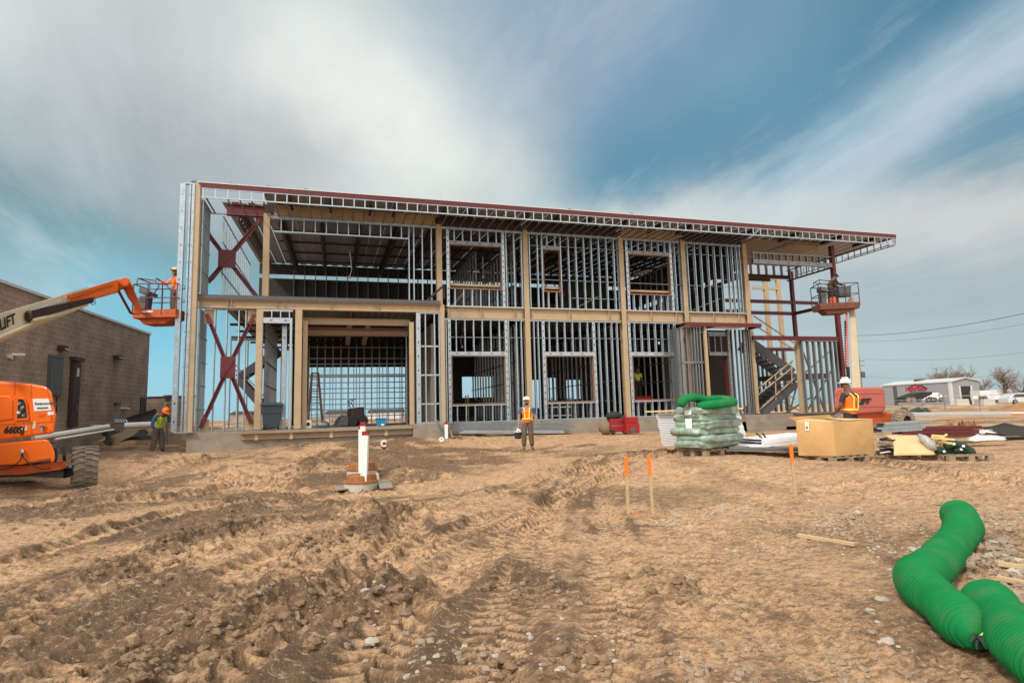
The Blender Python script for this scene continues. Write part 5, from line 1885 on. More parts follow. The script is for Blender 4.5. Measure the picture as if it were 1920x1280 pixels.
bc = atD(303, 593, 21.1)
bk_, T_ = basket(lift, bc, -YAW+.02, 1.5, .9)
dm = MB(LO); p0 = T_(-.62, -.47, .055); dm.prism([T_(-.60, -.462, .07), T_(-.05, -.462, .07), T_(-.05, -.462, .13), T_(-.60, -.462, .13)], np.array(T_(0, -.005, 0))-np.array(T_(0, 0, 0))); dm.build('platform_decal', 'decal', bk_)
pw_ = T_(.36, .1, 0)
person('worker in a hi-vis top standing in the left boom lift\'s basket beside the end studs', (pw_.x, pw_.y, pw_.z), math.radians(-60), dict(elR=(-.2, -.2, 1.2), wrR=(-.15, -.42, 1.3), haR=(-.14, -.5, 1.32)), .98, 'dark_skin', 'hivis', 'browncloth', None, 'yellow_lumber', 'long')

# --- the faded one at the right
c1 = on_ground(1620, 806, 26., 0)
LO = c1
DV = RDV = hdir(1600)
lift2 = thing('boom_lift', 'faded red boom lift behind the cardboard box with its cream boom standing straight up', 'boom lift', c1)
DR = 25.0
hood2 = hood_box(lift2, 'hood', poly([(1564, 731), (1570, 727), (1610, 726), (1650, 725), (1657, 728), (1659, 742), (1660, 766), (1655, 773), (1610, 776), (1570, 772), (1565, 765)], DR), 1.6, 'faded_red', .08)
m_ = MB(LO); m_.prism(poly([(1564, 738), (1659, 735.5), (1659, 737), (1564, 739.5)], DR-.02), RDV*.03); m_.build('hood_rib', 'faded_red', hood2)
m_ = MB(LO); m_.prism(poly([(1566, 762), (1660, 760.5), (1660, 762), (1566, 763.5)], DR-.02), RDV*.03); m_.build('hood_rib', 'faded_red', hood2)
rt2 = np.array(atD(1645, 754, DR))-np.array(atD(1600, 756, DR))
text('hood_lettering', 'LIFT', 'ink', hood2, atD(1606, 757.5, DR-.03), rt2, up_, .30, .004, .35, .02)
hood_box(lift2, 'turntable', poly([(1600, 772), (1656, 772), (1690, 776), (1692, 800), (1630, 806), (1600, 800)], DR+.2), 1.3, 'dull_orange', .06)
hood_box(lift2, 'chassis', poly([(1560, 785), (1690, 782), (1690, 797), (1560, 800)], DR+.6), 1.2, 'grey_steel', .03)
m_ = MB(LO); m_.blob(atD(1682, 779, DR+.1), .12, random.Random(3), amp=.2); m_.build('hose_port', 'black', lift2)
wheel(lift2, atD(1694, 790, 24.6), -FWH*.85+RTH*.3, .46, .42, 'tyre', 'joist')
wheel(lift2, atD(1578, 795, 24.8), -FWH*.85+RTH*.3, .46, .42, 'tyre', 'joist')
def sec2(cx, hw, py, D, w):
    a, b = np.array(atD(cx-hw, py, D)), np.array(atD(cx+hw, py, D))
    return [a, b, b+RDV*w, a+RDV*w]
boxbeam(lift2, 'main_boom', sec2(1606.5, 8.5, 728, 25.8, .45), sec2(1598, 5.8, 584, 28.3, .4), 'mast', .03)
boxbeam(lift2, 'fly_boom', sec2(1589.5, 2.6, 685, 26.4, .12), sec2(1587, 2., 578, 28.2, .1), 'faded_red', .01)
m_ = MB(LO); m_.prism(poly([(1590, 560), (1600, 556), (1604, 566), (1602, 586), (1592, 588), (1588, 574)], 28.2), RDV*.35); m_.build('boom_nose', 'mast', lift2, bevel=.03)
c_ = MB(LO)
for k in range(18):
    py = 602+k*5
    c_.bar(atD(1584.2+k*.12, py, 27.6-k*.05), atD(1584.2+k*.12, py+3.4, 27.6-k*.05), .06, .05)
c_.bar(atD(1585.4, 600, 27.7), atD(1588, 690, 26.6), .04, .05); c_.build('cable_carrier', 'black', lift2)
m_ = MB(LO); m_.prism(poly([(1586, 688), (1593, 687), (1594, 716), (1588, 717)], 26.4), RDV*.3); m_.build('boom_pivot', 'black', lift2, bevel=.02)
bc2 = atD(1567, 577, 28.3)
b2_, T2 = basket(lift2, bc2, -YAW-.1, 1.78, .9, 'rusted', 'joist')
m_ = MB(LO); m_.hexa([T2(.1, -.3, .5), T2(.62, -.3, .5), T2(.62, .2, .5), T2(.1, .2, .5), T2(.1, -.3, .95), T2(.66, -.3, .98), T2(.66, .2, .98), T2(.1, .2, .95)]); m_.build('tool_tray', 'grey_steel', b2_, bevel=.03)
m_ = MB(LO); m_.hexa([T2(-.38, -.42, .05), T2(-.12, -.42, .05), T2(-.12, -.2, .05), T2(-.38, -.2, .05), T2(-.38, -.42, .45), T2(-.12, -.42, .45), T2(-.12, -.2, .45), T2(-.38, -.2, .45)]); m_.build('red_box', 'dull_orange', b2_, bevel=.02)
pw_ = T2(-.15, .05, 0)
person('dark clad worker leaning over the controls in the right boom lift\'s basket', (pw_.x, pw_.y, pw_.z), math.radians(75), dict(chest=(0, -.10, 1.30), neck=(0, -.2, 1.44), head=(0, -.27, 1.50), crown=(0, -.3, 1.60), shL=(.19, -.14, 1.38), shR=(-.19, -.14, 1.38), elL=(.22, -.3, 1.15), wrL=(.18, -.52, 1.08), haL=(.17, -.6, 1.07), elR=(-.22, -.3, 1.15), wrR=(-.18, -.52, 1.08), haR=(-.17, -.6, 1.07)), .98, 'dark_skin', 'darkcloth', 'darkcloth', None, 'darkcloth', 'long')


# ------------------------------------------------------------------ the brick building at the left
def brick_material():
    m = bpy.data.materials.new('brown_split_face_block')
    m.use_nodes = True
    nt = m.node_tree
    b = nt.nodes['Principled BSDF']
    b.inputs['Roughness'].default_value = .9
    tc = nt.nodes.new('ShaderNodeTexCoord')
    sp = nt.nodes.new('ShaderNodeSeparateXYZ')
    nt.links.new(tc.outputs['Object'], sp.inputs[0])
    ad = nt.nodes.new('ShaderNodeMath'); ad.operation = 'ADD'
    nt.links.new(sp.outputs[0], ad.inputs[0]); nt.links.new(sp.outputs[1], ad.inputs[1])
    cb = nt.nodes.new('ShaderNodeCombineXYZ')
    nt.links.new(ad.outputs[0], cb.inputs[0]); nt.links.new(sp.outputs[2], cb.inputs[1])
    br = nt.nodes.new('ShaderNodeTexBrick')
    br.inputs['Scale'].default_value = 1
    br.inputs['Brick Width'].default_value = .4
    br.inputs['Row Height'].default_value = .2
    br.inputs['Mortar Size'].default_value = .012
    br.inputs['Color1'].default_value = (.25, .185, .145, 1)
    br.inputs['Color2'].default_value = (.285, .21, .165, 1)
    br.inputs['Mortar'].default_value = (.38, .30, .24, 1)
    nt.links.new(cb.outputs[0], br.inputs['Vector'])
    n = nt.nodes.new('ShaderNodeTexNoise'); n.inputs['Scale'].default_value = 1.1; n.inputs['Detail'].default_value = 8
    nt.links.new(tc.outputs['Object'], n.inputs['Vector'])
    n2 = nt.nodes.new('ShaderNodeTexNoise'); n2.inputs['Scale'].default_value = 16; n2.inputs['Detail'].default_value = 4
    nt.links.new(tc.outputs['Object'], n2.inputs['Vector'])
    rr = nt.nodes.new('ShaderNodeMapRange')
    for i, v in enumerate((.3, .7, .72, 1.3)): rr.inputs[i+1].default_value = v
    nt.links.new(n.outputs['Fac'], rr.inputs[0])
    r2 = nt.nodes.new('ShaderNodeMapRange')
    for i, v in enumerate((.3, .7, .75, 1.25)): r2.inputs[i+1].default_value = v
    nt.links.new(n2.outputs['Fac'], r2.inputs[0])
    mm = nt.nodes.new('ShaderNodeMath'); mm.operation = 'MULTIPLY'
    nt.links.new(rr.outputs[0], mm.inputs[0]); nt.links.new(r2.outputs[0], mm.inputs[1])
    mx = nt.nodes.new('ShaderNodeVectorMath'); mx.operation = 'SCALE'
    nt.links.new(br.outputs['Color'], mx.inputs[0]); nt.links.new(mm.outputs[0], mx.inputs['Scale'])
    nt.links.new(mx.outputs[0], b.inputs['Base Color'])
    bp = nt.nodes.new('ShaderNodeBump'); bp.inputs['Strength'].default_value = .5; bp.inputs['Distance'].default_value = .03
    nt.links.new(n2.outputs['Fac'], bp.inputs['Height']); nt.links.new(bp.outputs[0], b.inputs['Normal'])
    return m


M['brick'] = brick_material()
c_ = atD(281, 628, 31)
ztop = float(c_[2])
l_ = atZ(0, 530, ztop)
wd = np.array((l_[0]-c_[0], l_[1]-c_[1])); wl = math.hypot(*wd); wd = wd/wl
zb_ = 1.15
brz = math.atan2(-wd[1], -wd[0])                         # local +x runs along the wall towards its right corner
brick = thing('brick_building', 'brown block building with a pale roof edge beyond the boom lift', 'building', (c_[0], c_[1], zb_), brz)
hh = ztop-zb_
BRM = (Matrix.Translation((c_[0], c_[1], zb_)) @ Matrix.Rotation(brz, 4, 'Z')).inverted()


def onwall(px, py):
    """Local coordinates (x, z) of a pixel on the wall's face."""
    d = ray(px, py)
    nrm = np.array((-wd[1], wd[0]))
    t = (nrm @ (c_[:2]))/(nrm @ d[:2])
    q = BRM @ Vector(EYE+d*t)
    return q.x, q.z


sgn = -1 if (BRM @ Vector(EYE)).y < 0 else 1             # the side that faces us
m_ = MB(); m_.bx(-26, 0, *sorted((0, -sgn*14)), -1.2, hh); m_.build('wall', 'brick', brick)
m_ = MB(); m_.bx(-26.05, .06, *sorted((sgn*.06, -sgn*14.06)), hh+.002, hh+.10); m_.build('coping', 'trim', brick)


def onb(name, px0, px1, py0, py1, dep, m, parent=None, bev=.01):
    (a, z1), (b_, z0) = onwall(px0, py0), onwall(px1, py1)
    m_ = MB(); m_.bx(a, b_, *sorted((0, sgn*dep)), z0, z1)
    return m_.build(name, m, parent or brick, bevel=bev)


onb('door_frame', 90.5, 112.5, 664, 742, .06, 'grey_steel')
dr = onb('door', 92, 110.5, 668, 741, .10, 'grey_steel')
onb('door_lintel', 93, 110, 666.5, 670, .13, 'trim')
sp_ = onb('scupper', 130, 147, 668, 679, .22, 'joist')
onb('downspout', 131.5, 137.5, 679, 799, .16, 'joist')
onb('pipe_band', 136, 138.5, 690, 706, .19, 'trim')
onb('pipe_band', 132, 137, 760, 772, .19, 'maroon')
for a in ((107, 116, 647, 658), (211.5, 223, 665.5, 674.5)):
    f = onb('wall_light', *a, .22, 'joist')
    onb('lamp_glass', a[0]+3, a[1]-.5, a[3]-5, a[3]-1.5, .25, 'trim', f)
cm = onb('security_camera', 22, 28, 662, 667.5, .3, 'white'); onb('camera_bracket', 13, 17, 664, 672, .12, 'trim', cm); onb('camera_cable', 17, 22, 668, 674, .05, 'trim', cm)
onb('hose_tap', 213, 220, 755, 759, .15, 'joist')
onb('pipe_outlet', 226, 238, 764, 766.5, .15, 'white')
onb('corner_shadow_strip', 263, 271, 744, 783, .05, 'joist')  # dark strip that paints the shadow down the wall's corner

a0, a1 = atD(271, 743.5, 33), atD(360, 748, 33)
sw = thing('screen_wall', 'low brown block wall beyond the left corner of the steel frame', 'wall', (a0[0], a0[1], 1.0), math.atan2(a1[1]-a0[1], a1[0]-a0[0]))
lw = math.hypot(a1[0]-a0[0], a1[1]-a0[1])
m_ = MB(); m_.bx(0, lw, 0, .3, -.6, a0[2]-1.0-.08); m_.build('wall', 'brick', sw)
m_ = MB(); m_.bx(-.03, lw+.03, -.04, .34, a0[2]-1.08, a0[2]-1.0); m_.build('coping', 'joist', sw)

vp = on_ground(313, 800, 24.5)
top = float(atD(313, 740, 24.5)[2])-vp[2]
v_ = thing('vent_post', 'dark capped post standing behind the stooping worker', 'post', vp)
m_ = MB(); m_.lathe([(.055, .3), (.055, top-.25)], (0, 0, 0), 12); m_.build('pipe', 'block', v_)
m_ = MB(); m_.lathe([(.11, top-.25), (.12, top-.12), (.18, top-.11), (.19, top-.02), (.12, top)], (0, 0, 0), 6); m_.build('cap', 'grey_steel', v_)
m_ = MB(); m_.tube([(.1, 0, top-.3), (-.08, -.08, top-.35), (-.16, -.08, top-.75), (-.14, -.08, top-1.0)], .025, 6); m_.build('strap', 'yellow_lumber', v_)

# excavation beside the brick building: ribbed ramp, grating, fabric, white pipes
o_ = on_ground(250, 800, 25)
rp = thing('ramp_panel', 'grey ribbed metal side panel of a ramp near the brick wall', 'ramp', o_)
m_ = MB(o_)
n = 16
for k in range(n):
    px0, px1 = 236+54*k/n, 236+54*(k+.62)/n
    t0, t1 = 786-17*k/n, 786-17*(k+.62)/n
    m_.prism([atD(px0, 796, 25), atD(px1, 796, 25), atD(px1, t1, 25), atD(px0, t0, 25)], FWH*.05)
m_.build('ribs', 'galv_dark', rp)
m_ = MB(o_); m_.prism([atD(234, 797, 25.06), atD(292, 797, 25.06), atD(292, 769, 25.06), atD(234, 787, 25.06)], FWH*.05); m_.build('sheet', 'grey_steel', rp)
m_ = MB(o_); m_.bar(atD(234, 786, 24.9), atD(292, 768, 24.9), .09); m_.build('top_rail', 'joist', rp)
o_ = on_ground(222, 800, 24.5)
gr = thing('drain_grate', 'slatted metal grate lying at the foot of the ramp panel', 'grate', o_)
m_ = MB(o_)
for k in range(5): m_.bar(atD(214+k*5, 784, 24.6), atD(219+k*5, 792, 24.4), .05, .03)
m_.build('slats', 'galv', gr)
m_ = MB(o_); m_.bar(atD(212, 784, 24.6), atD(237, 783, 24.6), .04); m_.bar(atD(216, 793, 24.4), atD(240, 792, 24.4), .04); m_.build('frame', 'grey_steel', gr)


def lone(name, mb_fn, m, label, cat, o_, group=None, **k):
    """A thing that is one mesh: its origin at its foot."""
    mb = MB(o_)
    mb_fn(mb)
    ob = mb.build(name, m, None, **k)
    ob.location = tuple(float(c) for c in o_)
    return tag(ob, label, cat, group)


def lie(px0, py0, D0, px1, py1, D1, r, seg=10):
    a, b_ = on_ground(px0, py0, D0, 0), on_ground(px1, py1, D1, 0)
    a[2] = max(a[2]+r*.9, 0); b_[2] = b_[2]+r*.9
    return a, b_


for (a, b_, r, lb) in ((atD(136, 797.5, 27), atD(203, 799, 23), .055, 'white plastic pipe lying against the brick wall beside the downspout'), (atD(62, 821, 20), atD(203, 799, 22.8), .09, 'thick white plastic pipe slanting over the soil beside the orange machine'), (atD(104, 823, 19.8), atD(213, 805, 22.2), .035, 'thin white pipe beside the thick white one')):
    mid = (np.array(a)+np.array(b_))/2
    lone('plastic_pipe', lambda mb: mb.tube([a, b_], r, 12), 'white', lb, 'pipe', mid, 'white pipes by the brick building', smooth=False)
rn = random.Random(11)
o_ = on_ground(240, 820, 22.5)


def fabric(mb, pts, D, thick, rr, wave=.08):
    """A crumpled sheet over the ground along pixel outlines (upper and lower edge)."""
    rows = []
    for q in range(7):
        f = q/6
        row = []
        for (ux, uy), (lx, ly) in pts:
            p = np.array(atD(ux+(lx-ux)*f, uy+(ly-uy)*f, D-thick*f))
            row.append(p+np.array((rr.uniform(-1, 1)*wave, rr.uniform(-1, 1)*wave*.5, rr.uniform(-1, 1)*wave*.6)))
        rows.append(row)
    mb.grid(rows)


lone('filter_fabric', lambda mb: fabric(mb, [((190, 812), (196, 832)), ((206, 806), (210, 836)), ((222, 808), (226, 830)), ((240, 808), (240, 822)), ((258, 807), (262, 822)), ((276, 806), (284, 824))], 22.8, 1., rn), 'silt', 'black fabric crumpled along the edge of a trench near the building', 'fabric', o_, solid=.02, smooth=True)
lone('paper_roll', lambda mb: mb.tube([atD(234, 797.5, 23.6), atD(284, 795, 24)], .11, 12), 'foam', 'long pale roll lying before the ribbed ramp panel', 'roll', on_ground(258, 800, 23.8))
lone('tarp', lambda mb: fabric(mb, [((208, 815), (208, 836)), ((222, 810), (218, 834)), ((240, 807), (228, 826)), ((262, 806), (250, 814))], 22.0, .6, rn, .05), 'olivecloth', 'brown tarp folded over the black fabric', 'tarp', on_ground(225, 830, 21.8), solid=.02, smooth=True)

# ------------------------------------------------------------------ things in and before the steel frame
Sl = lambda px, Y, z=ZS: np.array((fx(px, 780, Y), Y, z))
b0 = Sl(509, YP+.25)
bn = thing('wheelie_bin', 'dark wheeled rubbish bin standing in the narrow door opening', 'bin', b0, .1)
m_ = MB(); m_.hexa([(-.27, -.3, .06), (.27, -.3, .06), (.27, .28, .06), (-.27, .28, .06), (-.36, -.4, .88), (.36, -.4, .88), (.36, .36, .88), (-.36, .36, .88)]); m_.build('body', 'bin', bn, bevel=.03)
m_ = MB(); m_.hexa([(-.40, -.46, .88), (.40, -.46, .88), (.40, .40, .9), (-.40, .40, .9), (-.34, -.38, .95), (.34, -.38, .95), (.34, .3, .99), (-.34, .3, .99)]); m_.build('lid', 'bin', bn, bevel=.02)
for s in (-.24, .24):
    m_ = MB(); m_.lathe([(.11, -.03), (.11, .03)], (s, -.25, .11), 16, (1, 0, 0)); m_.build('wheel', 'black', bn)
m_ = MB(); m_.tube([(-.3, .42, .88), (-.3, .48, .92), (.3, .48, .92), (.3, .42, .88)], .02, 6); m_.build('handle', 'bin', bn)
m_ = MB(); m_.bx(-.335, .335, -.385, -.37, .60, .63); m_.build('ridge', 'bin', bn)

for px0, px1, py0, py1, lb in ((452, 577, 809, 823, 'weathered lumber form before the slab under the X brace and bin'), (577, 774, 804.5, 818, 'weathered lumber form along the threshold of the wide door')):
    Y = YP-.28
    o_ = Sl((px0+px1)/2, Y, .9)
    fm = thing('timber_form', lb, 'lumber', o_)
    a, c = atY(px0, (py0+py1)/2+2, Y), atY(px1, (py0+py1)/2-1, Y)
    z1, z0 = ZS-.005, ZS-.33
    m_ = MB(o_); m_.bx(a[0], c[0], Y-.03, Y+.07, z0, z1-.12); m_.build('board', 'old_lumber', fm, bevel=.005)
    m_ = MB(o_); m_.bx(a[0]-.02, c[0]-.01, Y-.15, Y+.06, z1-.118, z1-.04); m_.build('top_plate', 'old_lumber', fm, bevel=.005)
    m_ = MB(o_); 
    q = a[0]+(c[0]-a[0])*.2
    m_.bx(q, q+.12, Y-.07, Y-.031, z0-.02, z1-.12); m_.build('cleat', 'lumber', fm)
    m_ = MB(o_); q = a[0]+(c[0]-a[0])*.72
    m_.bx(q, q+.12, Y-.07, Y-.031, z0-.02, z1-.12); m_.build('cleat', 'lumber', fm)
b0 = Sl(714.5, YP+.15)
tb = thing('storage_tote', 'bright blue plastic tote on the slab in the wide doorway', 'tote', b0, .1)
m_ = MB(); m_.hexa([(-.15, -.1, 0), (.15, -.1, 0), (.15, .12, 0), (-.15, .12, 0), (-.18, -.13, .27), (.18, -.13, .27), (.18, .15, .27), (-.18, .15, .27)]); m_.build('body', 'blue', tb, bevel=.015)
m_ = MB(); m_.bx(-.2, .2, -.15, .17, .272, .30); m_.build('rim', 'blue', tb, bevel=.008)
m_ = MB(); m_.bx(-.02, .09, -.128, -.118, .02, .08); m_.build('sticker', 'decal', tb)
b0 = Sl(578, YP+.35)
bx_ = thing('junction_box', 'small white box with a round dark opening on the slab by the door column', 'box', b0)
m_ = MB(); m_.bx(-.12, .12, -.1, .1, 0, .3); m_.build('case', 'white', bx_, bevel=.01)
m_ = MB(); m_.lathe([(.07, 0), (.07, .01)], (0, -.1, .15), 16, (0, -1, 0)); m_.build('opening', 'black', bx_)
# step ladder inside the door
b0 = Sl(590, 27.5)
ld = thing('step_ladder', 'tall wooden coloured step ladder standing inside the wide doorway', 'ladder', b0)
for side_, (ya, yb) in (('front', (-.55, 0)), ('rear', (.55, .05))):
    m_ = MB()
    m_.bar((-.30, ya, 0), (-.13, yb, 2.3), .08, .04); m_.bar((.34, ya, 0), (.13, yb, 2.3), .08, .04)
    for k in range(1, 9):
        f = k/9.
        m_.bar((-.30+.17*f, ya+(yb-ya)*f, 2.3*f), (.34-.21*f, ya+(yb-ya)*f, 2.3*f), .07, .025)
    m_.build('ladder_side', 'buck' if side_ == 'front' else 'joist', ld)
m_ = MB(); m_.bx(-.17, .17, -.08, .12, 2.3, 2.34); m_.build('cap', 'buck', ld)
# loader shape standing in for a heap, and equipment in the dark of the building
b0 = Sl(655, 25.6)
sk = thing('loader_stand_in', 'dark loader shape standing in for a heap in the wide doorway', 'machine', b0, .3)
sk.scale = (.62, .62, .62)
m_ = MB(); m_.hexa([(-.1, -.5, .35), (.95, -.5, .3), (.95, .5, .3), (-.1, .5, .35), (.05, -.45, 1.15), (.85, -.45, 1.25), (.85, .45, 1.25), (.05, .45, 1.15)]); m_.build('body', 'joist', sk, bevel=.06)
m_ = MB(); m_.prism([(-.9, -.6, .1), (-.25, -.6, .05), (-.3, -.6, .75), (-.6, -.6, .6)], (0, 1.2, 0)); m_.build('bucket', 'grey_steel', sk, bevel=.02)
for x in (.05, .75):
    for y in (-.55, .55):
        m_ = MB(); m_.lathe([(.3, -.1), (.33, -.05), (.33, .05), (.3, .1)], (x, y, .33), 18, (0, 1, 0)); m_.build('wheel', 'black', sk)
m_ = MB(); m_.tube([(.2, -.3, 1.15), (.05, -.3, 1.5), (.1, -.3, 1.7), (.3, -.3, 1.75)], .03, 6); m_.tube([(.2, .3, 1.15), (.05, .3, 1.5), (.1, .3, 1.7), (.3, .3, 1.75)], .03, 6); m_.lathe([(.16, 0), (.17, .02), (.15, .02), (.14, 0), (.16, 0)], (-.05, -.1, 1.55), 16, (.5, 0, .9), False); m_.build('levers', 'joist', sk)
m_ = MB(); m_.tube([(-.1, -.5, .6), (-.5, -.55, .4), (-.8, -.55, .3)], .05, 6); m_.tube([(-.1, .5, .6), (-.5, .55, .4), (-.8, .55, .3)], .05, 6); m_.build('arm', 'joist', sk)
b0 = Sl(605, 24.4)
lone('rubble_sack', lambda mb: (mb.blob((b0[0], b0[1], ZS+.09), .22, rn, 9, 6, .12, (1.2, .8, .7)), mb.blob((b0[0]-.1, b0[1], ZS+.07), .12, rn, 9, 6, .12, (1.2, .8, .7))), 'galv_dark', 'grey sack slumped on the slab inside the wide doorway', 'sack', b0, smooth=True)
for px, Y, h, w, lb in ((893, 28.5, 1.25, .9, 'wheeled tool cart with hoop rails seen through the first ground floor window'), (1050, 27.5, 1.0, 1.0, 'work table with white top seen through the second ground floor window')):
    b0 = Sl(px, Y)
    t = thing('tool_cart' if h > 1.1 else 'work_table', lb, 'cart' if h > 1.1 else 'table', b0)
    m_ = MB(); m_.bx(-w/2, w/2, -.3, .3, h*.55, h*.6); m_.bx(-w/2, w/2, -.3, .3, .15, .19); m_.build('shelf', 'foam' if h < 1.1 else 'joist', t)
    for x in (-w/2, w/2):
        m_ = MB(); m_.tube([(x, -.28, 0), (x, -.28, h), (x, .28, h), (x, .28, 0)], .03, 6); m_.build('leg', 'lumber', t)
    m_ = MB(); m_.blob((.15, 0, h*.6+.18), .2, rn, 8, 6, .3); m_.build('tools', 'black', t)
b0 = Sl(1207, 26.2)
t = thing('tool_box', 'red tool box on trestles seen through the third ground floor window', 'tool box', b0)
m_ = MB(); m_.bx(-.45, .4, -.25, .25, .62, .95); m_.build('case', 'redpaint', t, bevel=.02)
m_ = MB(); m_.bx(-.47, .42, -.27, .27, .952, .99); m_.build('lid', 'redpaint', t)
for x in (-.35, .3):
    m_ = MB(); m_.bx(x-.03, x+.03, -.2, .2, 0, .62); m_.build('trestle', 'joist', t)
b0 = Sl(1199, 27.0)
person('worker in a lime shirt inside the third ground floor window', (b0[0], b0[1], ZS+.75), 0., dict(), .98, 'dark_skin', 'lime', 'darkcloth', None, 'darkcloth')
dk = thing('rolling_platform', 'low rolling platform under the worker in the lime shirt', 'platform', b0)
m_ = MB(); m_.bx(-.6, .6, -.4, .4, .69, .75); m_.build('deck', 'old_lumber', dk)
for x in (-.5, .5):
    m_ = MB(); m_.tube([(x, -.35, 0), (x, -.35, .69), (x, .35, .69), (x, .35, 0)], .03, 6); m_.build('leg', 'galv_dark', dk)
p_ = np.array((fx(1052, 540, YW+2.0), YW+2.0, 5.99))
person('worker in an orange top upstairs beside the narrow middle window', tuple(p_), 1.2, dict(), .95, 'dark_skin', 'hivis', 'darkcloth', None, 'darkcloth', 'long')
# white roof-insulation bundle upstairs behind the right end
p_ = np.array((fx(1345, 560, 29), 29, 5.99))
lone('wrapped_bundle', lambda mb: mb.bx(p_[0]-1.6, p_[0]+1.6, 28.6, 29.6, 5.995, 7.0), 'plastic', 'pale wrapped bundle of boards upstairs at the right end of the building', 'bundle', p_, bevel=.05)

# ------------------------------------------------------------------ markers, posts and manholes
for (pt, pb, D, w, h, lb) in (((674.5, 797.5), (677, 880), 13.9, .10, 1.0, 'white marker post behind the others at the manhole, mostly hidden'), ((678.5, 791.5), (679.5, 884), 13.75, .115, 1.0, 'tallest white marker post at the manhole'), ((682.5, 808.5), (682, 917), 13.05, .135, 1.0, 'nearest white marker post in front of the stacked manhole rings')):
    a, b_ = np.array(atD(*pb, D)), np.array(atD(*pt, D))
    p_ = thing('marker_post', lb, 'post', a, -YAW, 'white marker posts at the manhole')
    t_ = b_-a
    cyw, syw = math.cos(YAW), math.sin(YAW)
    lean = (t_[0]*cyw-t_[1]*syw)
    H_ = float(t_[2])
    Q = lambda z: lean*z/H_
    def col(z0, z1, q): return [(Q(z0)-q/2, -q/2, z0), (Q(z0)+q/2, -q/2, z0), (Q(z0)+q/2, q/2, z0), (Q(z0)-q/2, q/2, z0), (Q(z1)-q/2, -q/2, z1), (Q(z1)+q/2, -q/2, z1), (Q(z1)+q/2, q/2, z1), (Q(z1)-q/2, q/2, z1)]
    m_ = MB(); m_.hexa(col(-.25, H_-.09, w)); m_.build('shaft', 'white', p_, bevel=.008)
    m_ = MB(); m_.hexa(col(H_-.088, H_, w*1.02)); m_.build('red_top', 'redpaint', p_, bevel=.004)
for (px, py, D, r, lb) in ((678.5, 899, 14.2, .35, 'rusty iron manhole frame on concrete rings, the farther of two'), (677, 924, 13.25, .37, 'rusty iron manhole frame on a concrete ring, the nearer of two')):
    c = np.array(atD(px, py, D)); c[2] += .05
    mh = thing('manhole', lb, 'manhole', c, 0, 'manholes in the pit')
    m_ = MB(); m_.lathe([(r, -.4), (r, .16), (r-.02, .19)], (0, 0, 0), 32); m_.build('concrete_ring', 'pale_concrete', mh)
    m_ = MB(); m_.lathe([(r+.02, .191), (r+.02, .225), (r*.88, .235), (r*.86, .34), (r*.82, .355), (r*.74, .355), (r*.72, .32)], (0, 0, 0), 32); m_.build('iron_frame', 'rust', mh)
    m_ = MB(); m_.lathe([(r*.72, .315), (r*.72, .345), (r*.6, .35), (.02, .35)], (0, 0, 0), 32)
    cv = m_.build('cover', 'rust', mh)
    m_ = MB(); m_.bx(-.05, .05, r*.5, r*.5+.03, .349, .357); m_.bx(-.05, .05, -r*.5-.03, -r*.5, .349, .357); m_.build('pick_hole', 'black', cv)
for pts, D, lb in ([(625, 910), (648, 905), (652, 918), (630, 921)], 13.4, 'square pale slab left of the manhole rings'), ([(709, 903), (733, 899.5), (737, 915), (712, 917)], 13.6, 'square pale slab right of the manhole rings'):
    c = np.array(atD((pts[0][0]+pts[2][0])/2, (pts[0][1]+pts[2][1])/2, D))
    c[2] = gz(c[0], c[1])-.01
    lone('concrete_slab', lambda mb: mb.prism([tuple(atZ(a, b_, c[2]))[:2]+(c[2],) for a, b_ in pts], (0, 0, .03)), 'concrete', lb, 'slab', c, 'slabs beside the manholes', bevel=.01)
c = np.array(atD(709, 905, 13.4))
lone('pipe_stub', lambda mb: mb.tube([c, c+np.array((-.02, 0, .18)), c+np.array((-.05, 0, .22))], .035, 10), 'white', 'bent white pipe stub beside the manhole ring', 'pipe', c)
c = on_ground(720, 828, 19.3, 0)
rc = thing('tape_reel', 'small red and white reel standing on the soil before the doorway', 'reel', c)
m_ = MB(); m_.lathe([(.09, -.05), (.09, .05)], (0, 0, .12), 20, (0, 1, 0)); m_.build('core', 'redpaint', rc)
m_ = MB(); m_.tube([(.085*math.cos(a)+.0, -.06, .22+.085*math.sin(a)) for a in np.linspace(.6, 5.6, 14)], .028, 8); m_.build('loop', 'white', rc)
m_ = MB(); m_.bx(-.06, .06, -.05, .05, -.02, .06); m_.build('foot', 'white', rc)
c = on_ground(837, 829, 22.6, 0)
wp = thing('marker_post', 'white marker post with a red top before the concrete pier', 'post', c)
m_ = MB(); m_.bx(-.06, .06, -.06, .06, -.1, .53); m_.build('shaft', 'white', wp, bevel=.008)
m_ = MB(); m_.bx(-.061, .061, -.061, .061, .532, .62); m_.build('red_top', 'redpaint', wp)
for a, b_, w, mt, lb in (((819, 787), (836, 827), .06, 'galv_dark', 'grey batten leaning from the pier to the white post'), ((840, 797), (849, 821), .07, 'buck', 'short brown bar leaning against the sill beside the white post')):
    A1, B1 = np.array(atD(*a, 22.9)), np.array(atD(*b_, 22.5))
    lone('leaning_batten', lambda mb: mb.bar(A1, B1, w, w*.6), mt, lb, 'batten', B1)
c = on_ground(828, 832, 21.6, 0)
lone('tape_roll', lambda mb: mb.lathe([(.085, -.04), (.085, .04), (.035, .04), (.035, -.04), (.085, -.04)], c+np.array((0, 0, .085)), 24, (.25, 1, 0), False), 'white', 'white roll of tape on the soil by the pier', 'tape roll', c, bevel=.006)


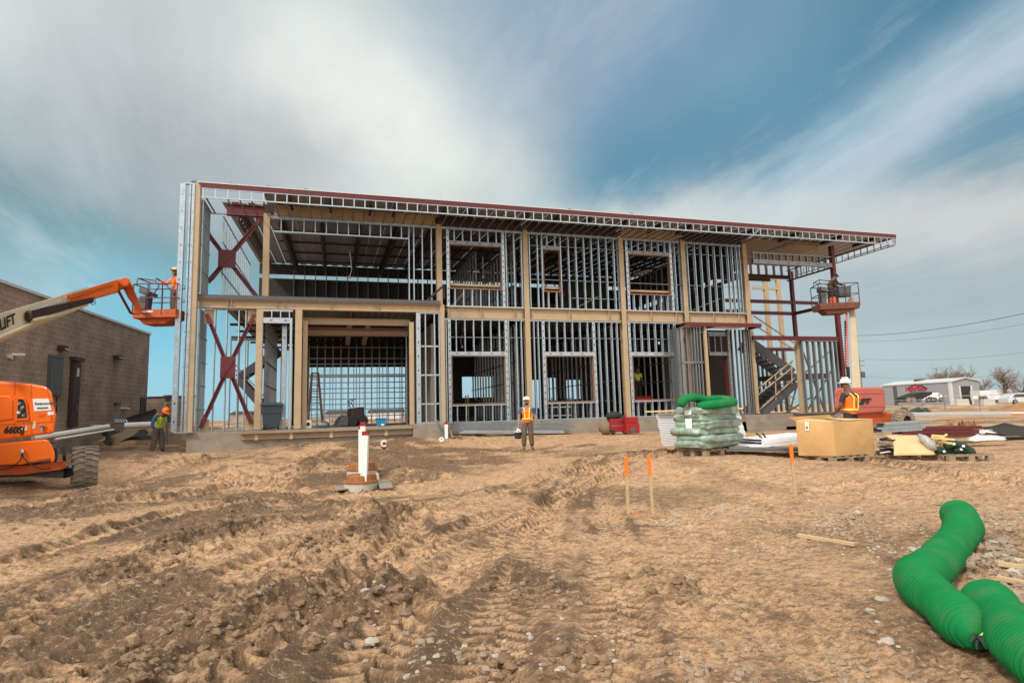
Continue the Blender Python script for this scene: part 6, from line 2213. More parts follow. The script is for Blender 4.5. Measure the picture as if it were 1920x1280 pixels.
# ------------------------------------------------------------------ bundles of steel before the wall
def bundle(label, px0, py0, px1, py1, D0, D1, n, th, dep, m='galv', name='stud_bundle', group=None):
    """Long channel sections stacked n high between two points of the ground."""
    a, b_ = np.array(atD(px0, py0, D0)), np.array(atD(px1, py1, D1))
    mid = (a+b_)/2
    t = thing(name, label, 'steel bundle', mid, 0, group)
    rr = random.Random(int(px0))
    d = (b_-a)/np.linalg.norm(b_-a)
    s = np.array((-d[1], d[0], 0))
    for k in range(n):
        j0, j1 = d*rr.uniform(-.3, .2), d*rr.uniform(-.2, .3)
        off = s*rr.uniform(-.03, .03)+np.array((0, 0, th*(k+.5)))
        p, q = a+j0+off, b_+j1+off
        m_ = MB(mid)
        m_.bar(p+s*(dep/2-.02), q+s*(dep/2-.02), .04, th*.9); m_.bar(p-s*(dep/2-.02), q-s*(dep/2-.02), .04, th*.9)
        m_.bar(p+np.array((0, 0, th*.42)), q+np.array((0, 0, th*.42)), dep-.08, th*.08)
        m_.build('channel', m, t)
    return t


bundle('stack of long grey steel channels on the ground under the first window', 845, 813, 1066, 811, 24.0, 24.9, 6, .075, .5, 'galv_dark')
bundle('two bright steel channels lying before the grey stack', 862, 812, 1062, 812, 23.6, 24.5, 2, .06, .12, 'galv')
for a, b_, D, w, lb in (((880, 818), (936, 829), 22.8, .12, 'long plank lying on the soil left of the walking worker'), ((893, 817), (922, 818.5), 23.3, .14, 'short plank lying before the steel channels'), ((585, 827), (632, 820), 22.6, .16, 'pale plank lying on the soil before the threshold'),
                        ((383, 836), (454, 826), 21.4, .2, 'long grey sheet strip lying along the foundation at the left corner'), ((1497, 1004), (1604, 1017), 6.7, .065, 'loose sawn plank on the stony soil at the right'), ((1868, 1056), (1950, 1062), 5.3, .06, 'plank end among the stones beside the green sock'),
                        ((1869, 1075), (1950, 1092), 5.0, .05, 'thin lath among the stones below the plank end')):
    A1, B1 = on_ground(*a, D, 0), on_ground(*b_, D, 0)
    A1, B1 = np.array(atZ(a[0], a[1], A1[2]+.03)), np.array(atZ(b_[0], b_[1], B1[2]+.03))
    A1[2] = gz(A1[0], A1[1])+.035; B1[2] = gz(B1[0], B1[1])+.03
    lone('plank', lambda mb: mb.bar(A1, B1, w, .035), 'galv_dark' if D == 21.4 else 'lumber', lb, 'plank', (A1+B1)/2, bevel=.003)
A1, B1 = np.array(atZ(1449, 878, base_z(*atD(1449, 878, 11)[:2])+.06)), np.array(atZ(1479, 890, base_z(*atD(1479, 890, 11)[:2])+.05))
lone('broken_branch', lambda mb: mb.tube([A1, (A1*.6+B1*.4)+np.array((0, 0, .03)), B1], [.025, .035, .03], 8), 'old_lumber', 'weathered stick lying beside the right-hand survey stake', 'stick', (A1+B1)/2)

# red tool chests by the wall
c = on_ground(1157, 813, 23.9, 0)
tc_ = thing('tool_chest', 'red wheeled tool chest under a dark jacket', 'tool chest', c, -.15)
m_ = MB(); m_.bx(-.33, .33, -.25, .25, .1, .62); m_.build('case', 'redpaint', tc_, bevel=.02)
m_ = MB(); m_.bx(-.30, .30, -.262, -.252, .33, .36); m_.build('latch_strip', 'galv_dark', tc_)
m_ = MB(); m_.tube([(.33, -.26, .1), (.36, -.28, .75), (.3, -.28, .8)], .02, 6); m_.build('handle', 'galv', tc_)
for x in (-.25, .25):
    m_ = MB(); m_.lathe([(.1, -.03), (.1, .03)], (x, -.27, .1), 14, (0, 1, 0)); m_.build('wheel', 'black', tc_)
c2 = c+np.array((-.05, -.05, .6))
lone('work_jacket', lambda mb: (mb.blob(c2+np.array((-.05, .1, .12)), .36, random.Random(8), 10, 8, .18, (1, .8, .5)), mb.blob(c2+np.array((.25, -.12, -.1)), .2, random.Random(9), 10, 8, .2, (.9, .6, 1.2))), 'darkcloth', 'dark jacket thrown over the red tool chest', 'jacket', c2, smooth=True)
c3 = c+np.array((-.52, .0, 0))
lone('canvas_bag', lambda mb: mb.blob(c3+np.array((0, 0, .3)), .3, random.Random(10), 10, 8, .15, (.8, .8, 1.1)), 'olivecloth', 'brown canvas bag slumped against the left tool chest', 'bag', c3, smooth=True)
c = on_ground(1183, 813, 23.6, 0)
tc_ = thing('tool_chest', 'red stacked tool chest with a round wheel, to the right of the jacket', 'tool chest', c, -.1)
m_ = MB(); m_.bx(-.28, .28, -.25, .25, .05, .42); m_.build('case', 'redpaint', tc_, bevel=.02)
m_ = MB(); m_.bx(-.25, .25, -.22, .22, .425, .68); m_.build('upper_case', 'redpaint', tc_, bevel=.02)
m_ = MB(); m_.lathe([(.11, -.03), (.11, .03), (.06, .035)], (-.02, -.27, .16), 16, (0, -1, 0)); m_.build('wheel', 'grey_steel', tc_)
m_ = MB(); m_.tube([(-.26, -.2, .42), (-.28, -.2, .85), (-.22, -.2, .87)], .02, 6); m_.build('handle', 'redpaint', tc_)

# ------------------------------------------------------------------ foam boards, wrapped pallet, cardboard
def pallet(label, c, rz, L_=1.1, W_=1.1, m='old_lumber', h=.13, group='pallets'):
    t = thing('pallet', label, 'pallet', c, rz, group)
    for k in range(6):
        x = -L_/2+L_*k/5.
        m_ = MB(); m_.bx(max(x-.045, -L_/2), min(x+.045, L_/2), -W_/2, W_/2, h-.02, h); m_.build('deck_board', m, t)
    for y in (-W_/2+.05, 0, W_/2-.05):
        for x in (-L_/2+.07, 0, L_/2-.07):
            m_ = MB(); m_.bx(x-.07, x+.07, y-.05, y+.05, -.05, h-.04); m_.build('block', m, t)
        m_ = MB(); m_.bx(-L_/2, L_/2, y-.05, y+.05, h-.04, h-.021); m_.build('stringer', m, t)
    return t


zf = float(base_z(*atD(1320, 838, 14.9)[:2]))
DF = 14.6
a, b_ = atD(1243, 836, DF), atD(1402, 826, DF+.3)
o_ = (a+b_)/2
fs = thing('foam_board_stack', 'tall leaning stack of white foam boards behind the wrapped pallet', 'stack', o_)
n = 20
fdv = hdir(1320)*1.2
rr = random.Random(2)
for k in range(n):
    f0, f1 = k/n, (k+.86)/n
    ex = rr.uniform(-1.2, 1.2)
    lx = lambda f: 1243-14*f+ex
    rx = lambda f: 1402-16*f+ex
    ly = lambda f: 837-62*f
    ry = lambda f: 826-54*f
    P = [atD(lx(f0), ly(f0), DF), atD(rx(f0), ry(f0), DF+.3)]
    Q_ = [atD(lx(f1), ly(f1), DF), atD(rx(f1), ry(f1), DF+.3)]
    m_ = MB(o_); m_.hexa([P[0], P[1], P[1]+fdv, P[0]+fdv, Q_[0], Q_[1], Q_[1]+fdv, Q_[0]+fdv])
    m_.build('foam_board', 'foam', fs, bevel=.012)
P = [atD(1228, 776, DF-.02), atD(1390, 770, DF+.28)]
for q in (0, .5, 1.0):
    A1, B1 = P[0]+FWH*q+np.array((0, 0, .06)), P[1]+FWH*q+np.array((0, 0, .06))
    lone('board', lambda mb: mb.bar(A1, B1, .2, .035), 'yellow_lumber', ('front', 'middle', 'rear')[int(q*2)]+' board of those lying on top of the foam stack', 'board', (A1+B1)/2, 'boards on the foam stack')

F0 = np.array(atD(1326, 856, 13.0)); L0 = np.array(atD(1270, 845, 13.55)); R0 = np.array(atD(1387, 842, 13.75)); L0[2] = R0[2] = F0[2]
ctr = (L0+R0)/2
ang = math.atan2((R0-F0)[1], (R0-F0)[0])
side1, side2 = np.linalg.norm(R0-F0), np.linalg.norm(L0-F0)
pl = pallet('wooden pallet under the stack of wrapped green socks', (ctr[0], ctr[1], F0[2]+.03), ang, side1*.98, side2*.98, 'old_lumber', .12)
wsp = thing('wrapped_sock_stack', 'stack of green filter socks shrink-wrapped in clear plastic on its pallet', 'stack', (ctr[0], ctr[1], F0[2]+.155), ang)
H_ = float(atD(1326, 764, 13.0)[2]-F0[2])-.15
nl = 6
for k in range(nl):
    z0 = H_*k/nl
    hz = H_/nl
    ra, rb = side1*.5*(1.24-.12*(k/nl)**2), side2*.5*(1.24-.10*(k/nl)**2)
    rows = []
    ox, oy, tw = math.sin(k*2.3)*.035, math.cos(k*3.1)*.035, math.sin(k*1.7+1)*.05
    nr, ns = 9, 56
    for i in range(nr+1):
        ph = -PI/2+PI*i/nr
        row = []
        for j in range(ns+1):
            th = 2*PI*(j % ns)/ns
            ct, st_ = math.cos(th), math.sin(th)
            e = .34
            x = math.copysign(abs(ct)**e, ct); y = math.copysign(abs(st_)**e, st_)
            w_ = float(fbm(np.array([th*2.2+k*7]), np.array([ph*1.5+k]), 5, 3)[0]-.5)
            wz = float(fbm(np.array([math.cos(th)*1.6+k*3]), np.array([math.sin(th)*1.6]), 9, 3)[0]-.5)
            cp = abs(math.cos(ph))**.55
            X_w, Y_w = x*ra*(.86+.15*cp+.16*w_*cp), y*rb*(.86+.15*cp+.16*w_*cp)
            row.append((X_w-tw*Y_w+ox, Y_w+tw*X_w+oy, z0+hz*(.5+.58*math.sin(ph))+wz*.10+(.02 if k == 0 else 0)))
        rows.append(row)
    m_ = MB(); m_.grid(rows)
    m_.build('wrapped_layer', 'wrap', wsp, smooth=True)
for pp, D in (([(1283.5, 769), (1296, 768), (1296.5, 777), (1284, 778)], 12.95), ([(1284.5, 785), (1297, 784), (1298, 803), (1286.5, 804)], 12.93)):
    BW = (Matrix.Translation((ctr[0], ctr[1], F0[2]+.155)) @ Matrix.Rotation(ang, 4, 'Z')).inverted()
    m_ = MB()
    nrm = (L0-F0); nrm = np.array((nrm[1], -nrm[0], 0)); nrm /= np.linalg.norm(nrm)
    if nrm @ FWH > 0: nrm = -nrm
    nn, pt = nrm[:2], (F0[:2]+nrm[:2]*.155)
    P = []
    for x, y in pp:
        d = ray(x, y); t = (nn @ pt)/(nn @ d[:2]); P.append(BW @ Vector(EYE+d*t))
    nl_ = BW.to_3x3() @ Vector(nrm)
    m_.prism(P, nl_*.004); m_.build('paper_label', 'decal', wsp)

M['sock'] = mat('emerald_mesh_sock', (.0, .175, .042), .75, 0, .18, 5, .25, 160, (.09, .13, .06), .4, spec=.25)


def sock(name, label, cat, P, r, rip, group=None, mt='sock', knot=True, sag=0.88, flat=None):
    """A stuffed mesh tube along P with fine rings of ripples and a tied end."""
    P = [np.array(p, float) for p in P]
    D_ = []
    for i in range(len(P)-1):
        p0, p1, p2, p3 = P[max(i-1, 0)], P[i], P[i+1], P[min(i+2, len(P)-1)]
        m = max(6, int(np.linalg.norm(p2-p1)/.006))
        for k in range(m):
            t = k/m
            D_.append(.5*((2*p1)+(-p0+p2)*t+(2*p0-5*p1+4*p2-p3)*t*t+(-p0+3*p1-3*p2+p3)*t**3))
    D_.append(P[-1])
    D_ = np.array(D_)
    s = np.concatenate([[0], np.cumsum(np.linalg.norm(np.diff(D_, axis=0), axis=1))])
    T = s[-1]
    rr = []
    for q in s:
        e = min(q, T-q)
        cap = math.sqrt(max(0, 1-max(0, 1-e/(r*1.2))**2))
        rip_amp = rip*(.3+.7*max(0, 1-min(q, T-q)/.55))
        rr.append(max(.004, r*cap*(1+.06*math.sin(q*3.1)+.045*math.sin(q*7.3+1)+.02*math.sin(q*17))+rip_amp*(2*abs(math.sin(q*PI/.036))-1.2)*cap))
    o_ = D_.mean(0); o_[2] -= r
    m_ = MB(o_)
    m_.tube(list(D_), rr, 28)
    for i in range(len(D_)):                        # soft dents, a flattened underside
        for k in range(28):
            v = m_.v[i*28+k]
            c_ = D_[i]-o_
            e = v-c_
            nz = math.sin(s[i]*9+k*.45)*.5+math.sin(s[i]*5.3-k*.9+2)*.5+math.sin(s[i]*23+k*1.35)*.35
            e = e*(1+.028*nz)
            if e[2] < -r*.62: e[2] = -r*.62+(e[2]+r*.62)*.35
            m_.v[i*28+k] = c_+e
    ob = thing(name, label, cat, o_, 0, group)
    m_.build('casing', mt, ob, smooth=True)
    if knot:
        e = D_[-1]; d = (D_[-1]-D_[-6]); d /= np.linalg.norm(d)
        m_ = MB(o_)
        rn_ = random.Random(6)
        for k in range(9):
            q = e+np.array((rn_.uniform(-.05, .05), rn_.uniform(-.05, .05), rn_.uniform(-.07, .03)))
            m_.tube([e-d*.02, (e+q)/2+d*.03, q+d*.05+np.array((0, 0, -.03))], [.02, .014, .006], 6)
        m_.build('tied_end', 'darkgreen', ob)
        m_ = MB(o_); m_.tube([e+d*.015, e+d*.05+np.array((.03, 0, .03)), e+d*.04+np.array((.05, 0, .07))], .006, 6); m_.build('twist_tie', 'yreflect', ob)
    return ob


def S_(px, py, r, dz=0.):
    """Centre of a lying tube of radius r seen at a pixel."""
    z = .1
    for _ in range(6):
        p = atZ(px, py, z)
        z = float(base_z(p[0], p[1]))+r*.86+dz
    return atZ(px, py, z)


sock('filter_sock', 'bright green stuffed sock bent in a zigzag over the stones, its tied end towards us', 'filter sock', [S_(1795, 962, .2, .05), S_(1806, 985, .2, .05), S_(1793, 1012, .2), S_(1762, 1050, .19), S_(1726, 1083, .19), S_(1730, 1102, .19), S_(1766, 1132, .17), S_(1806, 1168, .16), S_(1832, 1192, .16)], .155, .0075, 'green filter socks on the soil')
sock('filter_sock', 'bright green stuffed sock running out of the picture beside the bent one', 'filter sock', [S_(1842, 1118, .19), S_(1858, 1135, .19), S_(1884, 1170, .19), S_(1925, 1215, .19), S_(1990, 1275, .19)], .15, .0075, 'green filter socks on the soil', knot=False)
zt_ = H_+F0[2]+.155
Pk = lambda px, py, D: np.array(atD(px, py, D))
sock('filter_sock', 'loose green sock curled on top of the wrapped pallet', 'filter sock', [Pk(1308, 763, 13.15), Pk(1335, 759, 13.1), Pk(1362, 757, 13.2), Pk(1374, 753, 13.5), Pk(1352, 748, 13.65), Pk(1322, 750, 13.5), Pk(1298, 746, 13.3), Pk(1281, 751, 13.2), Pk(1279, 763, 13.12)], .102, .003, knot=False)

# cardboard box on its pallet
F0 = np.array(atD(1567.5, 855, 12.7)); L0 = np.array(atD(1497, 850, 13.15)); R0 = np.array(atD(1642, 852, 13.15)); L0[2] = R0[2] = F0[2]
B0 = L0+R0-F0
hb = float(atD(1565, 789, 12.7)[2]-F0[2])
ctr = (L0+R0)/2
ang = math.atan2((R0-F0)[1], (R0-F0)[0])
s1, s2 = np.linalg.norm(R0-F0), np.linalg.norm(L0-F0)
pallet('low wooden pallet under the tall cardboard box', (ctr[0], ctr[1], F0[2]-.14), ang, s1*.94, s2*.94)
cbx = thing('cardboard_box', 'tall open cardboard box on a pallet with its flaps folded out', 'box', (ctr[0], ctr[1], F0[2]))
oc = np.array((ctr[0], ctr[1], F0[2]))
up3 = np.array((0, 0, 1.))


def wallsheet(A1, B1, h, bulge, seedn, th=.012):
    n = np.array(((B1-A1)[1], -(B1-A1)[0], 0)); n /= np.linalg.norm(n)
    if n @ (A1-oc) < 0: n = -n
    rows = []
    for i in range(25):
        row = []
        for j in range(31):
            u, v = j/30, i/24
            w = math.sin(PI*u)*math.sin(PI*min(1, v*.9+.05))
            dent = float(fbm(np.array([u*2.2+seedn]), np.array([v*2.2]), seedn, 3)[0]-.5)
            row.append(A1+(B1-A1)*u+up3*h*v*(1-.02*math.sin(PI*u)*(v > .95))+n*(bulge*w+dent*.05*w))
        rows.append(row)
    m_ = MB(oc); m_.grid(rows)
    return m_


for a, b_, bl, sd_, mt in ((L0, F0, .07, 3, 'card'), (F0, R0, .05, 8, 'card'), (R0, B0, .03, 12, 'card'), (B0, L0, .03, 15, 'card')):
    wallsheet(a, b_, hb, bl, sd_).build('side_panel', mt, cbx, solid=.012)
T = lambda p, dz=0: p+up3*(hb+dz)
def flap(pts, m='card_in'):
    m_ = MB(oc); m_.add([tuple(p) for p in pts], [tuple(range(len(pts)))]); m_.build('flap', m, cbx, solid=.008)
n1 = (L0-F0)/s2; n2 = (R0-F0)/s1
flap([T(L0), T(B0), T(B0)-n2*.16+up3*.12, T(L0)-n2*.20+up3*.10], 'card')
flap([T(F0), T(L0), T(L0)+n2*.36+up3*.05, T(F0)+n2*.30-up3*.01+n1*.05])
flap([T(F0)+n2*.25, T(R0), T(R0)+n1*.34-up3*.06, T(F0)+n2*.4+n1*.36+up3*.02])
flap([T(R0), T(B0), T(B0)-n2*.3+up3*.04, T(R0)-n2*.25-up3*.05])
m_ = MB(oc)
nn = np.array(((F0-L0)[1], -(F0-L0)[0], 0)); nn /= np.linalg.norm(nn)
if nn @ (L0-oc) < 0: nn = -nn
lp = L0+(F0-L0)*.27+up3*hb*.73+nn*.075
m_.prism([lp, lp+(F0-L0)*.10, lp+(F0-L0)*.10+up3*.19, lp+up3*.19], nn*.003); lb_ = m_.build('paper_label', 'decal', cbx)
m_ = MB(oc); m_.prism([lp+(F0-L0)*.015+up3*.03+nn*.004, lp+(F0-L0)*.075+up3*.03+nn*.004, lp+(F0-L0)*.075+up3*.10+nn*.004, lp+(F0-L0)*.015+up3*.10+nn*.004], nn*.001); m_.build('label_print', 'faded_red', lb_)

# collapsed carton over a bundle of dark sticks, on another pallet
F1 = np.array(atD(1672, 853, 12.9)); z_ = F1[2]
E1 = np.array(atZ(1754, 852, z_)); Bk1 = np.array(atZ(1648, 838, z_))
ctr = (E1+Bk1)/2
pallet('low wooden pallet under the sagging cardboard sheet', (ctr[0], ctr[1], z_-.15), math.atan2((E1-F1)[1], (E1-F1)[0]), 1.0, .9)
o_ = np.array((ctr[0], ctr[1], z_))
u1 = (E1-F1)/np.linalg.norm(E1-F1); u2 = np.array((-u1[1], u1[0], 0))
sb = thing('stick_bundle', 'bundle of dark and pale sticks spilling from under the cardboard sheet', 'bundle', o_)
rr = random.Random(21)
for k in range(46):
    h = rr.uniform(.02, .40); w = rr.uniform(.02, .6)
    p = np.array(atD(1642+rr.uniform(0, 14), 852-h*78, 12.98+w*.9))
    q = np.array(atD(1674+rr.uniform(-6, 10)-h*14, 851-h*76+rr.uniform(-3, 3), 13.06+w*.9))
    m_ = MB(o_); m_.bar(p, q, rr.uniform(.02, .05), .02); m_.build('stick', rr.choice(('joist', 'joist', 'old_lumber', 'foam', 'grey_steel')), sb)
rows = []
for i in range(13):
    t = i/12
    bz = lambda a, c, e: np.array(a)*(1-t)**2+2*t*(1-t)*np.array(c)+t*t*np.array(e)
    Le, Re = bz((1652, 815, 13.75), (1680, 815, 13.2), (1676, 853.5, 12.86)), bz((1720, 815, 13.85), (1738, 821, 13.3), (1754, 852, 12.9))
    rows.append([np.array(atD(*(Le+(Re-Le)*j/8))) for j in range(9)])
lone('cardboard_sheet', lambda mb: mb.grid(rows), 'card_in', 'large cardboard sheet bowed over a bundle of sticks', 'cardboard', o_, smooth=True, solid=.01)
# pale bag, fresh lumber, dark socks on the last pallet
c = np.array(atD(1738, 828, 13.2))
lone('plastic_bag', lambda mb: mb.tube([atD(1722, 815, 13.3), atD(1732, 822, 13.2), atD(1746, 835, 13.05), atD(1754, 844, 13.0)], [.04, .09, .11, .04], 12), 'bagplastic', 'grey plastic bag slumped between the cardboard sheet and the lumber', 'bag', c, smooth=True)
for k, (a, b_, lb) in enumerate((((1747, 818), (1771, 843), 'long pointed stake leaning down over the plastic bag'), ((1757, 829), (1775, 814), 'short stake pointing up to the right'), ((1752, 821), (1790, 824), 'flat yellow board on the lumber heap'), ((1760, 828), (1786, 831), 'second flat yellow board, nearer than the other'), ((1748, 816), (1772, 818), 'yellow offcut at the back of the lumber heap'))):
    A1, B1 = np.array(atD(*a, 13.35-.06*k)), np.array(atD(*b_, 13.15-.06*k))
    lone('lumber_piece', lambda mb: mb.bar(A1, B1, .09 if k > 1 else .05, .04), 'yellow_lumber', lb, 'lumber', (A1+B1)/2, 'yellow lumber by the cardboard sheet', bevel=.003)
c = np.array(atD(1797, 853, 13.2))
pallet('wooden pallet at the right under the dark green socks', (c[0], c[1], c[2]-.09), -YAW+.1, 1.05, .7)
for k, (pp, lb) in enumerate(((((1752, 842), (1768, 846), (1788, 842), (1802, 848)), 'dark green sock lying flat in front on the pallet'), (((1770, 838), (1786, 832), (1804, 836), (1818, 846), (1826, 854)), 'dark green sock draped over the pallet\'s right side'), (((1785, 845), (1800, 842), (1816, 846), (1826, 841)), 'dark green sock at the back of the pallet'))):
    sk_ = sock('dark_sock', lb, 'filter sock', [Pk(*q, 13.2-.12*k+.15*(k == 2)) for q in pp], .085, .002, 'dark socks on the pallet', 'darkgreen', False)
    for q in pp[1:3]:
        m_ = MB(sk_.location); p = Pk(q[0], q[1]+2, 13.2-.12*k+.15*(k == 2)-.095)
        m_.prism([p, p+RTH*.06, p+RTH*.06+up3*.05, p+up3*.05], -FWH*.004); m_.build('tag', 'decal', sk_)

# bundles, beams and wrappings farther right
bundle('tangle of bright steel strips behind the cardboard sheet', 1640, 812, 1722, 806, 15.2, 15.6, 5, .05, .3, 'galv')
bundle('white wrapped panels lying on the ground beside the green pallet', 1392, 838, 1502, 826, 14.0, 14.6, 3, .06, .9, 'foam', 'panel_bundle')
bundle('flat steel channels lying before the wrapped panels', 1378, 845, 1500, 846, 13.6, 13.8, 2, .05, .3, 'galv_dark')
for a, b_, lb in (((1418, 812), (1452, 840), 'black rod lying across the wrapped panels, the left one'), ((1430, 812), (1448, 838), 'black rod lying across the wrapped panels, the right one')):
    A1, B1 = Pk(*a, 14.2), Pk(*b_, 13.7)
    lone('rod', lambda mb: mb.tube([A1, B1], .02, 8), 'black', lb, 'rod', (A1+B1)/2)
bundle('dark red steel beams lying on the ground behind the yellow lumber', 1700, 821, 1826, 818, 17.5, 18.2, 3, .11, .4, 'maroon', 'beam_bundle')
bundle('thin dark red channel lying behind the red beams', 1690, 806, 1800, 803, 19., 20., 1, .1, .3, 'maroon', 'beam_bundle')
bundle('long pale steel pipes lying beyond the red lift\'s wheel', 1662, 782, 1885, 779, 34., 38., 3, .09, .7, 'trim')
bundle('pale channel with dark ends on the pipes at the right', 1842, 776, 1990, 774, 39., 42., 1, .12, .3, 'white')
c = on_ground(1850, 822, 16.8)
lone('plastic_sheet', lambda mb: fabric(mb, [((1816, 818), (1816, 824)), ((1830, 814), (1832, 826)), ((1846, 817), (1848, 824)), ((1862, 815), (1866, 824)), ((1884, 818), (1884, 823))], 17., .5, rn, .06), 'plastic', 'white plastic sheeting crumpled on the soil', 'sheeting', c, solid=.015, smooth=True)
c = on_ground(1862, 812, 19)
lone('plastic_sheet', lambda mb: fabric(mb, [((1838, 804), (1836, 810)), ((1856, 804), (1860, 812)), ((1874, 808), (1876, 818)), ((1886, 813), (1884, 822))], 19., .6, rn, .06), 'plastic', 'grey plastic sheeting curled round the pile of dark fabric', 'sheeting', c, solid=.015, smooth=True)
c = on_ground(1895, 815, 19)
lone('filter_fabric', lambda mb: fabric(mb, [((1840, 800), (1850, 812)), ((1862, 797), (1870, 815)), ((1885, 795), (1890, 818)), ((1910, 795), (1912, 819)), ((1950, 797), (1950, 822))], 19.5, 1.2, rn, .1), 'silt', 'heap of dark fabric at the right edge of the site', 'fabric', c, solid=.02, smooth=True)
c = on_ground(1800, 805, 20)
def rebar(mb):
    r_ = random.Random(31)
    for k in range(26):
        p = np.array(atD(1786+r_.uniform(0, 46), 806-r_.uniform(0, 5), 20+r_.uniform(-.4, .4)))
        q = p+np.array((r_.uniform(-.6, .6), r_.uniform(-.4, .4), r_.uniform(.0, .3)))
        mb.tube([p, (p+q)/2+np.array((0, 0, .08)), q], .018, 5)
kind(lone('rebar_tangle', rebar, 'rust', 'tangled heap of rusty rebar behind the red beams', 'rebar', c), 'thing')
A1, B1 = Pk(1666, 792, 16.5), Pk(1676, 810, 16.2)
lone('leaning_batten', lambda mb: mb.bar(A1, B1, .08, .03), 'galv', 'pale batten sticking up from the steel strips by the wheel', 'batten', B1)

# ------------------------------------------------------------------ survey stakes
for (tp, bp, D, lb) in (((1173.5, 856), (1178, 966), 8.4, 'orange topped survey stake, the left of the close pair'), ((1216, 853), (1224, 963), 8.45, 'orange topped survey stake, the right of the close pair'), ((1482.5, 832), (1491, 929), 9.6, 'orange topped survey stake standing alone before the cardboard box')):
    g_ = on_ground(*bp, D, 0)
    Dz = D
    p0 = np.array((g_[0], g_[1], g_[2]))
    p1 = np.array(atD(*tp, D))
    t = thing('survey_stake', lb, 'stake', p0, 0, 'survey stakes')
    v = p1-p0
    m_ = MB(); m_.bar(-v*.12, v*.66, .042, .03, FWH); m_.build('stake_shaft', 'lumber', t)
    m_ = MB(); m_.bar(v*.661, v, .046, .034, FWH); m_.build('painted_top', 'hotorange', t)
    if tp[0] < 1400:
        rr = random.Random(int(tp[0]))
        m_ = MB(p0)
        for k in range(7):
            q = np.array((g_[0]+.08+rr.uniform(-.06, .10), g_[1]+rr.uniform(-.10, .06), 0)); q[2] = gz(q[0], q[1])+.004
            m_.blob(q, rr.uniform(.007, .016), rr, 6, 4, .3, (1, 1, .4))
        m_.build('orange_spot', 'hotorange', t)

# ------------------------------------------------------------------ stones, gravel and clods
rr = random.Random(77)
def scatter(name, m, areas, sizes, squash=.6, seg=6, rings=4, sink=.35):
    mb = MB()
    for (x0, x1, y0, y1, n) in areas:
        X, Y, S = [], [], []
        for _ in range(n):
            px = rr.gauss((x0+x1)/2, (x1-x0)/4); py = rr.gauss((y0+y1)/2, (y1-y0)/4)
            p = atZ(px, max(py, 800), .05)
            X.append(p[0]); Y.append(p[1]); S.append(sizes[0]+(sizes[1]-sizes[0])*rr.random()**2.5)
        Z = ground_z(np.array(X), np.array(Y))[0]
        for x, y, z, s in zip(X, Y, Z, S):
            mb.blob((x, y, z+s*squash*(1-sink*2)), s, rr, seg, rings, .28, (1, rr.uniform(.7, 1.1), squash))
    o = mb.build(name, m, None)
    return kind(o, 'stuff')


scatter('crushed_gravel', 'pale_rock', [(1210, 1300, 960, 992, 170), (1290, 1440, 935, 975, 150), (1470, 1660, 945, 1010, 220), (1560, 1760, 1000, 1060, 60), (1740, 1960, 930, 1010, 110), (700, 1000, 1180, 1290, 40), (900, 1300, 1150, 1290, 50), (1280, 1500, 985, 1060, 40)], (.006, .026))
scatter('gravel', 'rock', [(1800, 1960, 1000, 1090, 240), (1850, 1960, 1080, 1130, 110), (1700, 1960, 930, 1000, 150), (1480, 1700, 950, 1040, 160), (1240, 1480, 1180, 1290, 60), (1500, 1900, 1180, 1290, 70), (600, 1000, 1150, 1290, 70), (900, 1200, 1000, 1150, 60), (0, 500, 940, 1100, 90), (300, 800, 1080, 1260, 90)], (.008, .036))
scatter('cobbles', 'rock', [(1790, 1960, 1010, 1100, 120), (1730, 1800, 1040, 1085, 26), (1850, 1960, 1090, 1150, 50), (1560, 1640, 955, 985, 14), (1700, 1960, 940, 1000, 50)], (.018, .065), .62, 9, 6)
scatter('pale_cobbles', 'pale_rock', [(1790, 1960, 1010, 1100, 40), (1690, 1800, 990, 1080, 16), (1590, 1720, 1080, 1260, 12), (640, 760, 1150, 1220, 8)], (.015, .05), .62, 9, 6)
cl_areas = []
for (wp, n) in (([(250, 1300), (330, 1232), (430, 1190), (540, 1165), (660, 1150), (770, 1150)], 40), ([(140, 1300), (420, 1255), (560, 1210), (700, 1170)], 26), ([(540, 1095), (600, 1062), (690, 1030), (745, 985), (640, 978)], 60), ([(300, 1010), (420, 985), (520, 960), (640, 955)], 40), ([(170, 1120), (280, 1075), (380, 1045), (520, 1010)], 40), ([(560, 905), (600, 880), (700, 868), (760, 880)], 50), ([(880, 1130), (960, 1075), (1040, 1130)], 18), ([(900, 1270), (1020, 1240), (1120, 1230)], 22), ([(-20, 1000), (120, 965), (260, 940)], 30), ([(1180, 1085), (1260, 1110), (1300, 1130)], 18)):
    for a, b_ in zip(wp[:-1], wp[1:]):
        cl_areas.append((min(a[0], b_[0])-25, max(a[0], b_[0])+25, min(a[1], b_[1])-14, max(a[1], b_[1])+18, n))
scatter('mud_clods', 'mud', cl_areas, (.012, .05), .75, 8, 6, .4)
for k, (px, py, s) in enumerate(((1665, 1203, .045), (1595, 1010, .05), (1608, 1092, .04), (1652, 1125, .05), (1795, 1060, .085), (1822, 1072, .06), (1868, 1045, .09), (1905, 1075, .08), (1850, 1095, .07), (1890, 1015, .07), (1610, 962, .06), (1075, 1100, .09), (1030, 1235, .06), (1240, 1112, .07), (640, 1215, .06), (1005, 990, .035), (1150, 987, .035), (195, 838, .14), (125, 836, .14), (1440, 985, .05), (1880, 985, .06))):
    p = S_(px, py, s*.4)
    ob = lone('rock', lambda mb: mb.blob(p, s, random.Random(k), 9, 6, .2, (1.1, .85, .62)), 'pale_rock' if k in (0, 3, 7, 17, 18, 10) else 'rock', 'loose rock lying on the churned soil', 'rock', p-np.array((0, 0, s*.3)), 'loose rocks on the soil')


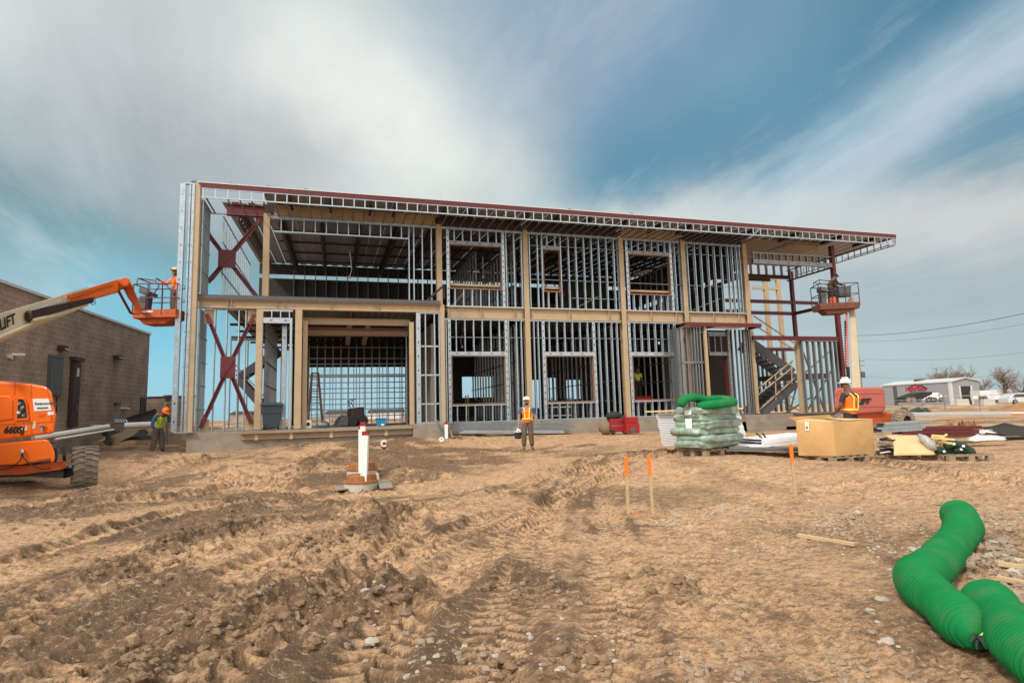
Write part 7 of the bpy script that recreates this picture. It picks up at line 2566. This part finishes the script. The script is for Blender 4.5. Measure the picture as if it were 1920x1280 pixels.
# ------------------------------------------------------------------ far side of the site
def far(px, py, D):
    p = np.array(atD(px, py, D)); p[2] = gz(p[0], p[1])
    return p


# grey shop with its sign
a, b_, c = np.array(atD(1657, 752, 135)), np.array(atD(1786, 753, 118)), np.array(atD(1838, 753, 132))
zg = .62
a[2] = b_[2] = c[2] = zg
lx = b_-a; Lx = np.linalg.norm(lx); ux = lx/Lx
wx_ = c-b_; Wx = np.linalg.norm(wx_[:2]); 
uy = np.array((-ux[1], ux[0], 0))
if uy @ wx_ < 0: uy = -uy
rg_ = ray(1838, 740); _A = np.array([[uy[0], -rg_[0]], [uy[1], -rg_[1]]])
Wd = float(np.linalg.solve(_A, -b_[:2])[0])
shop = thing('metal_shop', 'long grey metal shop with an open gable door, far off at the right', 'building', b_, math.atan2(ux[1], ux[0]))
ys_ = 1 if (Matrix.Rotation(-math.atan2(ux[1], ux[0]), 3, 'Z') @ Vector(uy)).y > 0 else -1
he = float(atD(1786, 715.5, 118)[2])-zg
hr = he+.7
W2 = Wd
y0, y1 = sorted((0, ys_*W2))
m_ = MB(); m_.prism([(-Lx, 0, -.5), (-Lx, ys_*W2, -.5), (-Lx, ys_*W2, he), (-Lx, ys_*W2/2, hr), (-Lx, 0, he)], (Lx, 0, 0)); m_.build('wall', 'grey_clad', shop)
m_ = MB(); 
for s0, s1 in ((0, .5), (1, .5)):
    m_.hexa([(-Lx-.2, ys_*W2*s0-ys_*.2*(1-2*s0), he-.02), (.3, ys_*W2*s0-ys_*.2*(1-2*s0), he-.02), (.3, ys_*W2*s1, hr), (-Lx-.2, ys_*W2*s1, hr), (-Lx-.2, ys_*W2*s0-ys_*.2*(1-2*s0), he+.18), (.3, ys_*W2*s0-ys_*.2*(1-2*s0), he+.18), (.3, ys_*W2*s1, hr+.2), (-Lx-.2, ys_*W2*s1, hr+.2)])
m_.build('roof', 'trim', shop)
m_ = MB(); m_.bx(.01, .06, *sorted((ys_*W2*.30, ys_*W2*.66)), 0, he*.80); m_.build('open_door', 'black', shop)
for f in (.27, .68):
    m_ = MB(); m_.bx(.01, .10, *sorted((ys_*W2*f, ys_*(W2*f+.35))), 0, he*.82); m_.build('door_jamb', 'trim', shop)
m_ = MB(); m_.bx(-.5, .08, *sorted((-ys_*.08, ys_*.3)), 0, he); m_.build('corner_trim', 'trim', shop)
m_ = MB(); m_.bx(-Lx+3, -Lx+4.0, *sorted((-ys_*.02, -ys_*.06)), 0, he*.95); m_.build('downspout', 'grey_steel', shop)
BWs = shop.matrix_basis if False else (Matrix.Translation(tuple(b_)) @ Matrix.Rotation(math.atan2(ux[1], ux[0]), 4, 'Z'))
def onshop(px, py):
    d = ray(px, py); nn = np.array((-ux[1], ux[0])); t = (nn @ b_[:2])/(nn @ d[:2])
    return EYE+d*t
of = np.array((ux[1], -ux[0], 0)); of = of if of @ FWH < 0 else -of
M['signred'] = mat('sign_red', (.50, .02, .05), .5, 0, .05, 3)
M['signblue'] = mat('sign_blue_grey', (.16, .14, .22), .5, 0, .05, 3)
p = onshop(1698, 732.8)+of*.12; q = onshop(1740, 729.5)
wv = (q-p)[:2]; tw = float(np.linalg.norm(q-p))
t1 = text('sign_lettering', 'HighPlains', 'signred', shop, p, np.array((ux[0], ux[1], 0)), up3, tw*.228, .03, .2, .02)
p = onshop(1711, 737.)+of*.12
t2 = text('sign_lettering', 'TRAILERS', 'signblue', shop, p, np.array((ux[0], ux[1], 0)), up3, tw*.135, .03, 0, .01)
sl = Matrix.Translation((0, 0, 0))
BWi = BWs.inverted()
m_ = MB()
for pts, mm in (([(1703, 728), (1712, 722.5), (1718, 720), (1724, 723.5), (1729, 722), (1739, 728)], 0),):
    L3 = [BWi @ Vector(onshop(*u)+of*.14) for u in pts]
    for u, v in zip(L3[:-1], L3[1:]): m_.bar(u, v, .10, .13)
m_.build('mountain_emblem', 'ink', shop)
m_ = MB()
for pts in ([(1712, 722), (1718, 719), (1724, 722.5)],):
    L3 = [BWi @ Vector(onshop(*u)+of*.16) for u in pts]
    for u, v in zip(L3[:-1], L3[1:]): m_.bar(u, v, .10, .12)
m_.build('mountain_emblem', 'signred', shop)
m_ = MB(); q = BWi @ Vector(onshop(1702, 715)); m_.lathe([(.5, 0), (.5, .5), (1.1, .55), (1.1, .9)], (q.x, q.y+ys_*3, he+.2), 10); m_.build('roof_vent', 'grey_steel', shop)

# containers, trailer, vans, blocks
def boxthing(name, label, cat, px0, px1, py0, py1, D, dep, m, group=None):
    A1, B1 = np.array(atD(px0, py1, D)), np.array(atD(px1, py0, D))
    w = float((np.array(atD(px1, py1, D))-A1) @ RTH); h = float(B1[2]-A1[2])
    t = thing(name, label, cat, A1, -YAW, group)
    return t, w, h


t, w, h = boxthing('shipping_container', 'pale shipping container right of the grey shop', 'container', 1839, 1858, 731, 749, 110, 2.4, 'trim')
m_ = MB(); m_.bx(0, w, 0, 2.4, 0, h); m_.build('body', 'trim', t)
m_ = MB()
for k in range(9): m_.bx(w*k/9+.03, w*k/9+.1, -.04, -.002, .15, h-.15)
m_.build('ribs', 'foam', t)
t, w, h = boxthing('shipping_container', 'low white container behind the parked silver car', 'container', 1864, 1898, 729.5, 740, 130, 2.4, 'foam')
m_ = MB(); m_.bx(0, w, 0, 2.4, -1, h); m_.build('body', 'foam', t)
m_ = MB()
for k in range(9): m_.bx(w*k/9+.03, w*k/9+.1, -.04, -.002, .15, h-.15)
m_.build('ribs', 'trim', t)
t, w, h = boxthing('flatbed_trailer', 'black gooseneck trailer parked before the grey shop', 'trailer', 1697, 1750, 734, 756, 80, 2.4, 'black')
m_ = MB(); m_.prism([(w*.05, 0, h*.28), (w*.62, 0, h*.32), (w, 0, h*.8), (w, 0, h), (w*.55, 0, h*.95), (w*.3, 0, h*.75), (w*.04, 0, h*.5)], (0, 2.2, 0)); m_.build('deck', 'black', t)
m_ = MB(); m_.bx(w*.05, w*.6, .1, 2.1, h*.10, h*.275); m_.build('frame', 'joist', t)
for x in (.15, .28):
    m_ = MB(); m_.lathe([(.4, -.12), (.4, .12)], (w*x, -.02, .4), 16, (0, 1, 0)); m_.build('wheel', 'tyre', t)


def car(label, px0, px1, py0, py1, D, m, van=False, cat='car', group=None, name=None):
    t, w, h = boxthing(name or ('parked_van' if van else 'parked_car'), label, cat, px0, px1, py0, py1, D, 1.8, m, group)
    if van:
        body = [(0, .35), (w, .35), (w, .75*h), (w*.80, .8*h), (w*.66, h), (0, h)]
    else:
        body = [(0, .32), (w, .32), (w*.99, .58*h), (w*.86, .62*h), (w*.70, .95*h), (w*.5, h), (w*.22, .98*h), (w*.08, .66*h), (0, .60*h)]
    m_ = MB(); m_.prism([(x, 0, z) for x, z in body], (0, 1.8, 0)); b = m_.build('body', m, t, bevel=.06)
    g = [(w*.60, .62*h), (w*.78, .62*h), (w*.68, .9*h), (w*.60, .92*h)] if not van else [(w*.62, .6*h), (w*.78, .6*h), (w*.66, .9*h), (w*.62, .9*h)]
    m_ = MB(); m_.prism([(x, -.02, z) for x, z in g], (0, .02, 0)); m_.build('window', 'glass', t)
    if not van:
        m_ = MB(); m_.prism([(x, -.02, z) for x, z in ((w*.13, .64*h), (w*.56, .62*h), (w*.56, .92*h), (w*.25, .92*h))], (0, .02, 0)); m_.build('window', 'glass', t)
    for x in (.2, .8):
        m_ = MB(); m_.lathe([(.36, -.12), (.37, -.08), (.37, .1), (.3, .12)], (w*x, .05, .36), 20, (0, -1, 0)); wv_ = m_.build('wheel', 'black', t)
        m_ = MB(); m_.lathe([(.22, .121), (.2, .13), (.05, .125)], (w*x, .05, .36), 16, (0, -1, 0)); m_.build('rim', 'galv_dark', wv_)
    m_ = MB(); m_.bx(.05, .12, -.02, .3, .55*h, .62*h); m_.build('tail_light', 'redpaint', t)
    return t


car('silver car parked by the fence at the right edge of the picture', 1891.5, 1954, 735, 758.5, 86, 'silver')
car('white box van parked left of the shop door', 1750, 1768, 735.5, 753.5, 95, 'white', True, 'van')
car('white pickup parked between the trailer and the van', 1738, 1752, 742, 754, 92, 'white')
car('small white car parked in front of the pale container', 1838, 1850, 741.5, 750, 105, 'white')
for k, (px0, px1, D, mt) in enumerate(((1796, 1819, 84, 'pale_concrete'), (1846, 1868, 84, 'pale_concrete'))):
    t, w, h = boxthing('concrete_block', ('block below the shop\'s open door', 'block below the pale container')[k]+', grey concrete', 'block', px0, px1, 747.5, 757, D, .8, mt)
    m_ = MB(); m_.hexa([(0, 0, -.3), (w, 0, -.3), (w, .8, -.3), (0, .8, -.3), (.05, .1, h), (w-.05, .1, h), (w-.05, .7, h), (.05, .7, h)]); m_.build('body', mt, t, bevel=.04)
    m_ = MB(); m_.tube([(w*.4, .4, h), (w*.42, .4, h+.18), (w*.58, .4, h+.18), (w*.6, .4, h)], .03, 6); m_.build('lifting_loop', 'grey_steel', t)
t, w, h = boxthing('curb_wall', 'low grey concrete wall beyond the red lift', 'wall', 1652, 1700, 767, 773, 48, .4, 'concrete')
m_ = MB(); m_.bx(-3, w, 0, .3, -.3, h); m_.build('body', 'concrete', t)
# wire fence on posts
def fence(label, pts, D0, D1, hgt):
    A1, B1 = far(*pts[0], D0), far(*pts[1], D1)
    t = thing('wire_fence', label, 'fence', A1)
    d = B1-A1
    n = max(3, int(np.linalg.norm(d)/3.0))
    for k in range(n+1):
        p = A1+d*k/n; p[2] = gz(p[0], p[1])
        m_ = MB(A1); m_.tube([p-up3*.3, p+up3*hgt], .045, 6); m_.build('fence_post', 'galv_dark', t)
    q = [A1+d*k/n for k in range(n+1)]
    q = [np.array((u[0], u[1], gz(u[0], u[1])+hgt)) for u in q]
    m_ = MB(A1); m_.tube(q, .035, 6); m_.build('top_rail', 'galv', t)
    m_ = MB(A1)
    for f in (.15, .4, .65): m_.tube([u-up3*hgt*(1-f) for u in q], .012, 4)
    m_.build('wires', 'galv_dark', t)
    return t


fence('wire fence with a pale top rail before the parked silver car', ((1772, 768), (2050, 768)), 62, 58, 1.65)
fence('lower wire fence before the black trailer', ((1655, 762), (1772, 762)), 74, 66, 1.2)
# dirt mounds
def mound(px, py, D, w, h, d, seedn, label):
    p = far(px, py, D)
    rows = []
    n = 22
    for i in range(n+1):
        v = i/n*2-1
        row = []
        for j in range(n+1):
            u = j/n*2-1
            r = math.sqrt(u*u+v*v)
            nz = float(fbm(np.array([u*2.3+seedn]), np.array([v*2.3]), seedn, 4)[0])
            row.append((p[0]+RTH[0]*u*w+FWH[0]*v*d, p[1]+RTH[1]*u*w+FWH[1]*v*d, p[2]-.25+max(0, 1-r)**.8*h*(.6+.8*nz)+.25*(nz-.5)*(r < 1)))
        rows.append(row)
    lone('dirt_mound', lambda mb: mb.grid(rows), 'sand', label, 'dirt mound', p, 'dirt mounds along the fence', smooth=True)


mound(1748, 773, 52, 3.2, .6, 2.5, 3, 'low red-brown dirt mound right of the green heap')
mound(1800, 774, 50, 4.2, 1.0, 3., 5, 'red-brown dirt mound below the shop door')
mound(1855, 773, 50, 3.4, .85, 2.6, 8, 'red-brown dirt mound left of the silver car')
mound(1912, 774, 48, 4.4, 1.05, 3., 13, 'tallest red-brown dirt mound at the right edge')
p = far(1716, 774, 50)
rr = random.Random(5)
gh_ = thing('sock_heap', 'dark green heap of filter socks on pale dirt beyond the pipes', 'heap', p)
m_ = MB(p)
for k in range(9):
    m_.blob(p+RTH*rr.uniform(-1.0, 1.0)+up3*(.25+rr.uniform(-.1, .35)), rr.uniform(.22, .4), rr, 9, 6, .2, (1.3, .8, .8))
m_.build('socks', 'darkgreen', gh_, smooth=True)
m_ = MB(p)
m_.blob(p+RTH*.7+up3*.05, 1.0, rr, 12, 6, .12, (1.2, .8, .35)); m_.build('dirt', 'sand', gh_, smooth=True)

# ------------------------------------------------------------------ power line and bare trees
pp = far(1617, 745, 88)
zp = float(atD(1615, 664, 88)[2])
pole = thing('power_pole', 'thin wooden power pole with a transformer beyond the upright boom', 'pole', pp)
m_ = MB(); m_.tube([(0, 0, -.3), (0, 0, zp-pp[2])], [.17, .11], 8); m_.build('mast', 'bark', pole)
for dz in (.9, 1.6):
    m_ = MB(); m_.bar((-.7, 0, zp-pp[2]-dz), (1.0, 0, zp-pp[2]-dz), .10); m_.build('crossarm', 'bark', pole)
m_ = MB(); m_.lathe([(.28, 0), (.3, .1), (.3, .8), (.2, .9)], (.5, 0, zp-pp[2]-3.4), 12); m_.bar((0, 0, zp-pp[2]-3.), (.5, 0, zp-pp[2]-3.), .08); m_.build('transformer', 'grey_steel', pole)
for k, (q0, q1, D0, D1, lb) in enumerate((((1600, 629), (1960, 579), 88, 55, 'upper dark overhead cable at the right'), ((1600, 640), (1960, 600), 90, 58, 'thinner overhead cable just below the upper one'), ((1620, 673), (1960, 655), 88, 70, 'faint overhead cable from the power pole'), ((1620, 706), (1960, 698), 120, 95, 'lowest overhead cable, above the grey shop'))):
    A1, B1 = np.array(atD(*q0, D0)), np.array(atD(*q1, D1))
    P = [A1+(B1-A1)*s-up3*1.2*4*s*(1-s)*.5 for s in np.linspace(0, 1, 14)]
    lone('overhead_cable', lambda mb: mb.tube(P, .028 if k == 0 else .014, 5), 'wire', lb, 'cable', (A1+B1)/2, 'overhead cables')


def bare_tree(px, py, D, h, sp, seedn, label, dens=5):
    p = far(px, py, D)
    r_ = random.Random(seedn)
    t = thing('bare_tree', label, 'tree', p, 0, 'bare trees behind the shop')
    trunk, tw = MB(), MB()

    def grow(a, d, L_, r, lev, mb):
        n = 3
        pts = [a]
        for _ in range(n):
            d = (d+Vector((r_.uniform(-.25, .25), r_.uniform(-.25, .25), r_.uniform(-.05, .18)))).normalized()
            pts.append(pts[-1]+d*L_/n)
        mb.tube(pts, [r*(1-.5*i/n) for i in range(n+1)], 5 if lev < 2 else 3, False)
        if lev >= 5:
            return
        for k in range(r_.randint(3, dens) if lev < 4 else r_.randint(2, 4)):
            q = pts[r_.randint(1, n)]
            nd = (d*.7+Vector((r_.gauss(0, sp), r_.gauss(0, sp), r_.uniform(0, .5)))).normalized()
            grow(q, nd, L_*r_.uniform(.5, .8), max(r*.55, .014), lev+1, trunk if lev < 1 else tw)
    grow(Vector((0, 0, -.2)), Vector((0, 0, 1)), h*.38, h*.035, 0, trunk)
    trunk.build('trunk', 'bark', t, fix=False)
    tw.build('crown', 'bark', t, fix=False)


for args in ((1782, 748, 175, 17., .8, 3, 'broad bare tree behind the ridge of the grey shop'), (1802, 748, 180, 16.5, .8, 14, 'second broad bare tree behind the grey shop, right of the other'), (1768, 748, 190, 14., .8, 24, 'small bare tree left of those behind the shop'), (1842, 748, 180, 12., .8, 5, 'low bare tree above the pale container'), (1886, 750, 130, 11., .75, 7, 'large bare tree with heavy limbs left of the silver car\'s roof'), (1914, 750, 140, 10., .8, 9, 'bare tree at the right edge of the picture'), (1752, 748, 230, 14, .8, 19, 'faint bare tree left of the group behind the shop')):
    bare_tree(*args)
# brush and far low buildings along the horizon
for k, (px, py, D, w, h, lb) in enumerate(((1862, 745, 175, 10, 3.2, 'grey-brown brush behind the pale container'), (1905, 745, 180, 9, 3.4, 'grey-brown brush behind the silver car'), (1640, 748, 260, 14, 3.2, 'low brush line beyond the red lift'))):
    p = far(px, py, D)
    r_ = random.Random(k+40)
    mb = MB(p)
    for _ in range(420):
        a = p+RTH*r_.gauss(0, w*.45)+FWH*r_.uniform(-1, 1)
        d = np.array((r_.uniform(-.6, .6), r_.uniform(-.3, .3), 1.))
        mb.tube([a, a+d*h*r_.uniform(.3, .55), a+d*h*r_.uniform(.7, 1.)+np.array((r_.uniform(-.5, .5), 0, 0))], [.05, .035, .012], 3, False)
    ob = mb.build('brush', 'bark', None, fix=False)
    ob.location = tuple(p)
    tag(ob, lb, 'brush'); kind(ob, 'stuff')
for k, (px0, px1, py0, D, mt, lb) in enumerate(((610, 668, 768, 170, 'brick', 'low far building seen through the wide doorway'), (690, 752, 766, 190, 'trim', 'pale far house seen through the wide doorway'), (430, 470, 770, 150, 'brick', 'brown far shed seen under the X brace'))):
    t, w, h = boxthing('far_house', lb, 'house', px0, px1, py0, 789, D, 6, mt)
    m_ = MB(); m_.bx(0, w, 0, 6, -1, h*.72); m_.build('wall', mt, t)
    m_ = MB(); m_.prism([(-.3, -.3, h*.722), (-.3, 6.3, h*.722), (-.3, 3, h)], (w+.6, 0, 0)); m_.build('roof', 'joist', t)
